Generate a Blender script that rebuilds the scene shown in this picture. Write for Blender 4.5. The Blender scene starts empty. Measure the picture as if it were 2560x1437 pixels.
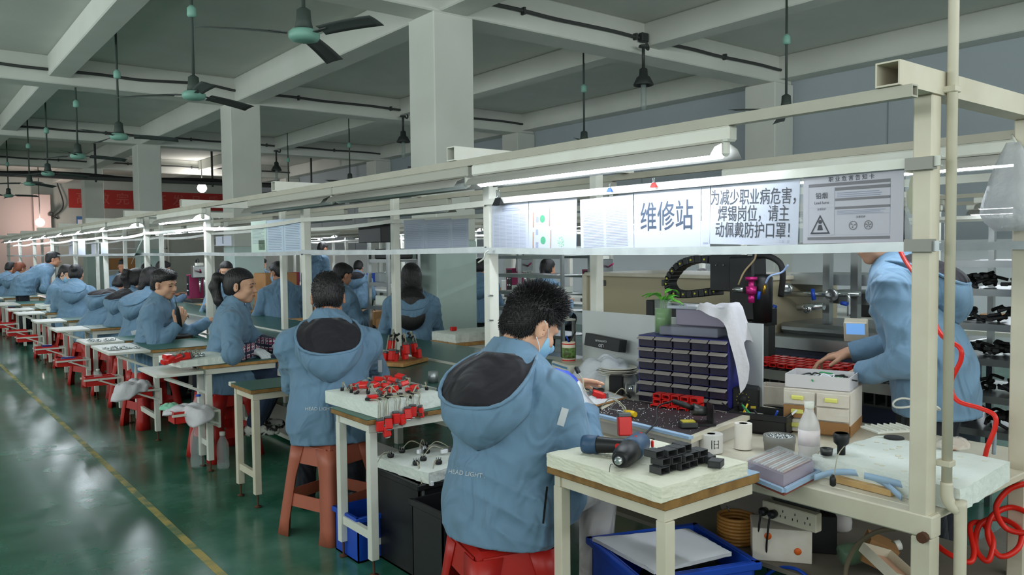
import bpy, bmesh, math, random
import numpy as np
from mathutils import Vector, Matrix, Euler
from mathutils.bvhtree import BVHTree
random.seed(7); np.random.seed(7)
SC = bpy.context.scene
COL = SC.collection
# ---------------- camera ----------------
F = 1990.0; YAW = math.radians(38.1); PITCH = math.radians(2.66); ROLL = math.radians(0.6)
CAM = np.array([0.0, 0.0, 1.35])
_fw0 = np.array([math.sin(YAW), math.cos(YAW), 0.0]); _rt0 = np.array([math.cos(YAW), -math.sin(YAW), 0.0]); _up0 = np.array([0.0, 0.0, 1.0])
_fw = math.cos(PITCH) * _fw0 - math.sin(PITCH) * _up0; _u1 = math.sin(PITCH) * _fw0 + math.cos(PITCH) * _up0
_rt = math.cos(ROLL) * _rt0 - math.sin(ROLL) * _u1; _up = math.sin(ROLL) * _rt0 + math.cos(ROLL) * _u1
cam = bpy.data.cameras.new('camera'); cam.sensor_width = 36.0; cam.lens = F / 2560.0 * 36.0
cam.clip_start = 0.05; cam.clip_end = 200
co = bpy.data.objects.new('camera', cam); COL.objects.link(co)
co.matrix_world = Matrix(((_rt[0], _up[0], -_fw[0], CAM[0]), (_rt[1], _up[1], -_fw[1], CAM[1]), (_rt[2], _up[2], -_fw[2], CAM[2]), (0, 0, 0, 1)))
SC.camera = co
# ---------------- world, exposure, fill lights ----------------
w = bpy.data.worlds.new('world'); SC.world = w; w.use_nodes = True
bg = w.node_tree.nodes['Background']; bg.inputs[0].default_value = (0.88, 0.94, 0.92, 1); bg.inputs[1].default_value = 0.45
vs = SC.view_settings; vs.view_transform = 'Standard'; vs.look = 'None'; vs.exposure = 0.75; vs.gamma = 1.0; vs.use_curve_mapping = False
cy = SC.cycles
cy.max_bounces = 6; cy.diffuse_bounces = 3; cy.glossy_bounces = 3; cy.transmission_bounces = 4; cy.transparent_max_bounces = 6
cy.caustics_reflective = False; cy.caustics_refractive = False; cy.sample_clamp_indirect = 4.0; cy.sample_clamp_direct = 0
cy.use_adaptive_sampling = True; cy.adaptive_threshold = 0.02; cy.use_denoising = True
try: cy.denoiser = 'OPENIMAGEDENOISE'
except Exception: pass
def area_light(name, loc, rot, sx, sy, power, col):
    l = bpy.data.lights.new(name, 'AREA'); l.shape = 'RECTANGLE'; l.size = sx; l.size_y = sy; l.energy = power; l.color = col
    o = bpy.data.objects.new(name, l); COL.objects.link(o); o.location = loc; o.rotation_euler = rot
    return o
# added unseen fill lights, left and behind, tilted up to brighten the ceiling
area_light('unseen_fill_light', (-5.0, 6.0, 2.7), (0, math.radians(-138), 0), 1.6, 16.0, 300, (0.90, 1.0, 0.98))
area_light('unseen_fill_light', (3.0, -4.5, 2.9), (math.radians(138), 0, 0), 12.0, 1.6, 300, (0.92, 1.0, 0.99))
# ---------------- helpers ----------------
def ray(px, py): return _fw + (px - 1280.0) / F * _rt - (py - 718.5) / F * _up
def P(px, py, X=None, Y=None, Z=None):
    d = ray(px, py)
    t = (X - CAM[0]) / d[0] if X is not None else (Y - CAM[1]) / d[1] if Y is not None else (Z - CAM[2]) / d[2]
    return CAM + t * d
def lin(c): return c / 12.92 if c <= 0.04045 else ((c + 0.055) / 1.055) ** 2.4
def hexc(h):
    h = h.lstrip('#'); return tuple(lin(int(h[i:i + 2], 16) / 255.0) for i in (0, 2, 4)) + (1.0,)
MATS = {}
def mat(name, col='#888888', rough=0.6, metal=0.0, noise=None, bump=None, emit=None, alpha=None, trans=0.0, spec=0.5, ior=1.45, sheen=0.0):
    """noise=(scale, other colour, amount, contrast)  bump=(scale, strength)"""
    if name in MATS: return MATS[name]
    m = bpy.data.materials.new(name); m.use_nodes = True; nt = m.node_tree; N = nt.nodes; L = nt.links
    b = N['Principled BSDF']; c = hexc(col)
    b.inputs['Base Color'].default_value = c; b.inputs['Roughness'].default_value = rough; b.inputs['Metallic'].default_value = metal
    b.inputs['Specular IOR Level'].default_value = spec; b.inputs['IOR'].default_value = ior
    m.diffuse_color = c
    if trans: b.inputs['Transmission Weight'].default_value = trans
    if sheen: b.inputs['Sheen Weight'].default_value = sheen
    if alpha is not None: b.inputs['Alpha'].default_value = alpha
    if emit: b.inputs['Emission Color'].default_value = hexc(emit[0]); b.inputs['Emission Strength'].default_value = emit[1]
    if noise or bump: tc = N.new('ShaderNodeTexCoord')
    if noise:
        n = N.new('ShaderNodeTexNoise'); n.inputs['Scale'].default_value = noise[0]; n.inputs['Detail'].default_value = 5
        r = N.new('ShaderNodeValToRGB'); k = noise[3] if len(noise) > 3 else 0.2
        r.color_ramp.elements[0].position = 0.5 - k; r.color_ramp.elements[1].position = 0.5 + k
        mx = N.new('ShaderNodeMixRGB'); mx.inputs[1].default_value = c; mx.inputs[2].default_value = hexc(noise[1])
        mu = N.new('ShaderNodeMath'); mu.operation = 'MULTIPLY'; mu.inputs[1].default_value = noise[2]
        L.new(tc.outputs['Object'], n.inputs['Vector']); L.new(n.outputs['Fac'], r.inputs[0]); L.new(r.outputs[0], mu.inputs[0]); L.new(mu.outputs[0], mx.inputs[0]); L.new(mx.outputs[0], b.inputs['Base Color'])
    if bump:
        n2 = N.new('ShaderNodeTexNoise'); n2.inputs['Scale'].default_value = bump[0]; n2.inputs['Detail'].default_value = 4
        if len(bump) > 2: n2.inputs['Distortion'].default_value = bump[2]
        bp = N.new('ShaderNodeBump'); bp.inputs['Strength'].default_value = bump[1]; bp.inputs['Distance'].default_value = 0.02
        L.new(tc.outputs['Object'], n2.inputs['Vector']); L.new(n2.outputs['Fac'], bp.inputs['Height']); L.new(bp.outputs[0], b.inputs['Normal'])
    MATS[name] = m; return m
def V(*a): return np.array(a, float)
class MB:
    """mesh buffer: collects shapes, then becomes one object"""
    def __init__(s): s.v = []; s.f = []; s.sm = []; s.mi = []; s.m = 0
    def add(s, vs, fs, smooth=False):
        o = len(s.v); s.v.extend([tuple(map(float, p)) for p in vs])
        for f in fs: s.f.append(tuple(i + o for i in f)); s.sm.append(smooth); s.mi.append(s.m)
        return s
    def box(s, c, d, rz=0.0, bev=0.0, R=None):
        c = np.array(c, float); h = np.array(d, float) / 2
        if R is None:
            cz, sz = math.cos(rz), math.sin(rz); R = np.array([[cz, -sz, 0], [sz, cz, 0], [0, 0, 1]])
        R = np.array(R)
        if bev <= 0:
            vs = [R @ (h * V(x, y, z)) + c for x in (-1, 1) for y in (-1, 1) for z in (-1, 1)]
            return s.add(vs, [(0, 1, 3, 2), (4, 6, 7, 5), (0, 4, 5, 1), (2, 3, 7, 6), (0, 2, 6, 4), (1, 5, 7, 3)])
        b = min(bev, *(h * 0.98)); vs = []; idx = {}
        for x in (-1, 1):
            for y in (-1, 1):
                for z in (-1, 1):
                    for a in range(3):
                        p = h * V(x, y, z); q = p - b * V(x, y, z); q[a] = p[a]
                        idx[(x, y, z, a)] = len(vs); vs.append(R @ q + c)
        fs = []
        for a in range(3):
            u, w_ = (a + 1) % 3, (a + 2) % 3
            for sg in (-1, 1):
                q = []
                for (i, j) in ((-1, -1), (1, -1), (1, 1), (-1, 1)):
                    k = [0, 0, 0]; k[a] = sg; k[u] = i; k[w_] = j; q.append(idx[(*k, a)])
                fs.append(tuple(q if sg > 0 else q[::-1]))
            for i in (-1, 1):
                for j in (-1, 1):
                    k0 = [0, 0, 0]; k1 = [0, 0, 0]; k0[u] = k1[u] = i; k0[w_] = k1[w_] = j; k0[a] = -1; k1[a] = 1
                    q = [idx[(*k0, u)], idx[(*k1, u)], idx[(*k1, w_)], idx[(*k0, w_)]]
                    fs.append(tuple(q if i * j > 0 else q[::-1]))
        for x in (-1, 1):
            for y in (-1, 1):
                for z in (-1, 1):
                    q = [idx[(x, y, z, 0)], idx[(x, y, z, 1)], idx[(x, y, z, 2)]]
                    fs.append(tuple(q if x * y * z > 0 else q[::-1]))
        return s.add(vs, fs)
    def bx(s, x0, x1, y0, y1, z0, z1, bev=0.0):
        return s.box(((x0 + x1) / 2, (y0 + y1) / 2, (z0 + z1) / 2), (abs(x1 - x0), abs(y1 - y0), abs(z1 - z0)), bev=bev)
    def bar(s, a, b, w, h, bev=0.0):
        """rectangular bar from a to b, w across (level), h tall"""
        a = np.array(a, float); b = np.array(b, float); d = b - a; L = np.linalg.norm(d); d /= L
        u = np.cross((0, 0, 1), d); n = np.linalg.norm(u); u = V(1, 0, 0) if n < 1e-6 else u / n
        R = np.array([d, u, np.cross(d, u)]).T
        return s.box((a + b) / 2, (L, w, h), bev=bev, R=R)
    def tube(s, pts, r, n=8, cap=True):
        pts = [np.array(p, float) for p in pts]; rs = r if hasattr(r, '__len__') else [r] * len(pts)
        vs = []; prev = None
        for i, p in enumerate(pts):
            t = pts[min(i + 1, len(pts) - 1)] - pts[max(i - 1, 0)]; t /= (np.linalg.norm(t) + 1e-12)
            if prev is None:
                u = np.cross(t, (0, 0, 1)); u = np.cross(t, (1, 0, 0)) if np.linalg.norm(u) < 1e-3 else u
            else: u = prev - t * (prev @ t)
            u = u / (np.linalg.norm(u) + 1e-12); prev = u; v2 = np.cross(t, u)
            for k in range(n):
                a = 2 * math.pi * k / n; vs.append(p + rs[i] * (math.cos(a) * u + math.sin(a) * v2))
        fs = []
        for i in range(len(pts) - 1):
            for k in range(n): fs.append((i * n + k, i * n + (k + 1) % n, (i + 1) * n + (k + 1) % n, (i + 1) * n + k))
        s.add(vs, fs, True)
        if cap:
            o = len(s.v) - len(vs)
            s.f.append(tuple(o + k for k in range(n))[::-1]); s.sm.append(False); s.mi.append(s.m)
            s.f.append(tuple(o + (len(pts) - 1) * n + k for k in range(n))); s.sm.append(False); s.mi.append(s.m)
        return s
    def lathe(s, prof, c, n=20, axis='z', R=None, smooth=True):
        """prof: list of (radius, height)"""
        c = np.array(c, float)
        if R is None:
            R = np.eye(3) if axis == 'z' else np.array([[0, 0, 1], [1, 0, 0], [0, 1, 0]], float) if axis == 'x' else np.array([[1, 0, 0], [0, 0, 1], [0, -1, 0]], float)
        vs = []; fs = []
        for (r, z) in prof:
            for k in range(n):
                a = 2 * math.pi * k / n; vs.append(R @ V(r * math.cos(a), r * math.sin(a), z) + c)
        for i in range(len(prof) - 1):
            for k in range(n): fs.append((i * n + k, i * n + (k + 1) % n, (i + 1) * n + (k + 1) % n, (i + 1) * n + k))
        s.add(vs, fs, smooth); o = len(s.v) - len(vs)
        if prof[0][0] > 1e-5: s.f.append(tuple(o + k for k in range(n))[::-1]); s.sm.append(False); s.mi.append(s.m)
        if prof[-1][0] > 1e-5: s.f.append(tuple(o + (len(prof) - 1) * n + k for k in range(n))); s.sm.append(False); s.mi.append(s.m)
        return s
    def prism(s, poly, z0, z1):
        n = len(poly); vs = [(x, y, z0) for x, y in poly] + [(x, y, z1) for x, y in poly]
        return s.add(vs, [tuple(range(n))[::-1], tuple(range(n, 2 * n))] + [(i, (i + 1) % n, n + (i + 1) % n, n + i) for i in range(n)])
    def ball(s, c, r, n=12, m=8):
        r = np.array([r] * 3 if not hasattr(r, '__len__') else r, float); c = np.array(c, float)
        vs = [c + r * V(0, 0, -1)]; fs = []
        for j in range(1, m):
            t = -math.pi / 2 + math.pi * j / m
            for k in range(n): a = 2 * math.pi * k / n; vs.append(c + r * V(math.cos(t) * math.cos(a), math.cos(t) * math.sin(a), math.sin(t)))
        vs.append(c + r * V(0, 0, 1)); top = len(vs) - 1
        for k in range(n):
            fs.append((0, 1 + (k + 1) % n, 1 + k)); fs.append((top, top - n + k, top - n + (k + 1) % n))
        for j in range(m - 2):
            for k in range(n): fs.append((1 + j * n + k, 1 + j * n + (k + 1) % n, 1 + (j + 1) * n + (k + 1) % n, 1 + (j + 1) * n + k))
        return s.add(vs, fs, True)
    def sheet(s, grid, th=0.0, smooth=True):
        """grid[i][j] of points -> surface, th = thickness"""
        g = np.array(grid, float); a, b = g.shape[:2]
        q = lambda i, j: i * b + j
        fs = [(q(i, j), q(i + 1, j), q(i + 1, j + 1), q(i, j + 1)) for i in range(a - 1) for j in range(b - 1)]
        if th <= 0: return s.add(g.reshape(-1, 3), fs, smooth)
        du = np.gradient(g, axis=0); dv = np.gradient(g, axis=1); n = np.cross(du, dv); n /= (np.linalg.norm(n, axis=2, keepdims=True) + 1e-12)
        h = g - n * th; N = a * b
        vs = np.concatenate([g.reshape(-1, 3), h.reshape(-1, 3)])
        fs2 = [tuple(N + i for i in f[::-1]) for f in fs]
        rim = [q(i, 0) for i in range(a)] + [q(a - 1, j) for j in range(1, b)] + [q(i, b - 1) for i in range(a - 2, -1, -1)] + [q(0, j) for j in range(b - 2, 0, -1)]
        fs3 = [(rim[(i + 1) % len(rim)], rim[i], N + rim[i], N + rim[(i + 1) % len(rim)]) for i in range(len(rim))]
        return s.add(vs, fs + fs2 + fs3, smooth)
    def xf(s, M, start=0):
        M = np.array(M)
        for i in range(start, len(s.v)):
            p = M[:3, :3] @ np.array(s.v[i]) + M[:3, 3]; s.v[i] = tuple(p)
        return s
    def mesh(s, name, mats):
        me = bpy.data.meshes.new(name); me.from_pydata(s.v, [], s.f); me.polygons.foreach_set('use_smooth', s.sm)
        for m in (mats if isinstance(mats, (list, tuple)) else [mats]): me.materials.append(m)
        if any(s.mi): me.polygons.foreach_set('material_index', s.mi)
        me.update(); return me
    def build(s, name, mats, parent=None, world=False):
        """world=True: the shapes were given in world coordinates; they are moved into the parent's frame"""
        me = s.mesh(name, mats); o = bpy.data.objects.new(name, me); COL.objects.link(o)
        if parent is not None:
            o.parent = parent
            if world: me.transform(wm(parent).inverted())
        return o
def wm(o):
    m = o.matrix_basis.copy()
    return wm(o.parent) @ m if o.parent else m
def tag(o, label, cat, group=None, kind=None):
    o['label'] = label; o['category'] = cat
    if group: o['group'] = group
    if kind: o['kind'] = kind
    return o
def thing(name, label, cat, loc=(0, 0, 0), rz=0.0, group=None):
    o = bpy.data.objects.new(name, None); COL.objects.link(o); o.empty_display_size = 0.05
    o.location = [float(x) for x in loc]; o.rotation_euler = (0, 0, rz)
    return tag(o, label, cat, group)
def single(name, mb, m, label, cat, base=None, group=None):
    """a thing that is one mesh; its origin is put at its base"""
    a = np.array(mb.v); 
    if base is None: base = V((a[:, 0].min() + a[:, 0].max()) / 2, (a[:, 1].min() + a[:, 1].max()) / 2, a[:, 2].min())
    mb.v = [tuple(np.array(p) - base) for p in mb.v]
    o = mb.build(name, m); o.location = [float(x) for x in base]
    return tag(o, label, cat, group)
def struct(name, mb, m):
    o = mb.build(name, m); o['kind'] = 'structure'; return o
def kids(o): return [c for c in COL.objects if c.parent == o]
def dup(o, loc=None, rz=None, label=None, group=None, parent=None):
    c = o.copy(); COL.objects.link(c)
    if parent is not None: c.parent = parent
    for ch in list(o.children): dup(ch, parent=c)
    if loc is not None: c.location = [float(x) for x in loc]
    if rz is not None: c.rotation_euler = (0, 0, rz)
    if label: c['label'] = label
    if group: c['group'] = group
    return c
def text_mesh(txt, size, bold=0.0):
    cu = bpy.data.curves.new('t', 'FONT'); cu.body = txt; cu.size = size; cu.align_x = 'CENTER'; cu.align_y = 'CENTER'; cu.resolution_u = 3; cu.offset = bold
    o = bpy.data.objects.new('t', cu); COL.objects.link(o)
    dg = bpy.context.evaluated_depsgraph_get(); me = bpy.data.meshes.new_from_object(o.evaluated_get(dg))
    v = [tuple(p.co) for p in me.vertices]; f = [tuple(p.vertices) for p in me.polygons]
    bpy.data.objects.remove(o); bpy.data.curves.remove(cu); bpy.data.meshes.remove(me)
    return v, f
def add_text(mb, txt, size, org, right, up, bold=0.0, lift=0.0006, sx=1.0):
    v, f = text_mesh(txt, size, bold); r = np.array(right, float) * sx; u = np.array(up, float); n = np.cross(r, u) / sx; org = np.array(org, float)
    mb.add([org + r * p[0] + u * p[1] + n * lift for p in v], f); return mb
def curve_pts(pts, n=8):
    """smooth (Catmull-Rom) line through points"""
    p = [np.array(q, float) for q in pts]; p = [2 * p[0] - p[1]] + p + [2 * p[-1] - p[-2]]; out = []
    for i in range(1, len(p) - 2):
        for k in range(n):
            t = k / n; out.append(0.5 * ((2 * p[i]) + (-p[i - 1] + p[i + 1]) * t + (2 * p[i - 1] - 5 * p[i] + 4 * p[i + 1] - p[i + 2]) * t * t + (-p[i - 1] + 3 * p[i] - 3 * p[i + 1] + p[i + 2]) * t ** 3))
    out.append(p[-2]); return out
# ---------------- materials ----------------
M_wall = mat('painted_plaster', '#b9c0ba', 0.85, noise=(1.3, '#a3aaa3', 0.5), bump=(30, 0.05))
M_ceil = mat('ceiling_plaster', '#d2d4cd', 0.9, noise=(0.9, '#bcc0b8', 0.6), bump=(14, 0.06))
M_beam = mat('beam_plaster', '#d6d8d1', 0.85, noise=(1.1, '#bfc3ba', 0.6), bump=(20, 0.06))
M_mint = mat('mint_paint', '#c3d6cf', 0.7, noise=(3, '#a9bdb4', 0.5))
M_panel = mat('grey_wall_panel', '#a6afb5', 0.6, noise=(0.8, '#99a3aa', 0.5))
M_pink = mat('warm_white_paint', '#d3c2bd', 0.8)
M_white = mat('white_enamel', '#dfe0d8', 0.35, noise=(9, '#cfcabb', 0.5), bump=(60, 0.02))
M_cream = mat('cream_enamel', '#d9d2bf', 0.4, noise=(7, '#c2b8a2', 0.6))
M_alu = mat('aluminium', '#c4cacc', 0.38, 0.75, noise=(12, '#9fa5a8', 0.5))
M_steel = mat('stainless_steel', '#a9adac', 0.28, 0.9, noise=(8, '#84888a', 0.4))
M_dksteel = mat('dark_steel', '#4d504f', 0.4, 0.7)
M_black = mat('black_plastic', '#17181a', 0.45)
M_rubber = mat('black_rubber', '#1c1b1c', 0.7)
M_pipe = mat('grey_conduit', '#3c3f3e', 0.6)
M_fan = mat('fan_green_enamel', '#7fae9f', 0.5)
M_blade = mat('fan_blade_grey', '#454b49', 0.55)
M_rod = mat('fan_rod_paint', '#39443f', 0.6)
M_cone = mat('lamp_cone_iron', '#2c3230', 0.5)
M_glass = mat('lamp_glass', '#9aa8a4', 0.15, alpha=0.45)
M_tube = mat('lit_tube', '#ffffff', 0.4, emit=('#eaf4ff', 28.0))
M_tubefar = mat('lit_tube_distant', '#ffffff', 0.4, emit=('#eef6ff', 14.0))
M_tubeoff = mat('unlit_tube', '#d5dad9', 0.25)
M_refl = mat('lamp_reflector', '#b2b1ab', 0.4)
M_bulb = mat('lit_bulb', '#ffffff', 0.4, emit=('#fff6f2', 60.0))
M_bulbw = mat('lit_warm_bulb', '#ffffff', 0.4, emit=('#ffe6de', 50.0))
M_green = mat('green_table_mat', '#2f5d52', 0.42, noise=(5, '#3a6a5e', 0.6))
M_ply = mat('plywood_edge', '#9a7440', 0.6, noise=(25, '#6f4f28', 0.8))
M_ply2 = mat('plywood_edge_light', '#c1945a', 0.6, noise=(25, '#95683a', 0.8))
M_belt = mat('conveyor_belt', '#2b574d', 0.3, noise=(3, '#356358', 0.7))
M_red = mat('red_plastic', '#c01c17', 0.38)
M_stool = mat('red_stool_plastic', '#b0231d', 0.4)
M_stoolp = mat('terracotta_stool_plastic', '#b0604a', 0.45, noise=(6, '#99553f', 0.5))
M_foam = mat('white_foam', '#e6ece6', 0.8, noise=(9, '#d5dcd3', 0.5), bump=(55, 0.25))
M_foamy = mat('yellowed_foam', '#e9e8d6', 0.8, noise=(8, '#dcd9c2', 0.6), bump=(45, 0.3))
M_paper = mat('white_paper', '#eceef4', 0.6)
M_ink = mat('black_ink', '#23252b', 0.6)
M_inkgrey = mat('grey_ink', '#6f7078', 0.6)
M_yellow = mat('yellow_paint', '#b7a562', 0.5, noise=(9, '#5c7a5e', 0.9, 0.10))
M_blue = mat('blue_crate_plastic', '#1747b4', 0.4, noise=(6, '#1b45a5', 0.5))
M_navy = mat('navy_plastic', '#2a2b78', 0.4)
M_card = mat('cardboard', '#a57a4e', 0.8, noise=(5, '#93683e', 0.6))
M_cloth = mat('white_cotton', '#d5d2d8', 0.85, bump=(40, 0.2))
M_edge = mat('blue_edge_strip', '#9db9d6', 0.5)
M_rust = mat('rusty_iron', '#5a3a2a', 0.8, 0.3)
# floor: worn glossy green epoxy
def floor_mat():
    m = bpy.data.materials.new('green_epoxy_floor'); m.use_nodes = True; nt = m.node_tree; N = nt.nodes; L = nt.links; b = N['Principled BSDF']
    tc = N.new('ShaderNodeTexCoord')
    n1 = N.new('ShaderNodeTexNoise'); n1.inputs['Scale'].default_value = 0.9; n1.inputs['Detail'].default_value = 7; n1.inputs['Roughness'].default_value = 0.62
    n2 = N.new('ShaderNodeTexNoise'); n2.inputs['Scale'].default_value = 4.5; n2.inputs['Detail'].default_value = 6
    r1 = N.new('ShaderNodeValToRGB'); e = r1.color_ramp.elements
    e[0].position = 0.34; e[0].color = hexc('#1c5240'); e[1].position = 0.68; e[1].color = hexc('#5f9482')
    k = e.new(0.5); k.color = hexc('#2f7059')
    mx = N.new('ShaderNodeMixRGB'); mx.blend_type = 'MULTIPLY'; mx.inputs[0].default_value = 0.45
    r2 = N.new('ShaderNodeValToRGB'); r2.color_ramp.elements[0].position = 0.3; r2.color_ramp.elements[0].color = (0.6, 0.6, 0.6, 1); r2.color_ramp.elements[1].position = 0.65
    L.new(tc.outputs['Object'], n1.inputs[0]); L.new(tc.outputs['Object'], n2.inputs[0]); L.new(n1.outputs['Fac'], r1.inputs[0]); L.new(n2.outputs['Fac'], r2.inputs[0])
    L.new(r1.outputs[0], mx.inputs[1]); L.new(r2.outputs[0], mx.inputs[2]); L.new(mx.outputs[0], b.inputs['Base Color'])
    rr = N.new('ShaderNodeMapRange'); rr.inputs['To Min'].default_value = 0.12; rr.inputs['To Max'].default_value = 0.30
    L.new(n2.outputs['Fac'], rr.inputs['Value']); L.new(rr.outputs[0], b.inputs['Roughness'])
    bp = N.new('ShaderNodeBump'); bp.inputs['Strength'].default_value = 0.05; bp.inputs['Distance'].default_value = 0.02
    L.new(n2.outputs['Fac'], bp.inputs['Height']); L.new(bp.outputs[0], b.inputs['Normal'])
    b.inputs['Specular IOR Level'].default_value = 0.6
    return m
# ---------------- the setting ----------------
XW = 9.85; YF = 28.3; ZC = 3.93; ZB = 3.57; ZS = 3.66
struct('floor', MB().bx(-4, 13, -4, YF + 0.2, -0.1, 0.0), floor_mat())
struct('ceiling', MB().bx(-4, 13, -3, YF + 0.2, ZC, ZC + 0.15), M_ceil)
m = MB().bx(XW, XW + 0.2, -4, YF, 0, ZC); struct('wall_right', m, M_panel)
for k in range(14):
    y = -1.2 + k * 2.05; struct('trim_%d' % (k + 3), MB().bx(XW - 0.006, XW - 0.001, y, y + 0.012, 0, 3.3), mat('panel_seam', '#7d8890', 0.6))
struct('wall_far', MB().bx(-4, XW, YF, YF + 0.2, 0, ZC), M_wall)
m = MB().bx(1.50, 1.62, 1, 2, 0, 1); m = MB(); m.bx(0.9, 3.95, YF - 0.06, YF - 0.01, 0, 3.15); struct('door_1', m, M_pink)
m = MB(); m.bx(3.55, 4.0, YF - 0.35, YF - 0.07, 0, 3.2); struct('pillar', m, M_pink)
m = MB()
for i in range(52):   # worn dashes of the aisle line
    y0 = -1 + i * 0.5; m.bx(1.042, 1.078, y0, y0 + 0.5, 0.0003, 0.0016)
struct('trim_1', m, M_yellow)
YB = [6.3 + 5.53 * k for k in range(-1, 4)]
for y in YB:          # beams across, one for each row of pillars
    struct('ceiling_beam', MB().bx(-4, XW, y, y + 0.36, ZB, ZC, 0.012), M_beam)
for x, z, w_ in ((-2.0, ZB + 0.02, 0.3), (1.72, ZS, 0.26), (4.12, ZB + 0.01, 0.32), (6.9, ZS, 0.26), (9.55, ZB + 0.05, 0.3)):
    struct('ceiling_beam', MB().bx(x, x + w_, -3, YF, z, ZC, 0.012), M_beam)
for y in YB[1:]:
    m = MB(); m.bx(4.05, 4.50, y, y + 0.45, 1.45, ZB + 0.005, 0.01); struct('pillar', m, M_beam)
    m = MB(); m.bx(4.045, 4.505, y - 0.005, y + 0.455, 0, 1.45, 0.01); struct('pillar', m, M_mint)
    m = MB(); m.bx(9.42, XW - 0.002, y - 0.03, y + 0.45, 0, ZB + 0.003, 0.01); struct('pillar', m, M_beam)
# red banner on the far wall with pale lettering
m = MB(); m.bx(4.55, 9.45, YF - 0.02, YF - 0.004, 2.84, 3.43); ban = thing('banner', 'long red cloth banner with faint pale characters on the far wall', 'banner', (7.0, YF - 0.02, 2.84))
m.build('cloth', mat('banner_red', '#a8322e', 0.8), ban, True)
m = MB()
for i, ch in enumerate('高效完善开发品质'): add_text(m, ch, 0.40, (4.95 + i * 0.58, YF - 0.021, 3.13), (1, 0, 0), (0, 0, 1), 0.004)
m.build('lettering', mat('banner_letter', '#b2564f', 0.8), ban, True)
for x, z, w_, h, lab in ((4.75, 1.95, 0.62, 0.62, 'framed white notice with blue top bar on the far wall left of the pillars'), (6.55, 2.28, 0.35, 0.55, 'blue edged notice sheet partly behind a pillar on the far wall')):
    t = thing('notice_board', lab, 'notice', (x + w_ / 2, YF - 0.02, z))
    MB().bx(x, x + w_, YF - 0.02, YF - 0.004, z, z + h).build('frame', mat('notice_blue', '#3f6fa8', 0.5), t, True)
    MB().bx(x + 0.03, x + w_ - 0.03, YF - 0.026, YF - 0.021, z + 0.03, z + h - 0.1).build('sheet', M_paper, t, True)
# ---------------- conduit pipes and lamps on the beams ----------------
for i, y in enumerate(YB[1:]):
    t = thing('conduit_pipe', ['dark conduit pipe along the nearest ceiling beam crossing the whole room', 'dark conduit pipe on the second ceiling beam, behind the nearest pillar', 'dark conduit pipe on the third ceiling beam from the camera', 'dark conduit pipe on the farthest ceiling beam above the banner'][i], 'pipe', (3, y - 0.03, ZB + 0.17))
    zz = ZB + 0.17; pts = [(-3.5 + k * 0.45, y - 0.03, zz + (0.045 * math.exp(-((-3.5 + k * 0.45 - 3.55) / 0.35) ** 2) if i < 2 else 0) + 0.006 * math.sin(k * 2.1)) for k in range(31)]
    pts = [p for p in pts if p[0] < XW - 0.2] + [(XW - 0.02, y - 0.03, zz)]
    MB().tube(curve_pts(pts, 4), 0.019, 8).build('pipe', M_pipe, t, True)
    for k in range(8):
        x = -3 + k * 1.62; MB().bx(x - 0.012, x + 0.012, y - 0.055, y - 0.002, zz - 0.035, zz + 0.035).build('clip', M_pipe, t, True)
def pipe_lamp(x, y, lab, bulb=M_glass):
    zz = ZB + 0.17; t = thing('hanging_lamp', lab, 'lamp', (x, y - 0.08, zz), 0, 'iron lamps hanging from the conduit pipes')
    MB().box((0.03, 0.03, 0), (0.11, 0.07, 0.10), bev=0.01).build('junction_box', M_cone, t)
    MB().tube(curve_pts([(0.03, 0.01, -0.04), (0.05, -0.02, -0.10), (0.02, -0.05, -0.15), (-0.03, -0.05, -0.13)], 6), 0.013, 8).build('bent_arm', M_cone, t)
    MB().lathe([(0.05, -0.115), (0.055, -0.135), (0.018, -0.145), (0.018, -0.36), (0.045, -0.38), (0.05, -0.45), (0.075, -0.47), (0.115, -0.55), (0.11, -0.56), (0.04, -0.5)], (-0.06, -0.05, 0), 18).build('lamp_shade', M_cone, t)
    MB().lathe([(0.001, -0.52), (0.03, -0.53), (0.032, -0.80), (0.02, -0.83), (0.001, -0.835)], (-0.06, -0.05, 0), 14).build('bulb', bulb, t)
    return t
pipe_lamp(6.80, 6.3, 'unlit iron lamp with glass tube on the nearest pipe, right of the big pillar')
pipe_lamp(0.80, 6.3 + 5.53, 'unlit iron lamp on the second pipe at the upper left of the photo')
pipe_lamp(6.95, 6.3 + 5.53, 'unlit iron lamp on the second pipe just left of the big pillar')
pipe_lamp(6.95, 6.3 + 11.06, 'unlit iron lamp on the third pipe between two white pillars')
def bulb_lamp(p, drop, r, m_, lab):
    t = thing('pendant_bulb', lab, 'lamp', p)
    MB().tube([(0, 0, drop), (0, 0, r)], 0.012, 6).build('cord', M_pipe, t); MB().ball((0, 0, 0), r, 14, 10).build('bulb', m_, t)
bulb_lamp(P(505, 470, Y=22.6), 0.8, 0.125, M_bulb, 'round lit bulb hanging before the red banner')
bulb_lamp(P(100, 556, Y=27.0), 1.62, 0.12, M_bulbw, 'round lit bulb hanging by the pinkish wall at far left')
t = thing('security_camera', 'small dark camera on a bracket with drooping cable by the far left corner', 'camera', P(125, 535, Y=YF - 0.4))
MB().box((0, -0.1, 0), (0.12, 0.3, 0.12), bev=0.03).build('housing', M_dksteel, t); MB().bar((0, 0, -0.02), (0.25, 0.3, -0.12), 0.04, 0.04).build('bracket', M_dksteel, t)
MB().tube(curve_pts([(0.1, 0.1, -0.1), (0.4, 0.2, 0.3), (0.25, 0.3, 1.1), (0.3, 0.3, 1.8)], 8), 0.02, 6).build('cable', M_pipe, t)
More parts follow.
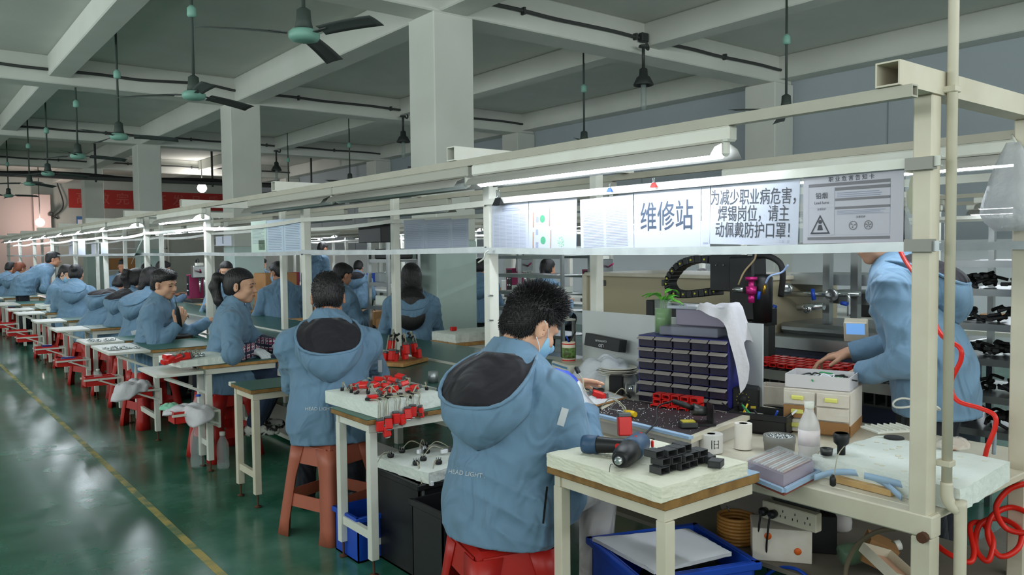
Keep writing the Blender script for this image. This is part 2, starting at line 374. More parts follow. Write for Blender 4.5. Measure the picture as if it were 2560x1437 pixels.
# cable trunk hung below the last beam
t = thing('cable_tray', 'dark overhead cable tray carrying a bundle of cables near the far wall', 'tray', (2, 20.2, 3.0))
MB().bx(-3.5, 9.2, 20.0, 20.25, 3.05, 3.11).build('tray', M_pipe, t, True)
MB().tube(curve_pts([(-3.5 + k * 0.9, 20.1, 3.13 + 0.03 * math.sin(k * 1.9)) for k in range(15)], 5), 0.05, 7).build('cable', M_rubber, t, True)
for x in (-1.4, 1.2, 3.8, 6.4, 9.0): MB().bx(x - 0.02, x + 0.02, 20.1, 20.14, 3.0, ZC).build('hanger', M_pipe, t, True)
# ---------------- ceiling fans ----------------
def fan_proto():
    t = thing('ceiling_fan', 'x', 'fan', (0, 0, 0), 0, 'green ceiling fans')
    MB().lathe([(0.012, 0.05), (0.012, ZC - 2.66)], (0, 0, 0), 8).build('rod', M_rod, t)
    MB().lathe([(0.022, 0.645), (0.038, 0.66), (0.036, 0.72), (0.014, 0.745)], (0, 0, 0), 14).build('canopy_cup', M_fan, t)
    MB().lathe([(0.02, 0.17), (0.042, 0.155), (0.046, 0.09), (0.055, 0.05), (0.04, 0.04)], (0, 0, 0), 18).build('neck_cup', M_rod, t)
    MB().lathe([(0.001, 0.04), (0.075, 0.036), (0.094, 0.018), (0.094, -0.006), (0.085, -0.022), (0.05, -0.032), (0.001, -0.035)], (0, 0, 0), 26).build('motor', M_fan, t)
    for k in range(3):
        a = 2 * math.pi * k / 3; R = np.array([[math.cos(a), -math.sin(a), 0], [math.sin(a), math.cos(a), 0], [0, 0, 1.0]])
        g = []
        for i in range(8):
            x = 0.15 + 0.46 * i / 7; wd = 0.040 + 0.018 * i / 7; tw = -0.30 + 0.12 * i / 7; z = 0.012 - 0.02 * (i / 7) ** 2
            g.append([R @ V(x, s_ * wd, z + s_ * wd * tw * 1.4 + 0.004 * (1 - s_ * s_)) for s_ in (-1, -0.5, 0, 0.5, 1)])
        b = MB().sheet(g, 0.003).build('blade', M_blade, t)
        q = MB(); q.bar(R @ V(0.10, 0, 0.012), R @ V(0.21, 0, 0.014), 0.035, 0.006); q.build('blade_iron', M_blade, b)
    return t
f0 = fan_proto()
FANS = [((2.04, 4.62), 47, 'nearest green ceiling fan, large at the top of the photo'), ((2.06, 6.89), 24, 'second green ceiling fan down the aisle row from the camera'),
        ((2.09, 9.75), -18, 'third green ceiling fan down the aisle row, blade level to the right'), ((2.05, 11.95), 6, 'fourth green ceiling fan down the aisle row'),
        ((2.09, 14.75), 10, 'fifth green ceiling fan down the aisle row, against the dark cable tray'), ((2.11, 17.0), 40, 'sixth green ceiling fan down the aisle row'),
        ((2.15, 20.6), 88, 'last and smallest green ceiling fan at the far left'),
        ((6.9, 4.47), 160, 'green ceiling fan over the right side whose hub hides behind the white arm'), ((6.9, 7.31), 100, 'green ceiling fan on a thin rod right of the big pillar'),
        ((6.9, 13.7), 80, 'small green ceiling fan between the two large pillars'), ((6.9, 10.4), 30, 'green ceiling fan glimpsed left of the big pillar above the lamp channel'), ((6.9, 16.6), 20, 'green ceiling fan seen beyond the second pillar')]
for i, ((x, y), a, lab) in enumerate(FANS):
    o = f0 if i == 0 else dup(f0)
    o.location = (x, y, 2.66); o.rotation_euler = (0, 0, math.radians(a)); o['label'] = lab
# ---------------- assembly line frames ----------------
PX = 2.133; BX = 2.79
PY = [0.97, 2.87] + [4.87 + 2.0 * k for k in range(9)]
def line_frame(name, label, fx, bx, ys, y_end, near=True, col=None):
    col = col or M_white; s = 1 if bx > fx else -1
    t = thing(name, label, 'frame', (fx, ys[0], 0))
    for i, y in enumerate(ys):
        m1 = M_cream if (near and i == 0) else col
        for x in (fx, bx):
            MB().bx(x - 0.025, x + 0.025, y - 0.025, y + 0.025, 0 if (i or not near) else (0.64 if x == fx else 0), 1.738, 0.004).build('post', m1, t, True)
        a = MB(); z = 1.768; x0, x1 = fx - s * 0.21, bx + s * 0.24    # hollow cross arm
        for (dy, dz, w_, h) in ((-0.028, 0, 0.004, 0.06), (0.028, 0, 0.004, 0.06), (0, 0.0279, 0.052, 0.004), (0, -0.0279, 0.052, 0.004)):
            a.box(((x0 + x1) / 2, y + dy, z + dz), (abs(x1 - x0), w_, h))
        a.build('cross_arm', m1, t, True)
    for x in (fx - s * 0.185, bx + s * 0.215):      # lamp channels below the arms
        a = MB()
        for (dx, dz, w_, h) in ((-0.013, 0, 0.004, 0.03), (0.013, 0, 0.004, 0.03), (0, 0.0129, 0.022, 0.004), (0, -0.0129, 0.022, 0.004)):
            a.bx(x + dx - w_ / 2, x + dx + w_ / 2, ys[0] - 0.055, y_end, 1.722 + dz - h / 2, 1.722 + dz + h / 2)
        a.build('lamp_channel', mat('shaded_channel_paint', '#b9b5a6', 0.5, noise=(8, '#a39f92', 0.5)), t, True)  # darker than the posts: the dim light up there is put into the colour
    for i in range(len(ys) - 1):
        for x, nm in ((fx - s * 0.03, 'front'), (bx - s * 0.03, 'rear')):
            y0, y1 = ys[i] - (0.05 if i == 0 else 0.0), ys[i + 1]
            for z, sag in ((1.562, -0.006 if i % 2 else -0.022 if i else 0), (1.352, -0.008)):
                pts = [(x, y0 + (y1 - y0) * k / 6, z + sag * 4 * (k / 6) * (1 - k / 6) + 0.004 * math.sin(i * 2.2 + z * 9)) for k in range(7)]
                g = [[p + V(0.008 * s, 0, 0.013), p + V(-0.006 * s, 0, 0.013), p + V(-0.006 * s, 0, -0.013), p + V(0.008 * s, 0, -0.013)] for p in map(np.array, pts)]
                MB().sheet(g, 0.002, False).build('rail', M_alu if z < 1.5 else M_white, t, True)
    return t
frame1 = line_frame('assembly_line_frame', 'long white steel gantry of posts and rails over the nearest row of work tables', PX, BX, PY, 21.2)
FX2, BX2 = 6.55, 7.25
PY2 = [1.2 + 2.0 * k for k in range(11)]
frame2 = line_frame('assembly_line_frame', 'white steel gantry of the second assembly line behind, near the grey wall', FX2, BX2, PY2, 21.5, near=False)
# bolts and rust plates on the near post
t = frame1
for z in (1.562, 1.352): MB().bx(PX - 0.045, PX - 0.018, 0.935, 1.005, z - 0.016, z + 0.016).build('clamp_plate', mat('worn_zinc', '#8d8c86', 0.5, 0.5), t, True)
for k in range(4): MB().tube([(PX - 0.02 , 2.835, 0.82 + 0.11 * k), (PX - 0.06, 2.82, 0.823 + 0.11 * k)], 0.004, 6).build('bolt', M_steel, t, True)
# ---------------- tube lamps ----------------
def lamp_proto(on, far=False):
    t = thing('tube_lamp', 'x', 'lamp', (0, 0, 0))
    MB().bx(-0.022, 0.022, -0.645, 0.645, -0.045, 0, 0.006).build('housing', M_white if on else mat('shaded_housing', '#aeada3', 0.5), t)  # unlit lamps get a darker housing, shade put into the colour
    g = []
    for y in (-0.62, 0.62): g.append([(-0.075, y, -0.088), (-0.055, y, -0.062), (-0.018, y, -0.047), (0.018, y, -0.047), (0.055, y, -0.062), (0.075, y, -0.088)])
    MB().sheet(g[::-1], 0.0015).build('reflector', M_refl if on else mat('shaded_reflector', '#8f8e87', 0.45), t)  # same for the reflector: darker copy for the lamps without light
    for s_ in (-1, 1): MB().box((0, s_ * 0.618, -0.062), (0.028, 0.022, 0.05), bev=0.008).build('lamp_holder', M_white, t)
    m = MB(); m.tube([(0, -0.605, -0.078), (0, 0.605, -0.078)], 0.0135, 10); m.build('tube', (M_tubefar if far else M_tube) if on else M_tubeoff, t)
    return t
LON = lamp_proto(True); LOFF = lamp_proto(False)
used = {}
def put_lamp(x, y, z, on, label, group=None):
    src = LON if on else LOFF
    o = src if not used.get(on) else dup(src)
    used[on] = 1
    o.location = (x, y, z); o['label'] = label
    if group: o['group'] = group
    elif 'group' in o.keys(): del o['group']
    return o
LX = PX - 0.185; LZ = 1.706
put_lamp(LX, 2.08, LZ, True, 'lit white tube lamp, the nearest and longest, hanging above the paper signs')
offs = [3.40, 4.70]
for i, y in enumerate(offs): put_lamp(LX, y, LZ, False, ['unlit tube lamp right behind the nearest lit one under the lamp channel', 'second unlit tube lamp along the front channel', 'third unlit tube lamp along the front channel, before the next lit one'][i])
put_lamp(LX, 7.0 + 0.0, LZ, True, 'lit tube lamp on the front channel above the smiling man in blue')
ords = ['second', 'third', 'fourth', 'fifth', 'sixth', 'seventh', 'eighth', 'ninth']
for i in range(8): put_lamp(LX, 9.05 + 1.42 * i, LZ, True, 'lit tube lamp far down the front channel, %s one past the smiling man' % ords[i])
RX = BX + 0.215
put_lamp(RX, 1.62, LZ, True, 'lit tube lamp on the rear channel behind the nearest post')
for i in range(9):
    y = 3.6 + 1.55 * i; on = i in (4, 5, 7)
    put_lamp(RX, y, LZ, on, ('lit' if on else 'unlit') + ' tube lamp on the rear channel of the nearest line, %s past the near post' % (['second', 'third', 'fourth', 'fifth', 'sixth', 'seventh', 'eighth', 'ninth', 'tenth'][i]))
for i in range(12):
    put_lamp(FX2 - 0.185, 1.9 + 1.5 * i, LZ, i % 3 != 1, ('lit' if i % 3 != 1 else 'unlit') + ' tube lamp on the front channel of the second assembly line', 'front tube lamps of the second line, ' + ('lit' if i % 3 != 1 else 'unlit'))
for i in range(6):
    put_lamp(BX2 + 0.215, 2.4 + 2.9 * i, LZ, True, 'lit tube lamp on the rear channel of the second assembly line', 'rear tube lamps of the second line')
# ---------------- benches and conveyor ----------------
TZ = 0.666
bench = thing('workbench', 'cream steel repair bench with thick apron at the near end of the line', 'bench', (2.4, 1.9, 0))
MB().bx(2.157, 3.05, 0.94, 2.80, 0.626, 0.648, 0.003).build('bench_top', M_cream, bench, True)
MB().bx(2.105, 2.156, 0.93, 2.80, 0.588, 0.648, 0.004).build('apron', M_cream, bench, True)
for x, y in ((2.131, 0.96), (2.131, 2.74), (2.98, 1.60), (2.98, 2.74)): MB().bx(x - 0.026, x + 0.026, y - 0.026, y + 0.026, 0, 0.587, 0.003).build('leg', M_cream, bench, True)
MB().bx(2.27, 2.95, 0.95, 2.7, 0.285, 0.30).build('lower_shelf', mat('shelf_board', '#7e776c', 0.8), bench, True)
MB().tube([(2.104, 0.95, 0.592), (2.088, 0.95, 0.592)], 0.014, 10).build('foot_bolt', M_rust, bench, True)
conv = thing('conveyor_table', 'long green conveyor table running down the line between the workers', 'conveyor', (2.3, 12, 0))
MB().bx(1.98, 3.25, 2.86, 21, 0.640, TZ).build('belt_top', M_belt, conv, True)
MB().bx(1.97, 3.26, 2.855, 21, 0.600, 0.639).build('board', M_ply, conv, True)
for x in (2.66, 2.10): MB().bx(x - 0.006, x + 0.006, 2.86, 21, TZ, TZ + 0.012).build('edge_strip', M_white, conv, True)
for x in (1.99, 3.24): MB().bx(x - 0.02, x + 0.02, 2.9, 21, 0.555, 0.599).build('side_rail', M_white, conv, True)
for i in range(9):
    for x in (2.05, 3.2): MB().bx(x - 0.02, x + 0.02, 3.9 + 2 * i, 3.94 + 2 * i, 0, 0.554).build('leg', M_white, conv, True)
MB().bx(2.2, 2.6, 2.95, 20.8, 0.02, 0.05).build('lower_rail', M_white, conv, True)
def side_table(y0, y1, x0, x1, z, label, topm=M_green, edgem=M_ply, th=0.024, legm=None, cross=0.17, bare=False):
    legm = legm or M_white; t = thing('side_table', label, 'table', ((x0 + x1) / 2, (y0 + y1) / 2, 0))
    MB().bx(x0, x1, y0, y1, z - 0.003, z, 0.001).build('table_mat', topm, t, True)
    MB().bx(x0, x1, y0, y1, z - th, z - 0.0035, 0.003).build('table_top', edgem, t, True)
    a = 0.018; fx = x0 + 0.035
    fr = MB()
    for y in (y0 + 0.03, y1 - 0.03): fr.bx(fx - a, x1 - 0.01, y - 0.012, y + 0.012, z - th - 0.036, z - th - 0.001)
    fr.bx(fx - 0.012, fx + 0.012, y0 + 0.03, y1 - 0.03, z - th - 0.036, z - th - 0.001); fr.build('under_frame', legm, t, True)
    for y in (y0 + 0.03, y1 - 0.03):
        l = MB().bx(fx - a, fx + a, y - a, y + a, 0.07, z - th - 0.037, 0.002).build('leg', legm, t, True)
        MB().lathe([(0.018, 0), (0.02, 0.006), (0.005, 0.01), (0.005, 0.07)], (fx, y, 0), 10).build('levelling_foot', M_rust, l, True)
    MB().bx(fx - 0.01, fx + 0.01, y0 + 0.05, y1 - 0.05, cross - 0.018, cross + 0.018).build('foot_rail', legm, t, True)
    return t
# ---------------- soft bodies: distance fields -> one continuous mesh ----------------
def Rz(a): c, s = math.cos(a), math.sin(a); return np.array([[c, -s, 0], [s, c, 0], [0, 0, 1.0]])
def Rx(a): c, s = math.cos(a), math.sin(a); return np.array([[1.0, 0, 0], [0, c, -s], [0, s, c]])
def Ry(a): c, s = math.cos(a), math.sin(a); return np.array([[c, 0, s], [0, 1.0, 0], [-s, 0, c]])
class Field:
    def __init__(s, lo, hi, h):
        s.h = h; s.lo = np.array(lo, float) - 2 * h; n = np.ceil((np.array(hi, float) + 2 * h - s.lo) / h).astype(int) + 1
        s.ax = [s.lo[i] + h * np.arange(n[i]) for i in range(3)]; s.F = np.full(n, 0.5, np.float32)
    def sl(s, lo, hi, pad):
        out = []
        for i in range(3):
            a = max(0, int((lo[i] - pad - s.lo[i]) / s.h)); b = min(len(s.ax[i]), int((hi[i] + pad - s.lo[i]) / s.h) + 2)
            if b <= a: return None
            out.append(slice(a, b))
        return tuple(out)
    def grid(s, q):
        return np.stack(np.meshgrid(s.ax[0][q[0]], s.ax[1][q[1]], s.ax[2][q[2]], indexing='ij'), -1)
    def _op(s, q, d, k, op):
        f = s.F[q]
        if op == 'u':
            if k > 0: hh = np.clip(0.5 + 0.5 * (f - d) / k, 0, 1); r = f * (1 - hh) + d * hh - k * hh * (1 - hh)
            else: r = np.minimum(f, d)
        elif op == 's':
            d = -d
            if k > 0: hh = np.clip(0.5 - 0.5 * (f - d) / k, 0, 1); r = f * (1 - hh) + d * hh + k * hh * (1 - hh)
            else: r = np.maximum(f, d)
        s.F[q] = r
    def cone(s, a, b, r1, r2, k=0.03, op='u', flat=None):
        a = np.array(a, float); b = np.array(b, float); R = max(r1, r2)
        q = s.sl(np.minimum(a, b) - R, np.maximum(a, b) + R, k + 3 * s.h)
        if q is None: return s
        p = s.grid(q) - a; ba = b - a; t = np.clip((p @ ba) / (ba @ ba + 1e-9), 0, 1); v = p - t[..., None] * ba
        sc = 1.0
        if flat is not None:
            n = np.array(flat[0], float); n /= np.linalg.norm(n); c = v @ n; v = v + (c * (1 / flat[1] - 1))[..., None] * n; sc = 0.5 * (1 + flat[1])
        s._op(q, (np.linalg.norm(v, axis=-1) - (r1 + (r2 - r1) * t)) * sc, k, op); return s
    def ell(s, c, r, R=None, k=0.03, op='u'):
        c = np.array(c, float); r = np.array(r, float); m = np.full(3, r.max())
        q = s.sl(c - m, c + m, k + 3 * s.h)
        if q is None: return s
        p = s.grid(q) - c
        if R is not None: p = p @ np.array(R)
        k0 = np.linalg.norm(p / r, axis=-1); k1 = np.linalg.norm(p / r ** 2, axis=-1) + 1e-9
        s._op(q, k0 * (k0 - 1) / k1, k, op); return s
    def box(s, c, hx, R=None, rd=0.01, k=0.02, op='u'):
        c = np.array(c, float); hx = np.array(hx, float); m = np.full(3, np.linalg.norm(hx))
        q = s.sl(c - m, c + m, k + 3 * s.h)
        if q is None: return s
        p = s.grid(q) - c
        if R is not None: p = p @ np.array(R)
        d = np.abs(p) - (hx - rd)
        s._op(q, np.linalg.norm(np.maximum(d, 0), axis=-1) + np.minimum(d.max(-1), 0) - rd, k, op); return s
    def plane(s, c, n):
        """keep only the side that n points away from"""
        n = np.array(n, float); n /= np.linalg.norm(n); q = (slice(None),) * 3; p = s.grid(q) - np.array(c, float)
        s.F = np.maximum(s.F, (p @ n).astype(np.float32)); return s
    def wrinkle(s, amp, fx=26.0, seed=0.0):
        q = (slice(None),) * 3; p = s.grid(q); x, y, z = p[..., 0] + seed, p[..., 1] - seed * 0.7, p[..., 2]
        q1 = fx * (z + 0.35 * y) + 5.5 * np.sin(6 * x + 2 + 2 * z) + 4.0 * np.sin(8 * y + 1); q2 = fx * 0.8 * (0.75 * x + 0.5 * y + 0.6 * z) + 4 * np.sin(7 * z + 1 + 3 * x); q3 = fx * 0.75 * (0.7 * x - 0.6 * z) + 4 * np.sin(8 * z - 5 * y)
        m1 = np.clip(np.sin(7 * x + 5 * y + 3 + 9 * z), 0, 1); m2 = np.clip(np.sin(8 * y - 9 * z + 1 + 4 * x), 0, 1); m3 = np.clip(np.sin(6 * x + 8 * z + 4), 0, 1)
        rg = lambda q: np.abs(np.sin(q)) ** 0.75 - 0.65
        wv = rg(q1 * 0.5) * m1 + 0.8 * rg(q2 * 0.5) * m2 + 0.8 * rg(q3 * 0.5) * m3
        s.F += (amp * wv).astype(np.float32); return s
    def mesh(s):
        F = s.F; S = F < 0; n = np.array(F.shape) - 1
        cnt = np.zeros(n, np.int8); offs = [(i, j, k) for i in (0, 1) for j in (0, 1) for k in (0, 1)]
        for o in offs: cnt += S[o[0]:o[0] + n[0], o[1]:o[1] + n[1], o[2]:o[2] + n[2]]
        act = (cnt > 0) & (cnt < 8); idx = np.argwhere(act); N = len(idx)
        if N == 0: return np.zeros((0, 3)), np.zeros((0, 4), int)
        cv = np.stack([F[idx[:, 0] + o[0], idx[:, 1] + o[1], idx[:, 2] + o[2]] for o in offs], 1).astype(float)
        acc = np.zeros((N, 3)); c = np.zeros(N); O = np.array(offs, float)
        for a in range(8):
            for b in range(a + 1, 8):
                if np.abs(O[a] - O[b]).sum() != 1: continue
                fa, fb = cv[:, a], cv[:, b]; m = (fa < 0) != (fb < 0); t = np.where(m, fa / np.where(m, fa - fb, 1), 0)
                acc += np.where(m[:, None], O[a] + t[:, None] * (O[b] - O[a]), 0); c += m
        vs = s.lo + s.h * (idx + acc / c[:, None])
        ids = np.full(n, -1, np.int64); ids[act] = np.arange(N); qs = []
        for ax in range(3):
            u, v = (ax + 1) % 3, (ax + 2) % 3
            A = [slice(1, -1)] * 3; B = [slice(1, -1)] * 3; A[ax] = slice(0, -1); B[ax] = slice(1, None)
            ch = S[tuple(A)] != S[tuple(B)]; e = np.argwhere(ch); neg = S[tuple(A)][ch]
            g = e.copy(); g[:, u] += 1; g[:, v] += 1
            def cell(du, dv):
                q = g.copy(); q[:, u] -= du; q[:, v] -= dv; return ids[q[:, 0], q[:, 1], q[:, 2]]
            Q = np.stack([cell(1, 1), cell(0, 1), cell(0, 0), cell(1, 0)], 1); Q[~neg] = Q[~neg][:, ::-1]; qs.append(Q)
        return vs, np.concatenate(qs)
def field_obj(name, fl, m, parent, keep=None):
    v, f = fl.mesh()
    if keep is not None and len(v): # drop loose crumbs: keep only pieces with many faces
        pass
    me = bpy.data.meshes.new(name); me.from_pydata(v.tolist(), [], f.tolist()); me.polygons.foreach_set('use_smooth', [True] * len(me.polygons))
    me.materials.append(m); me.update(); o = bpy.data.objects.new(name, me); COL.objects.link(o); o.parent = parent; return o
def ik(a, b, l1, l2, pole):
    a, b, pole = (np.array(q, float) for q in (a, b, pole)); d = b - a; L = np.linalg.norm(d)
    if L > (l1 + l2) * 0.995: b = a + d / L * (l1 + l2) * 0.995; d = b - a; L = np.linalg.norm(d)
    u = d / L; x = (l1 * l1 - l2 * l2 + L * L) / (2 * L); hh = math.sqrt(max(l1 * l1 - x * x, 0)); p = pole - u * (pole @ u); p /= (np.linalg.norm(p) + 1e-9)
    return a + u * x + p * hh, b
# ---------------- people ----------------
def cloth_mat(name, col, dark, fold=0.85):
    m = mat(name, col, 0.75, noise=(5, dark, 0.5), sheen=0.12, spec=0.22); nt = m.node_tree; N = nt.nodes; L = nt.links; b = N['Principled BSDF']; tc = N.new('ShaderNodeTexCoord')
    mp = N.new('ShaderNodeMapping'); mp.inputs['Scale'].default_value = (9.0, 9.0, 5.0); mp.inputs['Rotation'].default_value = (0.4, 0.6, 0.3); L.new(tc.outputs['Object'], mp.inputs[0])
    n1 = N.new('ShaderNodeTexNoise'); n1.inputs['Scale'].default_value = 1.0; n1.inputs['Detail'].default_value = 1.5; n1.inputs['Distortion'].default_value = 1.1; L.new(mp.outputs[0], n1.inputs['Vector'])
    n2 = N.new('ShaderNodeTexNoise'); n2.inputs['Scale'].default_value = 90; n2.inputs['Detail'].default_value = 2; L.new(tc.outputs['Object'], n2.inputs['Vector'])
    b1 = N.new('ShaderNodeBump'); b1.inputs['Strength'].default_value = fold; b1.inputs['Distance'].default_value = 0.05; L.new(n1.outputs['Fac'], b1.inputs['Height'])
    b2 = N.new('ShaderNodeBump'); b2.inputs['Strength'].default_value = 0.12; b2.inputs['Distance'].default_value = 0.004; L.new(n2.outputs['Fac'], b2.inputs['Height']); L.new(b1.outputs[0], b2.inputs['Normal']); L.new(b2.outputs[0], b.inputs['Normal'])
    return m
M_jkt = cloth_mat('blue_work_jacket', '#708fa9', '#627f99')
M_lin = cloth_mat('black_hood_lining', '#2a282e', '#1d1c21', 0.6)
M_trs = cloth_mat('dark_trousers', '#23262e', '#1b1d24')
M_jean = cloth_mat('navy_jeans', '#2c3850', '#222d42')
M_skin = mat('skin', '#c58f73', 0.5, noise=(14, '#b47d62', 0.5), spec=0.35)
M_skin2 = mat('skin_fair', '#d6a78c', 0.5, noise=(14, '#c79478', 0.5), spec=0.35)
def hair_mat(name, c1, c2):
    m = mat(name, c1, 0.42, spec=0.45); nt = m.node_tree; N = nt.nodes; L = nt.links; b = N['Principled BSDF']
    tc = N.new('ShaderNodeTexCoord'); mp = N.new('ShaderNodeMapping'); mp.inputs['Scale'].default_value = (150, 150, 12); n = N.new('ShaderNodeTexNoise'); n.inputs['Scale'].default_value = 1.0; n.inputs['Detail'].default_value = 3
    mx = N.new('ShaderNodeMixRGB'); mx.inputs[1].default_value = hexc(c1); mx.inputs[2].default_value = hexc(c2); bp = N.new('ShaderNodeBump'); bp.inputs['Strength'].default_value = 0.6; bp.inputs['Distance'].default_value = 0.01
    L.new(tc.outputs['Object'], mp.inputs[0]); L.new(mp.outputs[0], n.inputs['Vector']); L.new(n.outputs['Fac'], mx.inputs[0]); L.new(mx.outputs[0], b.inputs['Base Color']); L.new(n.outputs['Fac'], bp.inputs['Height']); L.new(bp.outputs[0], b.inputs['Normal'])
    return m
M_hair = hair_mat('black_hair', '#121112', '#262326')
M_hairb = hair_mat('brown_hair', '#5a3020', '#8a4a30')
M_mask = mat('surgical_mask', '#8fbfdd', 0.7, bump=(60, 0.1))
M_maskw = mat('mask_edge_white', '#e2e8ee', 0.6)
M_glove = mat('white_knit_glove', '#dfe3ea', 0.85, bump=(120, 0.3))
M_gblue = mat('blue_glove_coating', '#2f4fc0', 0.45)
M_eye = mat('eye_dark', '#1a1414', 0.3)
M_lip = mat('lips', '#a85a50', 0.45)
M_brow = mat('eyebrow_hair', '#1d1715', 0.7)
def hand_field(fl, w, d, n, side, curl, k=0.008, grow=0.0, sc=1.0, only=None, thumb_in=0.0):
    """w wrist, d finger direction, n back-of-hand direction, side +1: thumb towards +cross(d,n)"""
    d = np.array(d, float); d /= np.linalg.norm(d); n = np.array(n, float); n = n - d * (n @ d); n /= np.linalg.norm(n); t = np.cross(d, n) * side
    B = np.stack([t, d, n], 1); g = grow
    at = lambda x, y, z: w + sc * (B @ V(x, y, z))
    if only != 'tips':
        fl.box(at(0, 0.048, 0), (0.040 * sc + g, 0.046 * sc + g, 0.0135 * sc + g), B, 0.012 * sc, k)
        fl.cone(at(0, -0.01, 0), at(0, 0.02, 0), 0.027 * sc + g, 0.027 * sc + g, 0.015, flat=(n, 0.75))
        fl.ell(at(0.026, 0.035, -0.008), (0.018 * sc + g, 0.03 * sc + g, 0.014 * sc + g), B, 0.01)
    L = (0.040, 0.047, 0.044, 0.034); X = (0.030, 0.010, -0.011, -0.031); Y0 = (0.090, 0.094, 0.091, 0.083)
    for i in range(4):
        a0 = at(X[i], Y0[i], 0); c = curl * (0.9 + 0.1 * i); p = V(X[i], Y0[i], 0); an = 0.0
        for j, (ln, rr) in enumerate(((1.0, 0.0092), (0.68, 0.0085), (0.55, 0.0075))):
            an += c * (0.5, 0.65, 0.4)[j]; q = p + V(X[i] * 0.06, math.cos(an), -math.sin(an)) * L[i] * ln
            if only != 'palm' : fl.cone(at(*p), at(*q), rr * sc + g, (rr - 0.0008) * sc + g, 0.004)
            p = q
    tp = V(0.038, 0.028, -0.006); t1 = tp + V(0.026, 0.030, -0.012 - 0.01 * thumb_in); t2 = t1 + V(0.006 - 0.02 * thumb_in, 0.030, -0.012 - 0.012 * thumb_in)
    fl.cone(at(*tp), at(*t1), 0.0125 * sc + g, 0.0105 * sc + g, k); fl.cone(at(*t1), at(*t2), 0.0105 * sc + g, 0.0085 * sc + g, 0.005)
def head_field(fl, c, R, fem=False, k=0.016):
    E = lambda p, r, kk=k, op='u': fl.ell(c + R @ V(*p), r, R, kk, op)
    j = 0.93 if fem else 1.0
    E((0, -0.014, 0.030), (0.073, 0.094, 0.084)); E((0, 0.020, -0.040), (0.060 * j, 0.064, 0.072)); E((0, 0.055, -0.088), (0.026 * j, 0.024, 0.022))
    for s in (-1, 1):
        E((s * 0.050 * j, 0.005, -0.062), (0.016, 0.045, 0.026)); E((s * 0.038, 0.056, -0.028), (0.024, 0.022, 0.022), 0.02)
        E((s * 0.031, 0.096, 0.000), (0.017, 0.014, 0.010), 0.012, 's')
    E((0, 0.072, 0.020), (0.046, 0.016, 0.011), 0.018)
    fl.cone(c + R @ V(0, 0.080, 0.006), c + R @ V(0, 0.101, -0.030), 0.007, 0.0105, 0.010)
    for s in (-1, 1): E((s * 0.011, 0.093, -0.033), (0.008, 0.009, 0.007), 0.006)
    E((0, 0.082, -0.057), (0.022, 0.010, 0.0065), 0.008); E((0, 0.079, -0.068), (0.019, 0.010, 0.007), 0.008)
    for s in (-1, 1):
        Q = R @ Rz(s * -0.35) ; cc = c + R @ V(s * 0.077, -0.012, -0.008)
        fl.ell(cc, (0.009, 0.021, 0.033), Q, 0.006); fl.ell(cc + R @ V(s * 0.010, 0.004, 0.003), (0.007, 0.011, 0.018), Q, 0.004, 's')
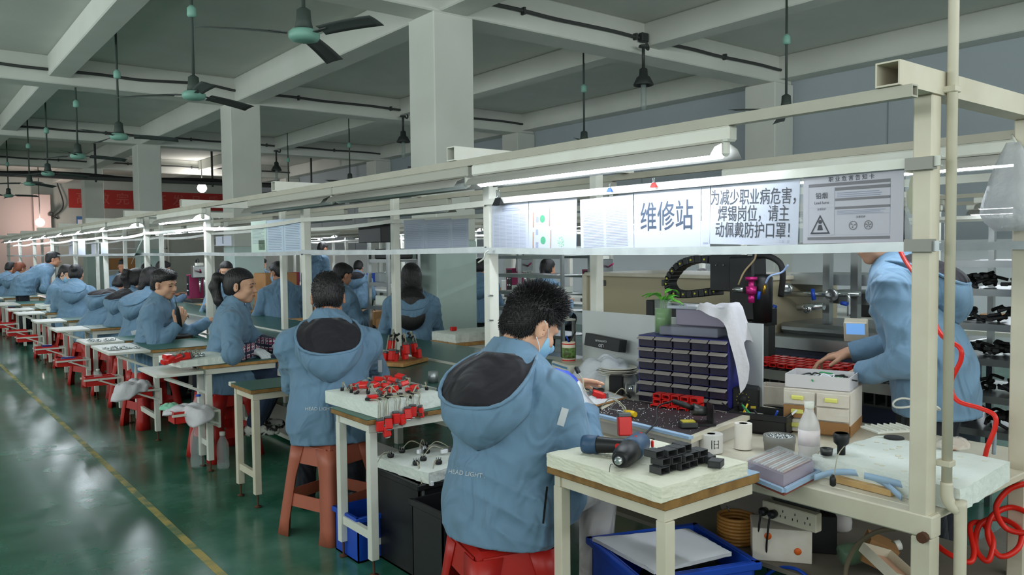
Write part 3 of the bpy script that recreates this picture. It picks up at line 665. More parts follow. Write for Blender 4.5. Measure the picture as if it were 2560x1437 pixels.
def person(label, loc, heading, lean=12, head=(0, 10, 0), hands=None, hair='short', mask=False, seated=True, res=0.011, fem=False, hood='black', jacket=None, trousers=None,
           skin=None, gloves=False, curl=0.7, group=None, hairm=None, feet=None, stool_z=0.45, hips=0.0, scale=1.0, side=0.0, inner=None, face=False, open_collar=False, strands=0, palm=None, sleeves=None, hem=None, legs=True, shoe=None, name='person', wr=0.009, poles=None, hipz=None, spike=0.0):
    sk = skin or M_skin; jk = jacket or M_jkt; ph = math.radians(heading)
    root = thing(name, label, 'person', (loc[0], loc[1], 0), -ph, group)
    toL = lambda p: Rz(ph) @ (np.array(p, float) - V(loc[0], loc[1], 0))
    ln = math.radians(lean); sd = math.radians(side)
    pz = hipz if hipz else (stool_z + 0.085 if seated else 0.90 * scale)
    pel = V(0, 0, pz); w = V(math.sin(sd), math.sin(ln), math.cos(ln)); w /= np.linalg.norm(w); f = V(0, math.cos(ln), -math.sin(ln)); r = np.cross(f, w); r /= np.linalg.norm(r); f = np.cross(w, r)
    T = lambda x, y, z: nb + r * x + f * y + w * z
    SL = 0.445 * scale; nb = pel + w * SL; chest = pel + w * 0.32 * scale
    hy, hp, hr = (math.radians(a) for a in head)
    HR = Rz(-hy) @ Rx(-hp) @ Ry(hr)
    nk = V(0, math.sin(ln * 0.6 + hp * 0.35), math.cos(ln * 0.6 + hp * 0.35)) * 0.072
    hc = nb + nk + HR @ V(0, 0.028, 0.092)
    sh = [T(s * (0.165 if fem else 0.182), 0.0, -0.065) for s in (-1, 1)]
    hd = [toL(p) for p in hands] if hands else [V(-0.16, 0.36, 0.74), V(0.16, 0.36, 0.74)]
    if palm is not None: palm = [[x for k0 in range(0, len(p_), 3) for x in Rz(ph) @ V(*p_[k0:k0 + 3])] for p_ in palm]
    ua, fa = 0.285 * scale, 0.245 * scale; arms = []
    for i, s in enumerate((-1, 1)):
        pole = V(s * 0.42, -0.5, -0.8) if not poles else np.array(poles[i], float)
        el, wr_ = ik(sh[i], hd[i], ua, fa, pole); arms.append((sh[i], el, wr_))
    if seated:
        kn = [V(s * 0.13, 0.42, pz + 0.005) for s in (-1, 1)]; an = [V(s * 0.13, 0.38, 0.09) for s in (-1, 1)]
    else: kn = [V(s * 0.10, 0.03, 0.49 * scale) for s in (-1, 1)]; an = [V(s * 0.10, -0.02, 0.085) for s in (-1, 1)]
    if feet: an = [toL(p) for p in feet]; kn = [ik(V(s * 0.09, 0, pz), an[i], 0.42, 0.43, (s * 0.3, 1, 0.2))[0] for i, s in enumerate((-1, 1))]
    hip = [V(s * 0.09, 0.0, pz) for s in (-1, 1)]
    allp = np.array([pel, nb, hc + 0.16, hc - 0.16] + [p for a in arms for p in a] + kn + an + hip)
    lo, hi = allp.min(0) - 0.17, allp.max(0) + 0.17; lo[2] = max(lo[2], -0.02)
    # body
    fl = Field(lo, hi, res)
    fl.cone(pel + w * 0.02, chest, 0.13, 0.135, 0.05, flat=(f, 0.68)); fl.cone(chest, nb - w * 0.06, 0.135, 0.10, 0.05, flat=(f, 0.65))
    fl.cone(nb - w * 0.03, hc + HR @ V(0, -0.022, -0.045), 0.058 if not fem else 0.050, 0.056 if not fem else 0.048, 0.03)
    for i in range(2):
        a, e, q = arms[i]; fl.cone(nb - w * 0.05, a, 0.06, 0.055, 0.04); fl.cone(a, e, 0.047, 0.040, 0.03); fl.cone(e, q, 0.039, 0.026, 0.02, flat=None)
        dd = q - e; dd /= np.linalg.norm(dd); nn = V(0, 0, 1) if palm is None else np.array(palm[i], float); s = (-1, 1)[i]
        hand_field(fl, q, dd if palm is None or len(palm[i]) < 6 else np.array(palm[i][3:]), nn[:3] + 1e-3, -s, curl if not hasattr(curl, '__len__') else curl[i], sc=0.94 if fem else 1.0)
        if legs: fl.cone(hip[i], kn[i], 0.075, 0.05, 0.03); fl.cone(kn[i], an[i], 0.048, 0.035, 0.02); fl.cone(an[i] + V(0, -0.02, -0.045), an[i] + V(0, 0.12, -0.06), 0.03, 0.022, 0.02)
    head_field(fl, hc, HR, fem)
    body = field_obj('body', fl, sk, root)
    # jacket
    fl = Field(lo, hi, res); hz = hem if hem is not None else (pz - 0.105 if seated else pz - 0.16)
    wb = 0.182 if not fem else 0.168
    fl.cone(V(0, 0.0, hz - 0.05), pel + w * 0.06, wb + 0.012, wb, 0.05, flat=(f, 0.80)); fl.cone(pel + w * 0.05, chest, wb - 0.004, wb + 0.002, 0.06, flat=(f, 0.74)); fl.cone(chest, nb - w * 0.09, wb, 0.135, 0.06, flat=(f, 0.70))
    for i in range(2):
        a, e, q = arms[i]; dd = (q - e) / np.linalg.norm(q - e); fl.cone(nb - w * 0.04, a - w * 0.012, 0.074, 0.066, 0.07); fl.cone(a - w * 0.012, e, 0.068, 0.060, 0.05); fl.cone(e, q - dd * 0.015, 0.060, 0.047, 0.03)
    if seated:
        for i in range(2): fl.cone(hip[i] + V(0, 0, -0.01), hip[i] * 0.55 + kn[i] * 0.45, 0.105, 0.095, 0.06)
    fl.cone(nb - w * 0.04, nb + w * 0.050 + f * 0.006, 0.092, 0.080, 0.03)                       # collar
    if open_collar:
        for s in (-1, 1): fl.cone(nb + r * s * 0.075 + w * 0.015 + f * 0.03, nb + r * s * 0.085 - w * 0.07 + f * 0.115, 0.016, 0.014, 0.02)
    if wr: fl.wrinkle(wr, 75.0, len(label) * 0.13)
    fl.cone(nb - w * 0.03 + f * 0.012, nb + w * 0.2 + f * 0.035, 0.066, 0.075, 0.008, 's')
    if inner: fl.cone(nb + f * 0.07 + w * 0.05, pel + w * 0.18 + f * 0.24, 0.050, 0.016, 0.01, 's')
    fl.plane((0, 0, hz), (0, -0.12 if seated else 0.0, -1))
    if seated: fl.plane((0, 0.22, 0), (0, 1, 0.1)) if False else None
    for i in range(2):
        a, e, q = arms[i]; dd = (q - e) / np.linalg.norm(q - e)
        cut = q - dd * 0.005; g = fl.sl(cut - 0.09, cut + 0.09, 0.0)
        if g is not None:
            p = fl.grid(g) - cut; near = np.linalg.norm(p - (p @ dd)[..., None] * dd, axis=-1) < 0.075
            fl.F[g] = np.where(near, np.maximum(fl.F[g], (p @ dd)), fl.F[g])
    jo = field_obj('jacket', fl, jk, root)
    root['_j'] = 1; del root['_j']
    if hood:
        nu, nv = 25, 11; hk = 1.0 if not fem else 0.92
        A = curve_pts([(-0.088, 0.012, 0.050), (-0.128, -0.045, 0.030), (-0.155, -0.135, -0.035), (-0.120, -0.200, -0.105), (0.0, -0.222, -0.130), (0.120, -0.200, -0.105), (0.155, -0.135, -0.035), (0.128, -0.045, 0.030), (0.088, 0.012, 0.050)], 3)
        Bc = curve_pts([(-0.080, 0.012, 0.046), (-0.078, -0.02, 0.046), (-0.070, -0.060, 0.048), (-0.040, -0.092, 0.048), (0.0, -0.100, 0.048), (0.040, -0.092, 0.048), (0.070, -0.060, 0.048), (0.078, -0.02, 0.046), (0.080, 0.012, 0.046)], 3)
        Cc = curve_pts([(-0.095, 0.0, 0.01), (-0.150, -0.03, -0.045), (-0.160, -0.090, -0.12), (-0.095, -0.125, -0.205), (0.0, -0.132, -0.265), (0.095, -0.125, -0.205), (0.160, -0.090, -0.12), (0.150, -0.03, -0.045), (0.095, 0.0, 0.01)], 3)
        jit = len(label) * 0.37; gi, go = [], []
        for i in range(nu):
            u = i / (nu - 1); cu = math.sin(math.pi * u); a_ = A[i] + V(0, -0.006, 0.008) * math.sin(5 * math.pi * u + jit) * cu; ri, ro = [], []
            for j in range(nv):
                v = j / (nv - 1); q = a_ * (1 - v) + Bc[i] * v; sg = math.sin(math.pi * min(1, v * 1.12)) ** 0.8
                q = q + V(0, (-0.030 * cu + 0.006 * math.sin(7 * u * math.pi + 3 * v + jit)) * sg, -0.012 * cu * sg + 0.006 * math.sin(9 * math.pi * u + jit) * sg); ri.append(T(*(q * hk)))
                q = a_ * (1 - v) + Cc[i] * v; bl = math.sin(math.pi * v ** 0.8); q = q + V(0, -0.016 * cu * bl + 0.005 * math.sin(8 * math.pi * u + 5 * v + jit) * bl, -0.035 * cu * bl); ro.append(T(*(q * hk)))
            gi.append(ri); go.append(ro)
        MB().sheet(gi, 0.002).build('hood_lining', M_lin if hood == 'black' else jk, root)
        hdp = MB().sheet(go[::-1], 0.003); hdp.tube([T(*(p_ * hk)) + 0 * f for p_ in A], 0.0065, 7); hdp.build('hood', jk, root)
    if inner: 
        l2 = Field(nb - 0.22, nb + 0.2, 0.01); l2.cone(nb - w * 0.01, nb - w * 0.06, 0.064, 0.075, 0.02); l2.cone(nb - w * 0.06, pel + w * 0.2, 0.125, 0.14, 0.03, flat=(f, 0.72)); l2.cone(nb - w * 0.02, nb + w * 0.2 + f * 0.03, 0.055, 0.055, 0.005, 's'); field_obj('shirt', l2, inner, root)
    # trousers, shoes
    if legs:
        fl = Field(lo, hi, max(res, 0.010))
        tq = 0.8 if lean > 40 else 1.0; fl.cone(pel, pel + w * 0.08, 0.155 * tq, 0.15 * tq, 0.05, flat=(f, 0.78))
        for i in range(2): fl.cone(hip[i], kn[i], 0.094 * tq, 0.070, 0.04); fl.cone(kn[i], an[i] + V(0, 0, 0.0), 0.068, 0.055, 0.03)
        fl.wrinkle(0.003, 30, 2.0); fl.plane((0, 0, 0.05), (0, 0, -1)); field_obj('trousers', fl, trousers or M_trs, root)
        for i in range(2):
            b = an[i]; fl = Field(b - V(0.08, 0.10, 0.1), b + V(0.08, 0.22, 0.1), max(0.008, res * 0.9))
            fl.cone(b + V(0, -0.03, -0.05), b + V(0, 0.12, -0.062), 0.042, 0.038, 0.03); fl.cone(b + V(0, 0, 0.0), b + V(0, 0, -0.04), 0.045, 0.05, 0.02); fl.plane(b + V(0, 0, -0.085), (0, 0, -1))
            field_obj('shoe', fl, shoe or M_black, root)
    # hair
    hm = hairm or M_hair; hs = min(res, 0.008)
    ext = 0.62 if hair in ('long',) else 0.30
    fl = Field(hc - V(0.26, 0.32, ext), hc + V(0.26, 0.24, 0.22), hs)
    E = lambda p, rr, kk=0.012, op='u': fl.ell(hc + HR @ V(*p), rr, HR, kk, op)
    Cn = lambda a, b, r1, r2, kk=0.02, op='u': fl.cone(hc + HR @ V(*a), hc + HR @ V(*b), r1, r2, kk, op)
    if hair == 'spiky':
        E((0, -0.018, 0.036), (0.0775, 0.099, 0.090)); E((0, -0.055, -0.025), (0.064, 0.052, 0.06), 0.03); E((0, 0.020, 0.095), (0.050, 0.060, 0.035), 0.03)
    elif hair == 'buzz':
        E((0, -0.020, 0.036), (0.079, 0.100, 0.089)); E((0, -0.055, -0.025), (0.066, 0.052, 0.055), 0.03)
    elif hair == 'short':
        E((0, -0.018, 0.038), (0.0805, 0.102, 0.091)); E((0, 0.042, 0.086), (0.058, 0.046, 0.028), 0.03); E((0, -0.06, -0.02), (0.068, 0.055, 0.055), 0.03)
    else:
        E((0, -0.020, 0.036), (0.080, 0.104, 0.088)); E((0, -0.05, -0.02), (0.074, 0.065, 0.07), 0.03)
    fl.wrinkle(0.0018 if hair not in ('spiky',) else 0.004, 110, 0.5)
    hl = 0.058 if hair in ('spiky', 'short') else 0.066
    fl.box(hc + HR @ V(0, 0.160, hl - 0.20), (0.2, 0.108, 0.20), HR @ Rx(0.22), 0.03, 0.015, 's')
    if hair in ('short', 'spiky', 'buzz'):
        fl.box(hc + HR @ V(0, 0.0, -0.200), (0.2, 0.2, 0.115), HR @ Rx(-0.25), 0.02, 0.01, 's')
        for s in (-1, 1): E((s * 0.08, 0.0, -0.018), (0.03, 0.034, 0.040), 0.006, 's')
    else:
        for s in (-1, 1): E((s * 0.09, 0.0, -0.025), (0.03, 0.018, 0.026), 0.006, 's')
        fl.box(hc + HR @ V(0, 0.03, -0.18), (0.2, 0.2, 0.09), HR @ Rx(-0.2), 0.02, 0.01, 's')
    if hair == 'pony':
        b0 = hc + HR @ V(0, -0.115, 0.055); pts = [b0, b0 + V(0, -0.045, 0.0), b0 + HR @ V(0.0, -0.035, 0) + V(0, -0.03, -0.07), b0 + V(0.01, -0.04, -0.16), b0 + V(0.02, -0.015, -0.235)]
        for j, (a, b) in enumerate(zip(pts[:-1], pts[1:])): fl.cone(a, b, (0.018, 0.030, 0.036, 0.030)[j], (0.030, 0.036, 0.030, 0.008)[j], 0.015)
    elif hair == 'bun':
        E((0, -0.115, 0.035), (0.038, 0.034, 0.038), 0.012)
    elif hair == 'lowtail':
        b0 = hc + HR @ V(0, -0.09, -0.02); pts = [b0, b0 + V(0, -0.025, -0.06), b0 + V(0, -0.03, -0.15), b0 + V(0.01, -0.02, -0.23)]
        for j, (a, b) in enumerate(zip(pts[:-1], pts[1:])): fl.cone(a, b, (0.034, 0.030, 0.028)[j], (0.030, 0.028, 0.008)[j], 0.015)
    elif hair == 'long':
        b0 = hc + HR @ V(0, -0.05, 0.0); fl.cone(b0, b0 + V(0, -0.05, -0.13), 0.085, 0.085, 0.03, flat=(f, 0.7)); fl.cone(b0 + V(0, -0.05, -0.13), nb - f * 0.12 - w * 0.06, 0.085, 0.115, 0.04, flat=(f, 0.5)); fl.cone(nb - f * 0.12 - w * 0.06, nb - f * 0.145 - w * 0.17, 0.115, 0.12, 0.04, flat=(f, 0.42))
    elif hair == 'messy':
        E((0, -0.02, 0.09), (0.06, 0.06, 0.04), 0.02)
    ho = field_obj('hair', fl, hm, root)
    if strands:
        me = ho.data; nv = len(me.vertices); rng = np.random.RandomState(len(label)); sb = MB()
        nrm = [v_.normal.copy() for v_ in me.vertices]; ci = rng.choice(nv, min(strands, nv), replace=False)
        for i in ci:
            p = np.array(me.vertices[i].co); n = np.array(nrm[i]); q = HR.T @ (p - hc); flow = HR @ V(0.15 * q[0] / 0.08, (0.25 if spike else 0.8) - 0.5 * (q[1] < -0.02), (1.0 if spike else 0.3) if q[2] > 0.045 + 0.035 * rng.rand() else -1.0)
            zt = max(0, min(1, (q[2] - 0.015 + 0.02 * rng.rand()) / 0.085)); t = n * (0.12 + 0.9 * spike * zt) + flow * (0.7 - 0.2 * zt) + rng.normal(0, 0.12 + 0.12 * zt, 3); t /= np.linalg.norm(t)
            zz = max(0, (q[2] - 0.025) / 0.10); Ls = (0.006 + 0.005 * rng.rand()) * (1 + spike * 2.6 * min(zz, 1))
            sb.tube([p - n * 0.003, p + t * Ls * 0.55, p + t * Ls + V(0, 0, -0.15 * Ls)], [0.0017, 0.0013, 0.0003], 4, False)
        so = sb.build('hair_strands', hm, ho)
        so['kind'] = 'stuff'
    if mask:
        fl = Field(hc - 0.14, hc + 0.14, min(res, 0.005)); mk = hc
        fl.ell(hc + HR @ V(0, 0.026, -0.045), (0.068, 0.072, 0.074), HR, 0.01); fl.cone(hc + HR @ V(0, 0.086, 0.0), hc + HR @ V(0, 0.105, -0.035), 0.012, 0.016, 0.03); fl.ell(hc + HR @ V(0, 0.062, -0.088), (0.034, 0.03, 0.03), HR, 0.02)
        fl.box(hc + HR @ V(0, -0.09, 0), (0.2, 0.125, 0.3), HR @ Rx(-0.2), 0.005, 0.0, 's'); fl.box(hc + HR @ V(0, 0.05, 0.085), (0.2, 0.3, 0.10), HR @ Rx(-0.12), 0.005, 0.0, 's')
        mo = field_obj('face_mask', fl, M_mask, root)
        for s in (-1, 1):
            for z0, z1 in ((-0.018, 0.022), (-0.088, -0.038)):
                MB().tube(curve_pts([hc + HR @ V(s * 0.064, 0.032, z0 * 1.0), hc + HR @ V(s * 0.079, 0.012, (z0 + z1) / 2), hc + HR @ V(s * 0.084, -0.022, z1)], 4), 0.0017, 5).build('ear_loop', M_maskw, mo)
    if face:
        for s in (-1, 1):
            a = MB(); a.tube([hc + HR @ V(s * (0.015 + 0.008 * j), 0.0885 - 0.0028 * j - 0.0012 * j * j * 0.4, 0.019 + 0.003 * math.sin(j)) for j in range(5)], [0.0015, 0.0032, 0.0034, 0.0028, 0.0012], 6); a.build('eyebrow', M_brow, root)
            a = MB(); a.tube([hc + HR @ V(s * (0.018 + 0.007 * j), (0.0800, 0.0815, 0.0805, 0.077, 0.071)[j], (-0.002, 0.000, 0.000, -0.0015, -0.004)[j]) for j in range(5)], [0.0010, 0.0030, 0.0034, 0.0026, 0.001], 6); a.build('eye', M_eye, root)
        a = MB(); a.tube([hc + HR @ V(-0.021 + 0.007 * j, 0.0875 + 0.0025 * (1 - abs(j - 3) / 3) * 1.2 - 0.0015 * abs(j - 3), -0.0615 + 0.0009 * abs(j - 3)) for j in range(7)], [0.0015, 0.004, 0.0052, 0.0054, 0.0052, 0.004, 0.0015], 6); a.build('lips', M_lip, root)
    info = dict(hc=hc, HR=HR, nb=nb, w=w, f=f, r=r, arms=arms, T=T, jacket=jo, body=body, pel=pel, toL=toL, hair=ho)
    return root, info
def glove(root, info, i, curl, palm=None, m=M_glove, cuff=0.03):
    a, e, q = info['arms'][i]; dd = (q - e) / np.linalg.norm(q - e); s = (-1, 1)[i]; nn = V(0, 0, 1) if palm is None else np.array(palm, float)
    d2 = dd if palm is None or len(palm) < 6 else np.array(palm[3:], float)
    fl = Field(q - 0.2, q + 0.24, 0.005); hand_field(fl, q, d2, nn[:3] + 1e-3, -s, curl, grow=0.0035); fl.cone(q - dd * cuff, q, 0.036, 0.033, 0.01)
    return field_obj('glove', fl, m, root)
def print_on(obj, txt, size, org, right, up, out, m, name='print', bold=0.0):
    """letters laid on the surface of obj (all in the parent's frame)"""
    v, f = text_mesh(txt, size, bold) if isinstance(txt, str) else txt
    bv = BVHTree.FromPolygons([x.co for x in obj.data.vertices], [p.vertices for p in obj.data.polygons]); r = np.array(right, float); u = np.array(up, float); o = np.array(out, float); vs = []
    for p in v:
        q = np.array(org) + r * p[0] + u * p[1] + o * 0.3; h = bv.ray_cast(Vector(q), Vector(-o))
        vs.append(np.array(h[0]) + o * 0.0022 if h[0] is not None else np.array(org) + r * p[0] + u * p[1])
    return MB().add(vs, f).build(name, m, obj.parent)

def patch(obj, info, px, py, X, w_, h_, m, name, rot=0.0, hd=0.0, txt=None):
    """a flat mark that lies on the cloth, placed on the side that shows at (px, py)"""
    o = info['toL'](P(px, py, X=X)); Q = Rz(math.radians(hd)); d = Q @ (CAM - P(px, py, X=X)); d /= np.linalg.norm(d); r = np.cross(V(0, 0, 1), d); r /= np.linalg.norm(r); u = np.cross(d, r); c, s_ = math.cos(rot), math.sin(rot); r, u = r * c + u * s_, u * c - r * s_
    n, k = max(2, int(w_ / 0.008)), max(2, int(h_ / 0.008)); v = [(w_ * (i / n - 0.5), h_ * (j / k - 0.5)) for i in range(n + 1) for j in range(k + 1)]; f = [(i * (k + 1) + j, (i + 1) * (k + 1) + j, (i + 1) * (k + 1) + j + 1, i * (k + 1) + j + 1) for i in range(n) for j in range(k)]
    return print_on(obj, txt if txt else (v, f), h_, o, r, u, d, m, name)
# ---------------- the people near the camera ----------------
M_pale = cloth_mat('pale_trousers', '#c9c6c6', '#b5b1b0')
fg, I = person('man in blue hooded jacket and face mask working at the repair bench', (1.53, 2.03), 74, lean=9, head=(20, 30, 5), hair='spiky', mask=True, res=0.0065, stool_z=0.44, skin=M_skin2,
    hands=((1.80, 2.10, 0.86), (1.872, 1.985, 0.805)), palm=((0.2, 0.3, 0.9, 0.75, -0.55, 0.25), (0.55, -0.8, 0.25, -0.30, 0.22, 0.9)), curl=(0.35, 0.8), strands=5200, spike=1.0, trousers=M_pale, poles=((-0.5, -0.5, -0.8), (0.35, -0.2, -0.9)), wr=0.011)
GP = (0.55, -0.8, 0.25, -0.30, 0.22, 0.9)
gl = glove(fg, I, 1, 0.8, [*(Rz(math.radians(74)) @ V(*GP[:3])), *(Rz(math.radians(74)) @ V(*GP[3:]))])
q = I['arms'][1][2]; fl = Field(q - 0.2, q + 0.24, 0.005); hand_field(fl, q, Rz(math.radians(74)) @ V(*GP[3:]), Rz(math.radians(74)) @ V(*GP[:3]), -1, 0.8, grow=0.0048, only='tips'); field_obj('glove_coating', fl, M_gblue, gl)
M_refl2 = mat('reflective_print', '#c9cdd2', 0.4)
patch(I['jacket'], I, 1166, 1184, 1.45, 0.1, 0.019, M_refl2, 'jacket_print', rot=-0.16, hd=74, txt='HEAD LIGHT .')
patch(I['jacket'], I, 1407, 1042, 1.72, 0.022, 0.055, M_refl2, 'sleeve_patch', rot=-0.3, hd=74); patch(I['jacket'], I, 1363, 1262, 1.66, 0.006, 0.11, M_black, 'pocket_zip', rot=-0.12, hd=74)
p3_, I3 = person('broad man in blue hooded jacket seen from behind with cropped hair', (1.665, 3.56), 24, lean=8, head=(3, 18, 0), hair='buzz', res=0.0075, hands=((1.78, 4.0, 0.72), (2.05, 3.92, 0.72)), strands=3600, wr=0.011)
patch(I3['jacket'], I3, 800, 1022, 1.6, 0.1, 0.022, M_refl2, 'jacket_print', rot=-0.05, hd=24, txt='HEAD LIGHT .'); patch(I3['jacket'], I3, 950, 915, 1.8, 0.02, 0.06, M_refl2, 'sleeve_patch', hd=24)
M_plaid = mat('plaid_cotton', '#8b3050', 0.8)
def plaid():
    m = M_plaid; nt = m.node_tree; N = nt.nodes; L = nt.links; b = N['Principled BSDF']; tc = N.new('ShaderNodeTexCoord'); last = None
    for ax, sc, c in (('X', 26, '#d9ccd2'), ('Z', 30, '#e2d6da'), ('Z', 11, '#2c2a44'), ('Y', 24, '#2f2c48')):
        wv = N.new('ShaderNodeTexWave'); wv.bands_direction = ax; wv.inputs['Scale'].default_value = sc / 2.0
        r = N.new('ShaderNodeValToRGB'); r.color_ramp.elements[0].position = 0.72; r.color_ramp.elements[1].position = 0.8
        mx = N.new('ShaderNodeMixRGB'); mx.inputs[2].default_value = hexc(c); mx.inputs[1].default_value = hexc('#9a2f55')
        L.new(tc.outputs['Object'], wv.inputs[0]); L.new(wv.outputs['Fac'], r.inputs[0]); L.new(r.outputs[0], mx.inputs[0])
        if last: L.new(last.outputs[0], mx.inputs[1])
        last = mx
    L.new(last.outputs[0], b.inputs['Base Color'])
plaid()
M_shoe = mat('white_black_sneaker', '#d8d6cf', 0.6, noise=(22, '#1c1c1c', 1.0, 0.04))
wo, I4 = person('woman with ponytail and plaid sleeve covers seated at the wooden edged table', (1.74, 5.38), 112, lean=12, head=(14, 4, 0), hair='pony', res=0.008, fem=True, hood=None, hands=((2.08, 5.34, 0.715), (1.86, 5.17, 0.715)), poles=((-0.8, -0.5, 0.1), (0.9, -0.5, 0.15)),
    palm=((0, 0, 1, 0.5, -0.5, -0.1), (0.0, 0, 1, 0.45, -0.75, -0.15)), curl=(0.8, 0.6), skin=M_skin2, face=True, trousers=M_jean, shoe=M_shoe, open_collar=True, inner=mat('mustard_shirt', '#a8882e', 0.8), feet=((1.96, 5.28, 0.24), (1.86, 5.12, 0.24)))
for i in range(2):
    gp = ((0, 0, 1, 0.5, -0.5, -0.1), (0.0, 0, 1, 0.45, -0.75, -0.15))[i]; glove(wo, I4, i, (0.8, 0.6)[i], [*(Rz(math.radians(112)) @ V(*gp[:3])), *(Rz(math.radians(112)) @ V(*gp[3:]))])
    a, e, q = I4['arms'][i]; fl = Field(np.minimum(e, q) - 0.1, np.maximum(e, q) + 0.1, 0.008); d = (q - e) / np.linalg.norm(q - e); fl.cone(e + d * 0.02, q + d * 0.0, 0.064, 0.050, 0.0); fl.wrinkle(0.003, 60, 1.0); field_obj('sleeve_cover', fl, M_plaid, wo)
sm, I5 = person('smiling man in open blue jacket holding an electric screwdriver', (1.64, 6.76), 122, lean=9, head=(20, 10, 4), hair='short', res=0.008, hood=None, open_collar=True, inner=mat('grey_shirt', '#8c9390', 0.8), skin=M_skin2, face=True, stool_z=0.43,
    hands=((2.14, 6.86, 0.79), (1.77, 6.50, 0.80)), palm=((0.2, -0.2, 1, 0.8, 0.1, -0.2), (0.3, -0.9, 0.2, 0.5, 0.1, 0.85)), curl=(0.7, 1.1), strands=900, poles=((-0.2, -0.6, -0.8), (0.5, -0.5, -0.8)))
patch(sm and I5['jacket'], I5, 340, 830, 1.6, 0.07, 0.035, M_refl2, 'sleeve_patch', rot=0.2, hd=122)
patch(I4['jacket'], I4, 562, 815, 1.8, 0.06, 0.02, M_refl2, 'sleeve_patch', rot=-0.3, hd=112)
# workers further along the near side
def worker(label, x, y, hd, **k):
    k.setdefault('res', 0.012); k.setdefault('legs', True); return person(label, (x, y), hd, **k)
worker('dark haired worker with mustard collar half hidden behind the smiling man', 1.72, 7.62, 60, lean=16, head=(10, 18, 0), hair='lowtail', fem=True, hood='blue', inner=MATS['mustard_shirt'])
worker('woman with high ponytail in blue jacket, second behind the smiling man', 1.72, 8.38, 62, lean=22, head=(8, 24, 0), hair='pony', fem=True, skin=M_skin2)
worker('stooping worker with black hood lining and head hidden behind a ponytail', 1.66, 9.25, 66, lean=36, head=(4, 34, 0), hair='short')
worker('woman with tied bun in blue jacket seen from behind far down the line', 1.74, 10.75, 22, lean=14, head=(0, 20, 0), hair='bun', fem=True, hood='blue')
worker('woman in blue jacket and face mask looking down far down the line', 1.70, 12.0, 118, lean=14, head=(20, 30, 0), hair='lowtail', fem=True, mask=True, hood=None, open_collar=True, skin=M_skin2)
worker('man in light blue jacket bending over the line far behind the masked woman', 1.60, 14.22, 84, lean=58, head=(14, 6, 0), hair='short', hood=None, seated=False, hands=((2.08, 14.40, 0.70), (2.05, 14.08, 0.70)))
worker('worker with reddish brown hair at the far left edge', 1.72, 16.6, 60, lean=14, head=(0, 20, 0), hair='lowtail', hairm=M_hairb, fem=True, hood='blue')
worker('dark haired worker cut off by the left edge of the photo', 1.70, 18.0, 60, lean=18, head=(0, 18, 0), hair='short', hood='blue')
# far side of the conveyor
worker('woman with long black hair in blue jacket seen from behind', 3.42, 5.72, 34, lean=6, head=(-6, 14, 0), hair='long', fem=True, hood='blue', res=0.010, hands=((3.5, 6.15, 0.72), (3.75, 6.0, 0.72)))
worker('boyish worker in blue jacket and mask seen from behind across the conveyor', 3.42, 8.45, 8, lean=8, head=(-28, 14, 0), hair='short', mask=True, hood=None, res=0.010)
worker('woman with centre parted hair facing the camera behind the ponytailed woman', 3.25, 9.75, 210, lean=4, head=(-6, 12, 0), hair='bun', fem=True, hood=None, skin=M_skin2, res=0.010)
worker('worker almost hidden behind the head of the broad man', 3.40, 7.22, 70, lean=12, head=(10, 20, 0), hair='short', hood='blue')
worker('worker with messy raised hair across the line behind two bent heads', 3.35, 15.6, 200, lean=6, head=(0, 10, 0), hair='messy', hood=None)
worker('dark haired worker looking down behind the ponytailed row', 3.2, 13.2, 205, lean=16, head=(0, 25, 0), hair='lowtail', fem=True, hood=None, skin=M_skin2)
worker('short haired man in profile behind the smiling man', 3.0, 12.1, 80, lean=10, head=(0, 10, 0), hair='short', hood=None)
# second line
worker('man in blue standing bent at the second line beyond the white posts', 6.02, 13.6, 70, lean=32, head=(0, 20, 0), hair='short', hood='blue', seated=False, hands=((6.5, 13.75, 0.9), (6.48, 13.5, 0.9)))
worker('worker with black hood lining seen from behind at the second line', 5.95, 11.7, 40, lean=20, head=(0, 30, 0), hair='short')
worker('worker in blue at the second line beside the second pillar', 5.95, 16.0, 60, lean=10, head=(0, 15, 0), hair='short', hood='blue')
worker('dark haired worker in blue behind the wire rack', 5.9, 6.95, 70, lean=8, head=(10, 10, 0), hair='lowtail', fem=True, hood='blue')
worker('worker in blue partly hidden by a white post and the grey pillar', 5.9, 8.2, 40, lean=8, head=(0, 10, 0), hair='short', hood='blue')
worker('worker in blue bending behind the black drag chain', 5.9, 4.75, 60, lean=34, head=(0, 34, 0), hair='short', hood='black')
# standing man at the right
st, I6 = person('standing man in blue hooded jacket behind the nearest post, face cut by the sign rail', (3.20, 1.40), -14, lean=20, head=(-24, 14, 0), hair='short', seated=False, res=0.008, skin=M_skin2, hipz=0.83,
    hands=((2.98, 1.60, 0.855), (3.35, 1.85, 0.88)), poles=((-0.6, -0.8, -0.6), (0.6, -0.6, -0.5)), open_collar=True, hem=0.70, wr=0.011)
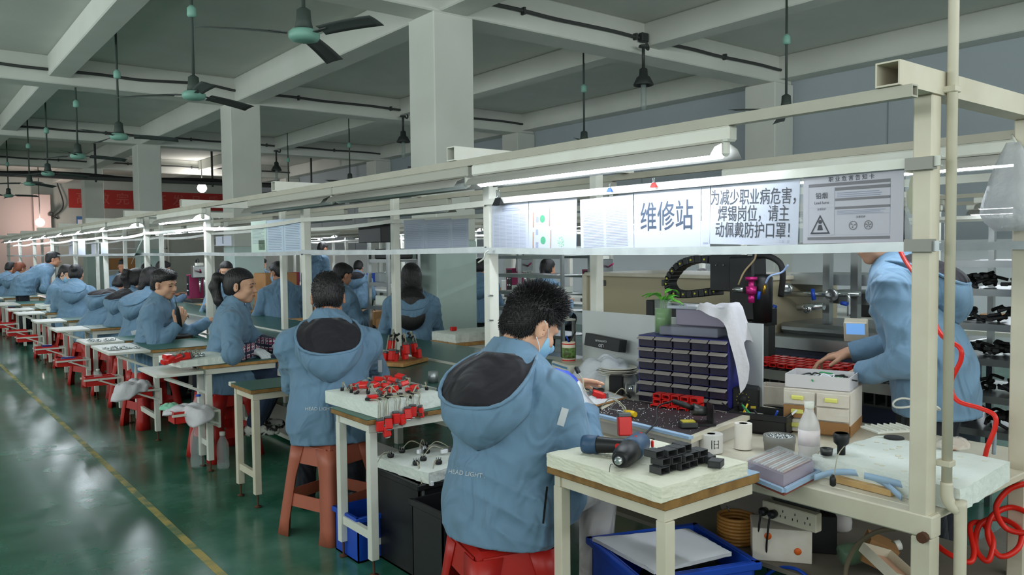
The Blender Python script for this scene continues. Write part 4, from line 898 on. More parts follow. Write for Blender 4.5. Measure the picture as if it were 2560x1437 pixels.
# ---------------- side tables along the aisle ----------------
T1 = side_table(1.335, 1.80, 1.535, 1.94, 0.711, 'nearest side table with plywood edge and blue rim carrying the thick foam slab', M_edge, M_ply, th=0.03, legm=M_cream)
MB().tube([(1.80, 1.345, 0.64), (1.80, 1.335, 0.625)], 0.002, 5).build('wire_tie', M_black, T1, True)
T2 = side_table(2.90, 3.24, 1.515, 1.975, TZ, 'side table with worn plywood edge carrying foam with red headlamp parts')
MB().bx(1.75, 1.80, 2.890, 2.8995, 0.650, 0.662).build('edge_clip', M_rust, T2, True)
T3 = side_table(4.10, 4.42, 1.47, 1.975, 0.635, 'narrow low side table with bare green top left of the broad man', legm=M_cream)
MB().bx(1.465, 1.50, 4.40, 4.43, 0.615, 0.64, 0.004).build('corner_guard', M_white, T3, True)
T4 = side_table(4.98, 5.20, 1.50, 1.975, TZ, 'side table with plywood edge before the ponytailed woman', M_green, M_ply2)
def wing(y0, y1, x0, x1, z, par, brace=True):
    w_ = MB().bx(x0, x1, y0, y1, z - 0.018, z, 0.003).build('white_wing', M_white, par, True)
    for y in (y0 + 0.05, y1 - 0.05):
        MB().bar((x0 + 0.06, y, z - 0.03), (x1 + 0.04, y, z - 0.15), 0.016, 0.016).build('brace', M_white, w_, True)
wing(4.96, 5.40, 1.22, 1.495, TZ - 0.03, T4)
WT = [(6.06, 6.68, 'first white topped wing table past the ponytailed woman, with steel parts'), (6.86, 7.26, 'second white topped wing table past the ponytailed woman'), (8.20, 8.63, 'third white topped wing table, plain, down the aisle side'),
      (9.42, 9.85, 'fourth white topped wing table down the aisle side'), (10.87, 11.36, 'fifth white topped wing table with foam blocks behind'), (11.75, 12.2, 'sixth white topped wing table down the aisle side'), (13.1, 13.9, 'seventh white topped wing table at the masked woman'), (15.2, 15.8, 'last white topped wing table at the left edge of the photo')]
wts = []
for i, (a, b, lab) in enumerate(WT):
    t = side_table(a, b, 1.465, 1.975, TZ, lab, M_green, M_ply if i % 2 else M_ply2); wing(a, b, 1.185, 1.462, TZ, t); wts.append(t)
# red bins on brackets at the aisle side of the tables
M_bag = mat('thin_plastic_bag', '#dfe3ea', 0.35, alpha=0.75, bump=(30, 0.4))
def crumple(c, r, h, seed, n=40, m=16, droop=0.0, amp=0.28):
    rng = np.random.RandomState(seed); ph = rng.rand(12) * 6.28; g = []; sg = lambda q: np.abs(math.sin(q)) ** 0.6 - 0.6
    for j in range(m + 1):
        t = j / m; row = []
        for k in range(n + 1):
            a = 2 * math.pi * (k % n) / n; x0, y0 = math.cos(a) * t, math.sin(a) * t
            rr = r * math.sin(min(1, t * 1.05) * math.pi / 2 + 0.02) * (1 + amp * (0.9 * math.sin(2 * a + ph[0]) + 0.5 * math.sin(3 * a + ph[1] + t)) * t + amp * 0.5 * sg(4 * a + ph[2] + 3 * t) * t)
            z = h * (0.82 * (1 - t ** 2.2) + 0.10 + amp * 0.9 * (sg(5 * x0 + 3 * y0 + ph[3]) + 0.8 * sg(4 * y0 - 6 * x0 + ph[4]) + 0.5 * sg(9 * x0 + 8 * y0 + ph[5])) * (1 - 0.6 * t))
            dr = max(0, math.sin(1.5 * a + ph[6])) ** 2 + 0.5 * max(0, math.sin(3 * a + ph[7])); z -= droop * max(0, t - 0.6) / 0.4 * dr
            row.append(np.array(c) + V(rr * math.cos(a), rr * math.sin(a), max(z, -droop * 1.3 if droop else 0.002)))
        g.append(row)
    return MB().sheet(g, 0.0025)
def red_bin(x, y, z, label, rz=0.0):
    t = thing('red_bin', label, 'bin', (x, y, z), rz)
    m = MB()
    for c, d in (((0, 0, 0.004), (0.20, 0.13, 0.008)), ((0, 0.064, 0.035), (0.20, 0.005, 0.07)), ((0, -0.064, 0.035), (0.20, 0.005, 0.07)), ((0.098, 0, 0.035), (0.005, 0.13, 0.07)), ((-0.105, 0, 0.035), (0.005, 0.13, 0.07))): m.box(c, d)
    m.build('tub', M_red, t)
    b = MB(); b.box((0.02, -0.075, 0.05), (0.28, 0.012, 0.014)); b.box((0.02, 0.075, 0.05), (0.28, 0.012, 0.014)); b.bar((-0.02, -0.075, 0.045), (0.15, -0.075, -0.03), 0.012, 0.012); b.bar((-0.02, 0.075, 0.045), (0.15, 0.075, -0.03), 0.012, 0.012); b.box((0.155, 0, 0.0), (0.014, 0.165, 0.11))
    b.build('bracket', M_white, t); return t
BN = [((1.42, 5.02, 0.335), 'red bin full of pale cloth and green tissue under the ponytailed woman\'s table'), ((1.36, 6.12, 0.33), 'red bin heaped with white cloth beside the smiling man\'s table'), ((1.28, 6.92, 0.33), 'red bin holding bottles and tools below the second wing table'),
      ((1.28, 8.22, 0.34), 'red bin with dark and white things below the third wing table'), ((1.27, 9.44, 0.34), 'red bin with a blue box below the fourth wing table'), ((1.27, 10.9, 0.34), 'empty red bin below the fifth wing table'), ((1.27, 11.8, 0.34), 'red bin below the sixth wing table'), ((1.27, 13.2, 0.34), 'red bin far along the aisle below the seventh wing table')]
for p, lab in BN: red_bin(*p, lab)
single('cloth', crumple((1.42, 5.02, 0.37), 0.12, 0.06, 3, droop=0.05, amp=0.36), M_cloth, 'pale lilac cotton cloth spilling over the nearest red bin', 'cloth')
single('tissue', crumple((1.33, 5.10, 0.40), 0.05, 0.04, 5), mat('green_tissue', '#8fd0b4', 0.8), 'crumpled pale green tissue on the nearest red bin', 'tissue')
single('cloth', crumple((1.36, 6.13, 0.365), 0.125, 0.085, 9, droop=0.055, amp=0.36), M_cloth, 'white cotton cloth heaped high on the second red bin', 'cloth')
M_pet = mat('clear_plastic_bottle', '#dfe9ea', 0.08, alpha=0.2, spec=0.7)
M_label = mat('bottle_label', '#e6dfe0', 0.6, noise=(30, '#cbb3b8', 0.4))
def pet_bottle(p, h, r, label, cap=M_white, body=M_pet, lab=None, group=None):
    t = thing('plastic_bottle', label, 'bottle', p, 0, group); s = h / 0.22; k = r / 0.032
    MB().lathe([(0.001, 0.004), (0.026 * k, 0.0), (0.031 * k, 0.01 * s), (0.032 * k, 0.04 * s), (0.029 * k, 0.06 * s), (0.032 * k, 0.075 * s), (0.032 * k, 0.135 * s), (0.028 * k, 0.155 * s), (0.015 * k, 0.185 * s), (0.0125 * k, 0.2 * s)], (0, 0, 0), 22).build('bottle_body', body, t)
    MB().lathe([(0.014 * k, 0.198 * s), (0.0145 * k, 0.2 * s), (0.0145 * k, 0.219 * s), (0.001, 0.22 * s)], (0, 0, 0), 18).build('cap', cap, t)
    if lab: MB().lathe([(0.0325 * k, 0.08 * s), (0.0325 * k, 0.13 * s)], (0, 0, 0), 22).build('label_wrap', lab, t)
    return t
pet_bottle((1.615, 5.02, 0), 0.235, 0.038, 'clear water bottle standing on the floor right of the table leg')
pet_bottle((1.50, 5.16, 0), 0.30, 0.042, 'taller clear bottle on the floor behind the table leg')
pet_bottle((1.27, 6.90, 0.345), 0.11, 0.03, 'small jar with white lid in the red bin below the second wing table')
pet_bottle((1.47, 5.00, 0.37), 0.12, 0.032, 'jar with blue lid among cloth in the nearest red bin', cap=M_blue)
single('box', MB().box((1.27, 9.44, 0.395), (0.09, 0.07, 0.06), bev=0.004), M_navy, 'small navy box in the red bin below the fourth wing table', 'box')
single('reel', MB().lathe([(0.05, 0), (0.06, 0.004), (0.06, 0.02), (0.05, 0.03), (0.001, 0.03)], (1.27, 8.22, 0.39), 18), M_navy, 'navy and white reel in the red bin below the third wing table', 'reel')
# ---------------- stools ----------------
def stool(x, y, rz, m_, label, h=0.45, legs_only=False):
    t = thing('plastic_stool', label, 'stool', (x, y, 0), rz); a, b = 0.135, 0.185
    MB().lathe([(0.001, h), (0.06, h + 0.001), (0.15, h - 0.003), (0.178, h - 0.015), (0.18, h - 0.03)], (0, 0, 0), 4, R=Rz(math.pi / 4), smooth=False).build('seat', m_, t)
    for sx in (-1, 1):
        for sy in (-1, 1):
            g = []
            for j in range(7):
                z = (h - 0.02) * (1 - j / 6); q = a + (b - a) * j / 6; wd = 0.092 - 0.022 * min(1, j / 2) + 0.010 * (j == 6)
                g.append([(sx * (q - wd), sy * q, z), (sx * (q - 0.02), sy * q, z), (sx * (q - 0.004), sy * (q - 0.004), z), (sx * q, sy * (q - 0.02), z), (sx * q, sy * (q - wd), z)])
            if sx * sy < 0: g = g[::-1]
            MB().sheet(g, 0.004).build('leg', m_, t)
    for k in range(4):
        Q = Rz(k * math.pi / 2)
        for z0, z1, inset in ((h - 0.10, h - 0.015, 0.03), (0.145, 0.205, 0.035)):
            m = MB()
            q0 = a + (b - a) * (1 - z0 / h); q1 = a + (b - a) * (1 - z1 / h)
            m.add([Q @ V(-q0 + inset, q0 - 0.003, z0), Q @ V(q0 - inset, q0 - 0.003, z0), Q @ V(q1 - inset, q1 - 0.003, z1), Q @ V(-q1 + inset, q1 - 0.003, z1), Q @ V(-q0 + inset, q0 - 0.008, z0), Q @ V(q0 - inset, q0 - 0.008, z0), Q @ V(q1 - inset, q1 - 0.008, z1), Q @ V(-q1 + inset, q1 - 0.008, z1)], [(0, 1, 2, 3), (7, 6, 5, 4), (3, 2, 6, 7), (4, 5, 1, 0), (1, 5, 6, 2), (0, 3, 7, 4)]); m.build('apron', m_, t)
    return t
stool(1.53, 2.03, math.radians(-15), M_stool, 'bright red plastic stool under the man at the repair bench', 0.43)
stool(1.665, 3.56, math.radians(18), M_stoolp, 'terracotta plastic stool under the broad man seen from behind')
stool(1.74, 5.36, math.radians(10), M_stool, 'red plastic stool under the woman with plaid sleeves')
s0 = stool(1.62, 6.72, 0.2, M_stool, 'red plastic stool under the smiling man')
for x, y, lab in ((1.72, 7.62, 'red stool under the worker with the mustard collar'), (1.72, 8.38, 'red stool under the woman with the high ponytail'), (1.66, 9.25, 'red stool under the stooping worker'), (1.74, 10.75, 'red stool under the woman with the tied bun'), (1.70, 12.0, 'red stool under the masked woman far down the line'),
                  (3.42, 5.72, 'red stool under the long haired woman'), (3.42, 8.45, 'red stool under the boyish masked worker'), (3.4, 7.22, 'red stool under the worker hidden by the broad man'), (1.72, 16.6, 'red stool under the reddish brown haired worker')):
    dup(s0, (x, y, 0), 0.3, lab)
# ---------------- foam slabs and parts on the side tables ----------------
def slab(name, label, corners, z0, z1, m_, seed=1, nx=16, ny=16, pits=0, jag=0.004, layers=0, cat='foam'):
    """corners: four (x, y) in order; a soft edged slab with dents shown by darker flat discs"""
    rng = np.random.RandomState(seed); c = [np.array(q, float) for q in corners]; top = []
    P_ = [(rng.rand(), rng.rand()) for _ in range(pits)]
    for i in range(nx + 1):
        row = []
        for j in range(ny + 1):
            u, v = i / nx, j / ny; q = c[0] * (1 - u) * (1 - v) + c[1] * u * (1 - v) + c[2] * u * v + c[3] * (1 - u) * v
            e = min(u, 1 - u, v, 1 - v); z = z1 - (0.006 if e == 0 else 0) + rng.normal(0, 0.0006)
            row.append((*(q + (rng.normal(0, jag, 2) if e == 0 else 0)), z))
        top.append(row)
    g = np.array(top); m = MB().sheet(g)
    rim = [(i, 0) for i in range(nx)] + [(nx, j) for j in range(ny)] + [(i, ny) for i in range(nx, 0, -1)] + [(0, j) for j in range(ny, 0, -1)]
    L_ = max(2, layers + 1); rows = []
    for k in range(L_ * 2 + 1):
        t = k / (L_ * 2); rows.append([g[a][b] + V(*( rng.normal(0, jag * 0.35, 2)), -(z1 - 0.006 - z0) * t * 1.0 + (0)) for a, b in rim])
    for r_ in rows: r_.append(r_[0])
    rows[-1] = [V(p[0], p[1], z0) for p in rows[-1]]
    m.sheet(np.array(rows), smooth=False); bt = [tuple(p) for p in rows[-1][:-1]]; m.add(bt, [tuple(range(len(bt)))])
    cx, cy = sum(q[0] for q in c) / 4, sum(q[1] for q in c) / 4
    t = thing(name, label, cat, (cx, cy, z0)); m.build('foam_sheet', m_, t, True)
    if pits:
        for a, b in P_:
            u, v = 0.06 + 0.88 * a, 0.06 + 0.88 * b; q = c[0] * (1 - u) * (1 - v) + c[1] * u * (1 - v) + c[2] * u * v + c[3] * (1 - u) * v
            o = MB().lathe([(0.001, 0.0008), (0.006, 0.0008), (0.008, 0.0002)], (q[0], q[1], z1), 10).build('dent_shade', mat('foam_dent_shade', '#dedcc8' if m_ is M_foamy else '#d6dcd4', 0.85), t, True)  # flat disc, the shade of a dent is painted as a darker colour
    return t
slab('foam_slab', 'thick stack of yellowed white foam sheets on the nearest side table', [(1.513, 1.775), (1.505, 1.322), (1.878, 1.335), (1.875, 1.735)], 0.712, 0.757, M_foamy, 3, pits=26, layers=3, jag=0.0012)
slab('foam_slab', 'white foam slab under the red headlamp parts beside the masked man', [(1.546, 3.36), (1.561, 2.895), (1.925, 2.945), (1.905, 3.38)], TZ + 0.001, 0.728, M_foam, 4, jag=0.0012)
slab('foam_slab', 'white foam slab with torn corner on the table of the ponytailed woman', [(1.33, 5.33), (1.36, 4.97), (1.70, 5.0), (1.66, 5.30)], TZ + 0.001, 0.715, M_foam, 6, jag=0.0016)
# headlamp modules: a red lamp body on a short cable with a black plug
M_redl = mat('lamp_red_shell', '#d4231f', 0.3)
M_grey = mat('grey_cap_plastic', '#55585a', 0.5)
M_wire = mat('pale_grey_cable', '#a8a48f', 0.55)
M_chr = mat('chrome_lens', '#c9ced0', 0.15, 0.9)
def Rdir(d, roll=0.0):
    d = np.array(d, float); d /= np.linalg.norm(d); u = np.cross((0, 0, 1), d); u = V(1, 0, 0) if np.linalg.norm(u) < 1e-3 else u / np.linalg.norm(u); v = np.cross(d, u); B = np.stack([d, u, v], 1); return B @ Rx(roll)
def module(p, d, plug, label, group, roll=0.0, via=None, lens=False, s=1.0):
    """p: tail end of the lamp body where the cable leaves, d: direction the body points in"""
    t = thing('headlamp_module', label, 'lamp part', p, 0, group); p = np.array(p, float); R = Rdir(d, roll)
    MB().box(R @ V(0.028 * s, 0, 0), (0.042 * s, 0.031 * s, 0.020 * s), R=R, bev=0.004).build('red_shell', M_redl, t)
    MB().box(R @ V(0.003 * s, 0, 0), (0.010 * s, 0.029 * s, 0.018 * s), R=R, bev=0.003).build('end_cap', M_grey, t)
    if lens: MB().box(R @ V(0.051 * s, 0, 0), (0.005, 0.02, 0.012), R=R, bev=0.001).build('lens', M_chr, t)
    q = np.array(plug, float) - p; mid = (np.array(via, float) - p) if via is not None else (R @ V(-0.03, 0, 0) + q) * 0.5 + V(0, 0, 0.03)
    c = MB(); a = R @ V(-0.003, 0, 0)
    for k in (-0.003, 0.003): c.tube(curve_pts([a + R @ V(0, k, 0), a + R @ V(-0.018, k * 1.3, 0), mid + V(k * 1.5, k, 0), q], 6), 0.0017, 5)
    c.build('cable', M_wire, t)
    b = MB(); dq = q - mid; R2 = Rdir(dq + 1e-6); b.box(q, (0.018, 0.015, 0.012), R=R2, bev=0.003); b.lathe([(0.004, -0.004), (0.0075, 0), (0.0075, 0.006)], q + R2 @ V(0.01, 0, 0), 8, R=R2 @ np.array([[0, 0, 1], [0, 1, 0], [-1, 0, 0]])); b.build('plug', M_black, t)
    return t
G = 'red headlamp parts on the foam beside the masked man'
rng = np.random.RandomState(11); zt = 0.728
hang = [(1.566, 2.90, 0.66), (1.590, 2.897, 0.635), (1.603, 2.898, 0.665), (1.645, 2.905, 0.68), (1.668, 2.908, 0.672), (1.705, 2.912, 0.69), (1.735, 2.918, 0.695), (1.775, 2.925, 0.685)]
for i, (x, y, z) in enumerate(hang):
    module((x, y - 0.014, z + 0.005), (0.12 * math.sin(i * 2), -0.06 - 0.1 * (i % 3), -1), (x - 0.01 + 0.02 * math.sin(i), y + 0.06 + 0.02 * (i % 2), zt + 0.009), 'red headlamp part dangling over the near edge of the foam slab on its cable', 'red headlamp parts dangling from the foam', roll=0.4 * math.sin(i * 1.7), via=(x, y - 0.006, zt + 0.012), lens=True, s=1.05)
for i in range(20):
    u, v = 0.16 + 0.17 * (i % 5) + rng.uniform(-0.05, 0.05), 0.16 + 0.2 * (i // 5) + rng.uniform(-0.06, 0.06)
    x, y = 1.57 + 0.33 * u, 2.93 + 0.42 * v; an = rng.uniform(0, 6.28); up_ = 0.012 + 0.016 * (i % 3)
    d = (math.cos(an), math.sin(an), 0.12 * math.sin(i)); q = (x + rng.uniform(-0.07, 0.07), y + rng.uniform(-0.07, 0.07), zt + 0.008)
    module((x, y, zt + up_), d, q, 'red headlamp part lying in the tangle on the foam slab', G, roll=rng.uniform(-0.6, 0.6), via=((x * 2 + q[0]) / 3 - 0.02 * d[0], (y + q[1]) / 2, zt + 0.03 + 0.02 * rng.rand()), lens=i % 4 == 0)
G2 = 'red headlamp parts hanging off the foam at the ponytailed woman'
for i in range(9):
    x, y = 1.335 + 0.05 * (i % 3), 4.985 + 0.045 * (i // 3); module((x, y, 0.735 - 0.03 * (i // 6)), (-1, -0.5 + 0.3 * (i % 3), -0.45 + 0.16 * (i % 4)), (x + 0.07, y + 0.06, 0.724), 'dark red headlamp part piled over the aisle end of the foam', G2, roll=i, s=1.3)
for i in range(7): single('lens_holder', MB().lathe([(0.022, 0), (0.024, 0.012), (0.016, 0.02), (0.010, 0.021), (0.001, 0.012)], (1.40 + 0.035 * (i % 4), 5.03 + 0.045 * (i // 4) + 0.01 * (i % 2), 0.7155), 14), M_chr, 'small chrome lens holder in the heap on the foam at the aisle end', 'lamp part', group='chrome lens holders on the foam')
for i in range(16): single('lens_holder', MB().lathe([(0.019, 0), (0.021, 0.006), (0.012, 0.010), (0.001, 0.004)], (1.24 + 0.033 * (i % 6) + 0.012 * math.sin(i * 3), 6.24 + 0.07 * (i // 6) + 0.02 * math.sin(i * 5), TZ + 0.0005), 12), M_chr, 'small steel ring part on the first white wing table', 'ring', group='steel ring parts on the first wing table')
for i in range(14): single('lens_holder', MB().lathe([(0.019, 0), (0.021, 0.006), (0.012, 0.010), (0.001, 0.004)], (1.24 + 0.034 * (i % 6) + 0.012 * math.sin(i * 2.3), 6.95 + 0.07 * (i // 6) + 0.02 * math.sin(i * 4), TZ + 0.0005), 12), M_chr, 'small steel ring part on the second white wing table', 'ring', group='steel ring parts on the second wing table')
# clump of red modules standing on a board on the conveyor
bd = P(1005, 905, Z=TZ + 0.01)
single('wooden_board', MB().box((bd[0], bd[1], TZ + 0.014), (0.30, 0.20, 0.022), rz=0.5, bev=0.002), M_ply2, 'wooden board under the standing clump of red headlamp parts on the conveyor', 'board')
for i in range(14):
    a = i * 0.9; r = 0.02 + 0.012 * i ** 0.5 * 1.6; x, y = bd[0] + r * math.cos(a) * 1.2, bd[1] + r * math.sin(a)
    z = TZ + 0.080 + 0.055 * (i % 3 == 0) + 0.02 * (i % 2)
    module((x, y, z), (0.15 * math.cos(a), 0.15 * math.sin(a), -1), (x * 0.7 + bd[0] * 0.3, y * 0.7 + bd[1] * 0.3, TZ + 0.155 + 0.01 * (i % 4)), 'red headlamp part in the standing clump on the wooden board', 'red headlamp parts clumped on the conveyor board', roll=a, s=1.35)
# white foam with bare sockets on black bins, between the two men
slab('foam_slab', 'white foam slab with loose lamp sockets on black bins below table height', [(1.665, 3.12), (1.70, 2.74), (2.03, 2.80), (2.0, 3.15)], 0.402, 0.452, M_foam, 8, jag=0.002, pits=6)
def bin_(name, label, c, d, h, m_, rz=0.0, th=0.006, rim=0.012, cat='crate'):
    t = thing(name, label, cat, c, rz); m = MB(); a, b = d[0] / 2, d[1] / 2
    m.box((0, 0, 0.004), (d[0], d[1], 0.008))
    for s_ in (-1, 1): m.box((s_ * (a - th / 2), 0, h / 2), (th, d[1], h)); m.box((0, s_ * (b - th / 2), h / 2), (d[0], th, h))
    m.build('tub', m_, t); r = MB()
    for s_ in (-1, 1): r.box((s_ * (a + rim / 2 - 0.003), 0, h - 0.012), (rim + 0.004, d[1] + 2 * rim, 0.024), bev=0.003); r.box((0, s_ * (b + rim / 2 - 0.003), h - 0.012), (d[0] + 2 * rim, rim + 0.004, 0.024), bev=0.003)
    r.build('rim', m_, t); return t
bin_('black_bin', 'tall black plastic bin under the foam with sockets', (1.84, 2.94, 0), (0.34, 0.36, 0), 0.40, M_black)
bin_('black_bin', 'second black plastic bin behind the masked man, dark beneath the table', (1.72, 2.62, 0), (0.20, 0.22, 0), 0.36, M_black)
bin_('blue_bin', 'dark blue bin with a small label under the table with headlamp parts', (1.69, 3.20, 0), (0.26, 0.22, 0), 0.20, M_blue)
single('paper_label', MB().box((1.655, 3.088, 0.075), (0.045, 0.0006, 0.03)), M_paper, 'small white paper label on the dark blue bin', 'label')
G3 = 'lamp sockets with grey cables on the lower foam slab'
sk_ = [((1.70, 3.04, 0.47), (1.62, 3.05, 0.40)), ((1.78, 3.08, 0.475), (1.86, 3.02, 0.47)), ((1.72, 2.86, 0.47), (1.69, 2.76, 0.36)), ((1.78, 2.90, 0.465), (1.90, 2.92, 0.47)), ((1.86, 3.0, 0.47), (1.95, 2.95, 0.465)), ((1.80, 2.81, 0.47), (1.72, 2.75, 0.40)), ((1.93, 2.86, 0.468), (1.98, 2.95, 0.47)), ((1.90, 3.08, 0.47), (1.82, 3.0, 0.468))]
for i, (a, b) in enumerate(sk_):
    t = thing('lamp_socket', 'loose black lamp socket with grey cable on the lower foam slab', 'lamp part', (a[0], a[1], 0.4525), 0, G3); a = np.array(a) - V(a[0], a[1], 0.4525) ; o = V(sk_[i][0][0], sk_[i][0][1], 0.4525); b = np.array(b) - o
    MB().lathe([(0.012, 0), (0.015, 0.004), (0.015, 0.014), (0.009, 0.02), (0.001, 0.021)], (0, 0, 0), 10).build('socket', M_black, t)
    for k in range(6): MB().box((0.011 * math.cos(k), 0.011 * math.sin(k), 0.022), (0.002, 0.002, 0.012)).build('pin', M_chr, t)
    c = MB()
    for e in (-0.0025, 0.0025): c.tube(curve_pts([(0, e, 0.018), b * 0.4 + V(e, 0, 0.045), b * 0.85 + V(0, e, 0.02), b], 7), 0.0018, 5)
    c.build('cable', M_wire, t); MB().box(b, (0.03, 0.014, 0.018) if i % 2 else (0.012, 0.012, 0.03), rz=i, bev=0.002).build('tag', M_paper if i % 2 else M_grey, t)
# things on the conveyor beside the broad man and behind the masked man
p = P(1083, 955, Z=TZ); single('steel_sleeve', MB().lathe([(0.026, 0), (0.026, 0.055), (0.012, 0.056), (0.010, 0.045), (0.001, 0.044)], (p[0], p[1], TZ + 0.001), 22), M_alu, 'short grey metal cylinder standing on the green table', 'cylinder')
t = thing('pneumatic_tool', 'black ribbed hand tool lying on the green table behind the masked man', 'tool', P(1125, 990, Z=TZ + 0.001), -0.7)
MB().lathe([(0.02, -0.06), (0.026, -0.05), (0.027, 0.05), (0.02, 0.07)], (0, 0, 0.027), 16, 'x').build('grip', M_black, t); MB().lathe([(0.018, 0), (0.019, 0.05), (0.022, 0.052), (0.022, 0.07), (0.012, 0.075)], (0.0, 0, 0.045), 16).build('collar', M_dksteel, t)
m = MB()
for k in range(6): m.lathe([(0.0275, -0.004), (0.0285, 0), (0.0275, 0.004)], (-0.04 + 0.016 * k, 0, 0.027), 16, 'x')
m.build('ribs', M_rubber, t)
p = P(445, 843, Z=TZ); t = thing('black_tray', 'black tray holding a round lens in front of the smiling man', 'tray', (p[0], p[1], TZ + 0.001)); MB().box((0, 0, 0.01), (0.2, 0.13, 0.02), bev=0.004).build('tray', M_black, t); MB().lathe([(0.06, 0.021), (0.055, 0.026), (0.001, 0.026)], (-0.01, 0, 0), 20).build('lens', M_dksteel, t)
a = I5['arms'][1][2]; 
t = thing('electric_screwdriver', 'slim black electric screwdriver held upright by the smiling man', 'tool', (1.775, 6.47, 0.83)); MB().lathe([(0.016, -0.05), (0.018, 0.0), (0.016, 0.09), (0.010, 0.11), (0.004, 0.12), (0.003, 0.16)], (0, 0, 0), 12, R=Rx(0.25) @ Ry(-0.2)).build('body', M_black, t)
p = P(640, 872, Z=TZ); t = thing('lamp_lens', 'small olive green lamp piece under the gloved hand of the ponytailed woman', 'lamp part', (p[0], p[1], TZ + 0.001)); MB().lathe([(0.02, 0.0), (0.024, 0.02), (0.02, 0.045), (0.006, 0.05)], (0, 0, 0.024), 14, 'x').build('shell', mat('olive_glass', '#4a5a22', 0.2), t)
single('tissue', crumple((1.70, 5.03, TZ + 0.001), 0.045, 0.03, 21), M_cloth, 'crumpled white paper beside the foam on the table of the ponytailed woman', 'tissue')
BZ = 0.648; RZ_ = 0.70
# ---------------- on the nearest foam slab ----------------
FZ = 0.757
t = thing('cordless_drill', 'blue and black cordless drill with red buttons lying on the yellowed foam slab', 'drill', P(1545, 1140, Z=FZ + 0.01))
hx = P(1575, 1170, Z=FZ); o = np.array(t.location)
M_dblue = mat('drill_blue_shell', '#33506e', 0.45)
nose = P(1548, 1150, Z=FZ + 0.03) - o; back = P(1600, 1105, Z=FZ + 0.036) - o; d = (nose - back); L = np.linalg.norm(d); d /= L
m = MB().tube([back - d * 0.012, back, back + d * L * 0.45, back + d * L * 0.5], [0.022, 0.031, 0.034, 0.030], 18); m.build('motor_housing', M_dblue, t)
MB().tube([back + d * L * 0.5, back + d * L * 0.52, back + d * L * 0.80, back + d * L * 0.95, nose], [0.026, 0.033, 0.031, 0.024, 0.018], 18).build('gear_collar', M_black, t)
MB().tube([nose, nose + d * 0.010, nose + d * 0.018], [0.013, 0.011, 0.006], 14).build('chuck', M_chr, t)
ha = back + d * L * 0.25; hb = P(1470, 1110, Z=FZ + 0.026) - o
MB().tube([ha, ha * 0.6 + hb * 0.4, ha * 0.25 + hb * 0.75, hb], [0.020, 0.021, 0.024, 0.026], 16).build('grip', M_black, t)
MB().tube([ha * 0.22 + hb * 0.78, hb, hb + (hb - ha) * 0.1], [0.027, 0.0275, 0.025], 16).build('battery', M_dblue, t)
q = ha * 0.62 + hb * 0.38; MB().box(q + V(-0.012, -0.018, 0.002), (0.022, 0.016, 0.018), rz=0.6, bev=0.003).build('trigger', M_redl, t)
for s_, z in ((0.30, 0.030), (0.05, 0.028)): MB().box(back + d * L * s_ + V(0.002, -0.004, z), (0.014, 0.010, 0.006), rz=0.6, bev=0.002).build('red_button', M_redl, t)
MB().box(back + V(0.03, -0.02, -0.006), (0.008, 0.016, 0.018), rz=-0.8, bev=0.002).build('side_button', M_redl, t)
# stack of black rectangular sleeves
M_sleeve = mat('black_sleeve_plastic', '#3a3b3d', 0.45)
def sleeve_proto():
    m = MB(); a, b, th, L = 0.0175, 0.0095, 0.002, 0.042
    for (y, z, w_, h) in ((0, b - th / 2, 2 * a, th), (0, -b + th / 2, 2 * a, th), (a - th / 2, 0, th, 2 * b), (-a + th / 2, 0, th, 2 * b)): m.box((0, y, z), (L, w_, h), bev=0.0009)
    m.box((-L / 2 + 0.004, 0, 0), (0.002, 2 * a - 0.003, 2 * b - 0.003))
    return m
p0 = P(1645, 1183, Z=FZ); dirn = P(1775, 1150, Z=FZ) - p0; dirn /= np.linalg.norm(dirn); rzs = math.atan2(dirn[1], dirn[0]); nrm = V(-dirn[1], dirn[0], 0)
sl0 = None; k = 0
for lay, n, off in ((0, 6, 0), (1, 5, 0.012), (2, 4, 0.0)):
    for i in range(n):
        q = p0 + dirn * (0.006 + off + 0.0365 * i) + nrm * (0.008 * math.sin(i * 2 + lay) + 0.012 * (lay == 2)); z = FZ + 0.0105 + 0.0196 * lay
        lab, g = 'small open black plastic sleeve in the stack on the yellowed foam slab', 'black sleeves stacked on the foam'
        if sl0 is None: sl0 = single('plastic_sleeve', sleeve_proto(), M_sleeve, lab, 'sleeve', base=V(0, 0, 0), group=g); o_ = sl0
        else: o_ = dup(sl0)
        o_.location = [float(v) for v in (q[0], q[1], z)]; o_.rotation_euler = (0, 0, rzs - math.pi / 2 + 0.06 * math.sin(i * 3 + lay))
for px, py, a, lab in ((1790, 1157, 0.4, 'lone black plastic sleeve lying apart at the right end of the stack'), (1765, 1143, 1.0, 'black plastic sleeve leaning behind the right end of the stack'), (1650, 1140, 0.3, 'grey backed plastic sleeve behind the stack')):
    q = P(px, py, Z=FZ + 0.0105); o_ = dup(sl0, (q[0], q[1], FZ + 0.0105), a, lab); del o_['group']
single('wire_end', MB().tube(curve_pts([P(1523, 1180, Z=FZ + 0.002), P(1526, 1162, Z=FZ + 0.018), P(1532, 1160, Z=FZ + 0.020)], 6), 0.0009, 5), M_black, 'thin black bent wire sticking out of the foam below the drill', 'wire')
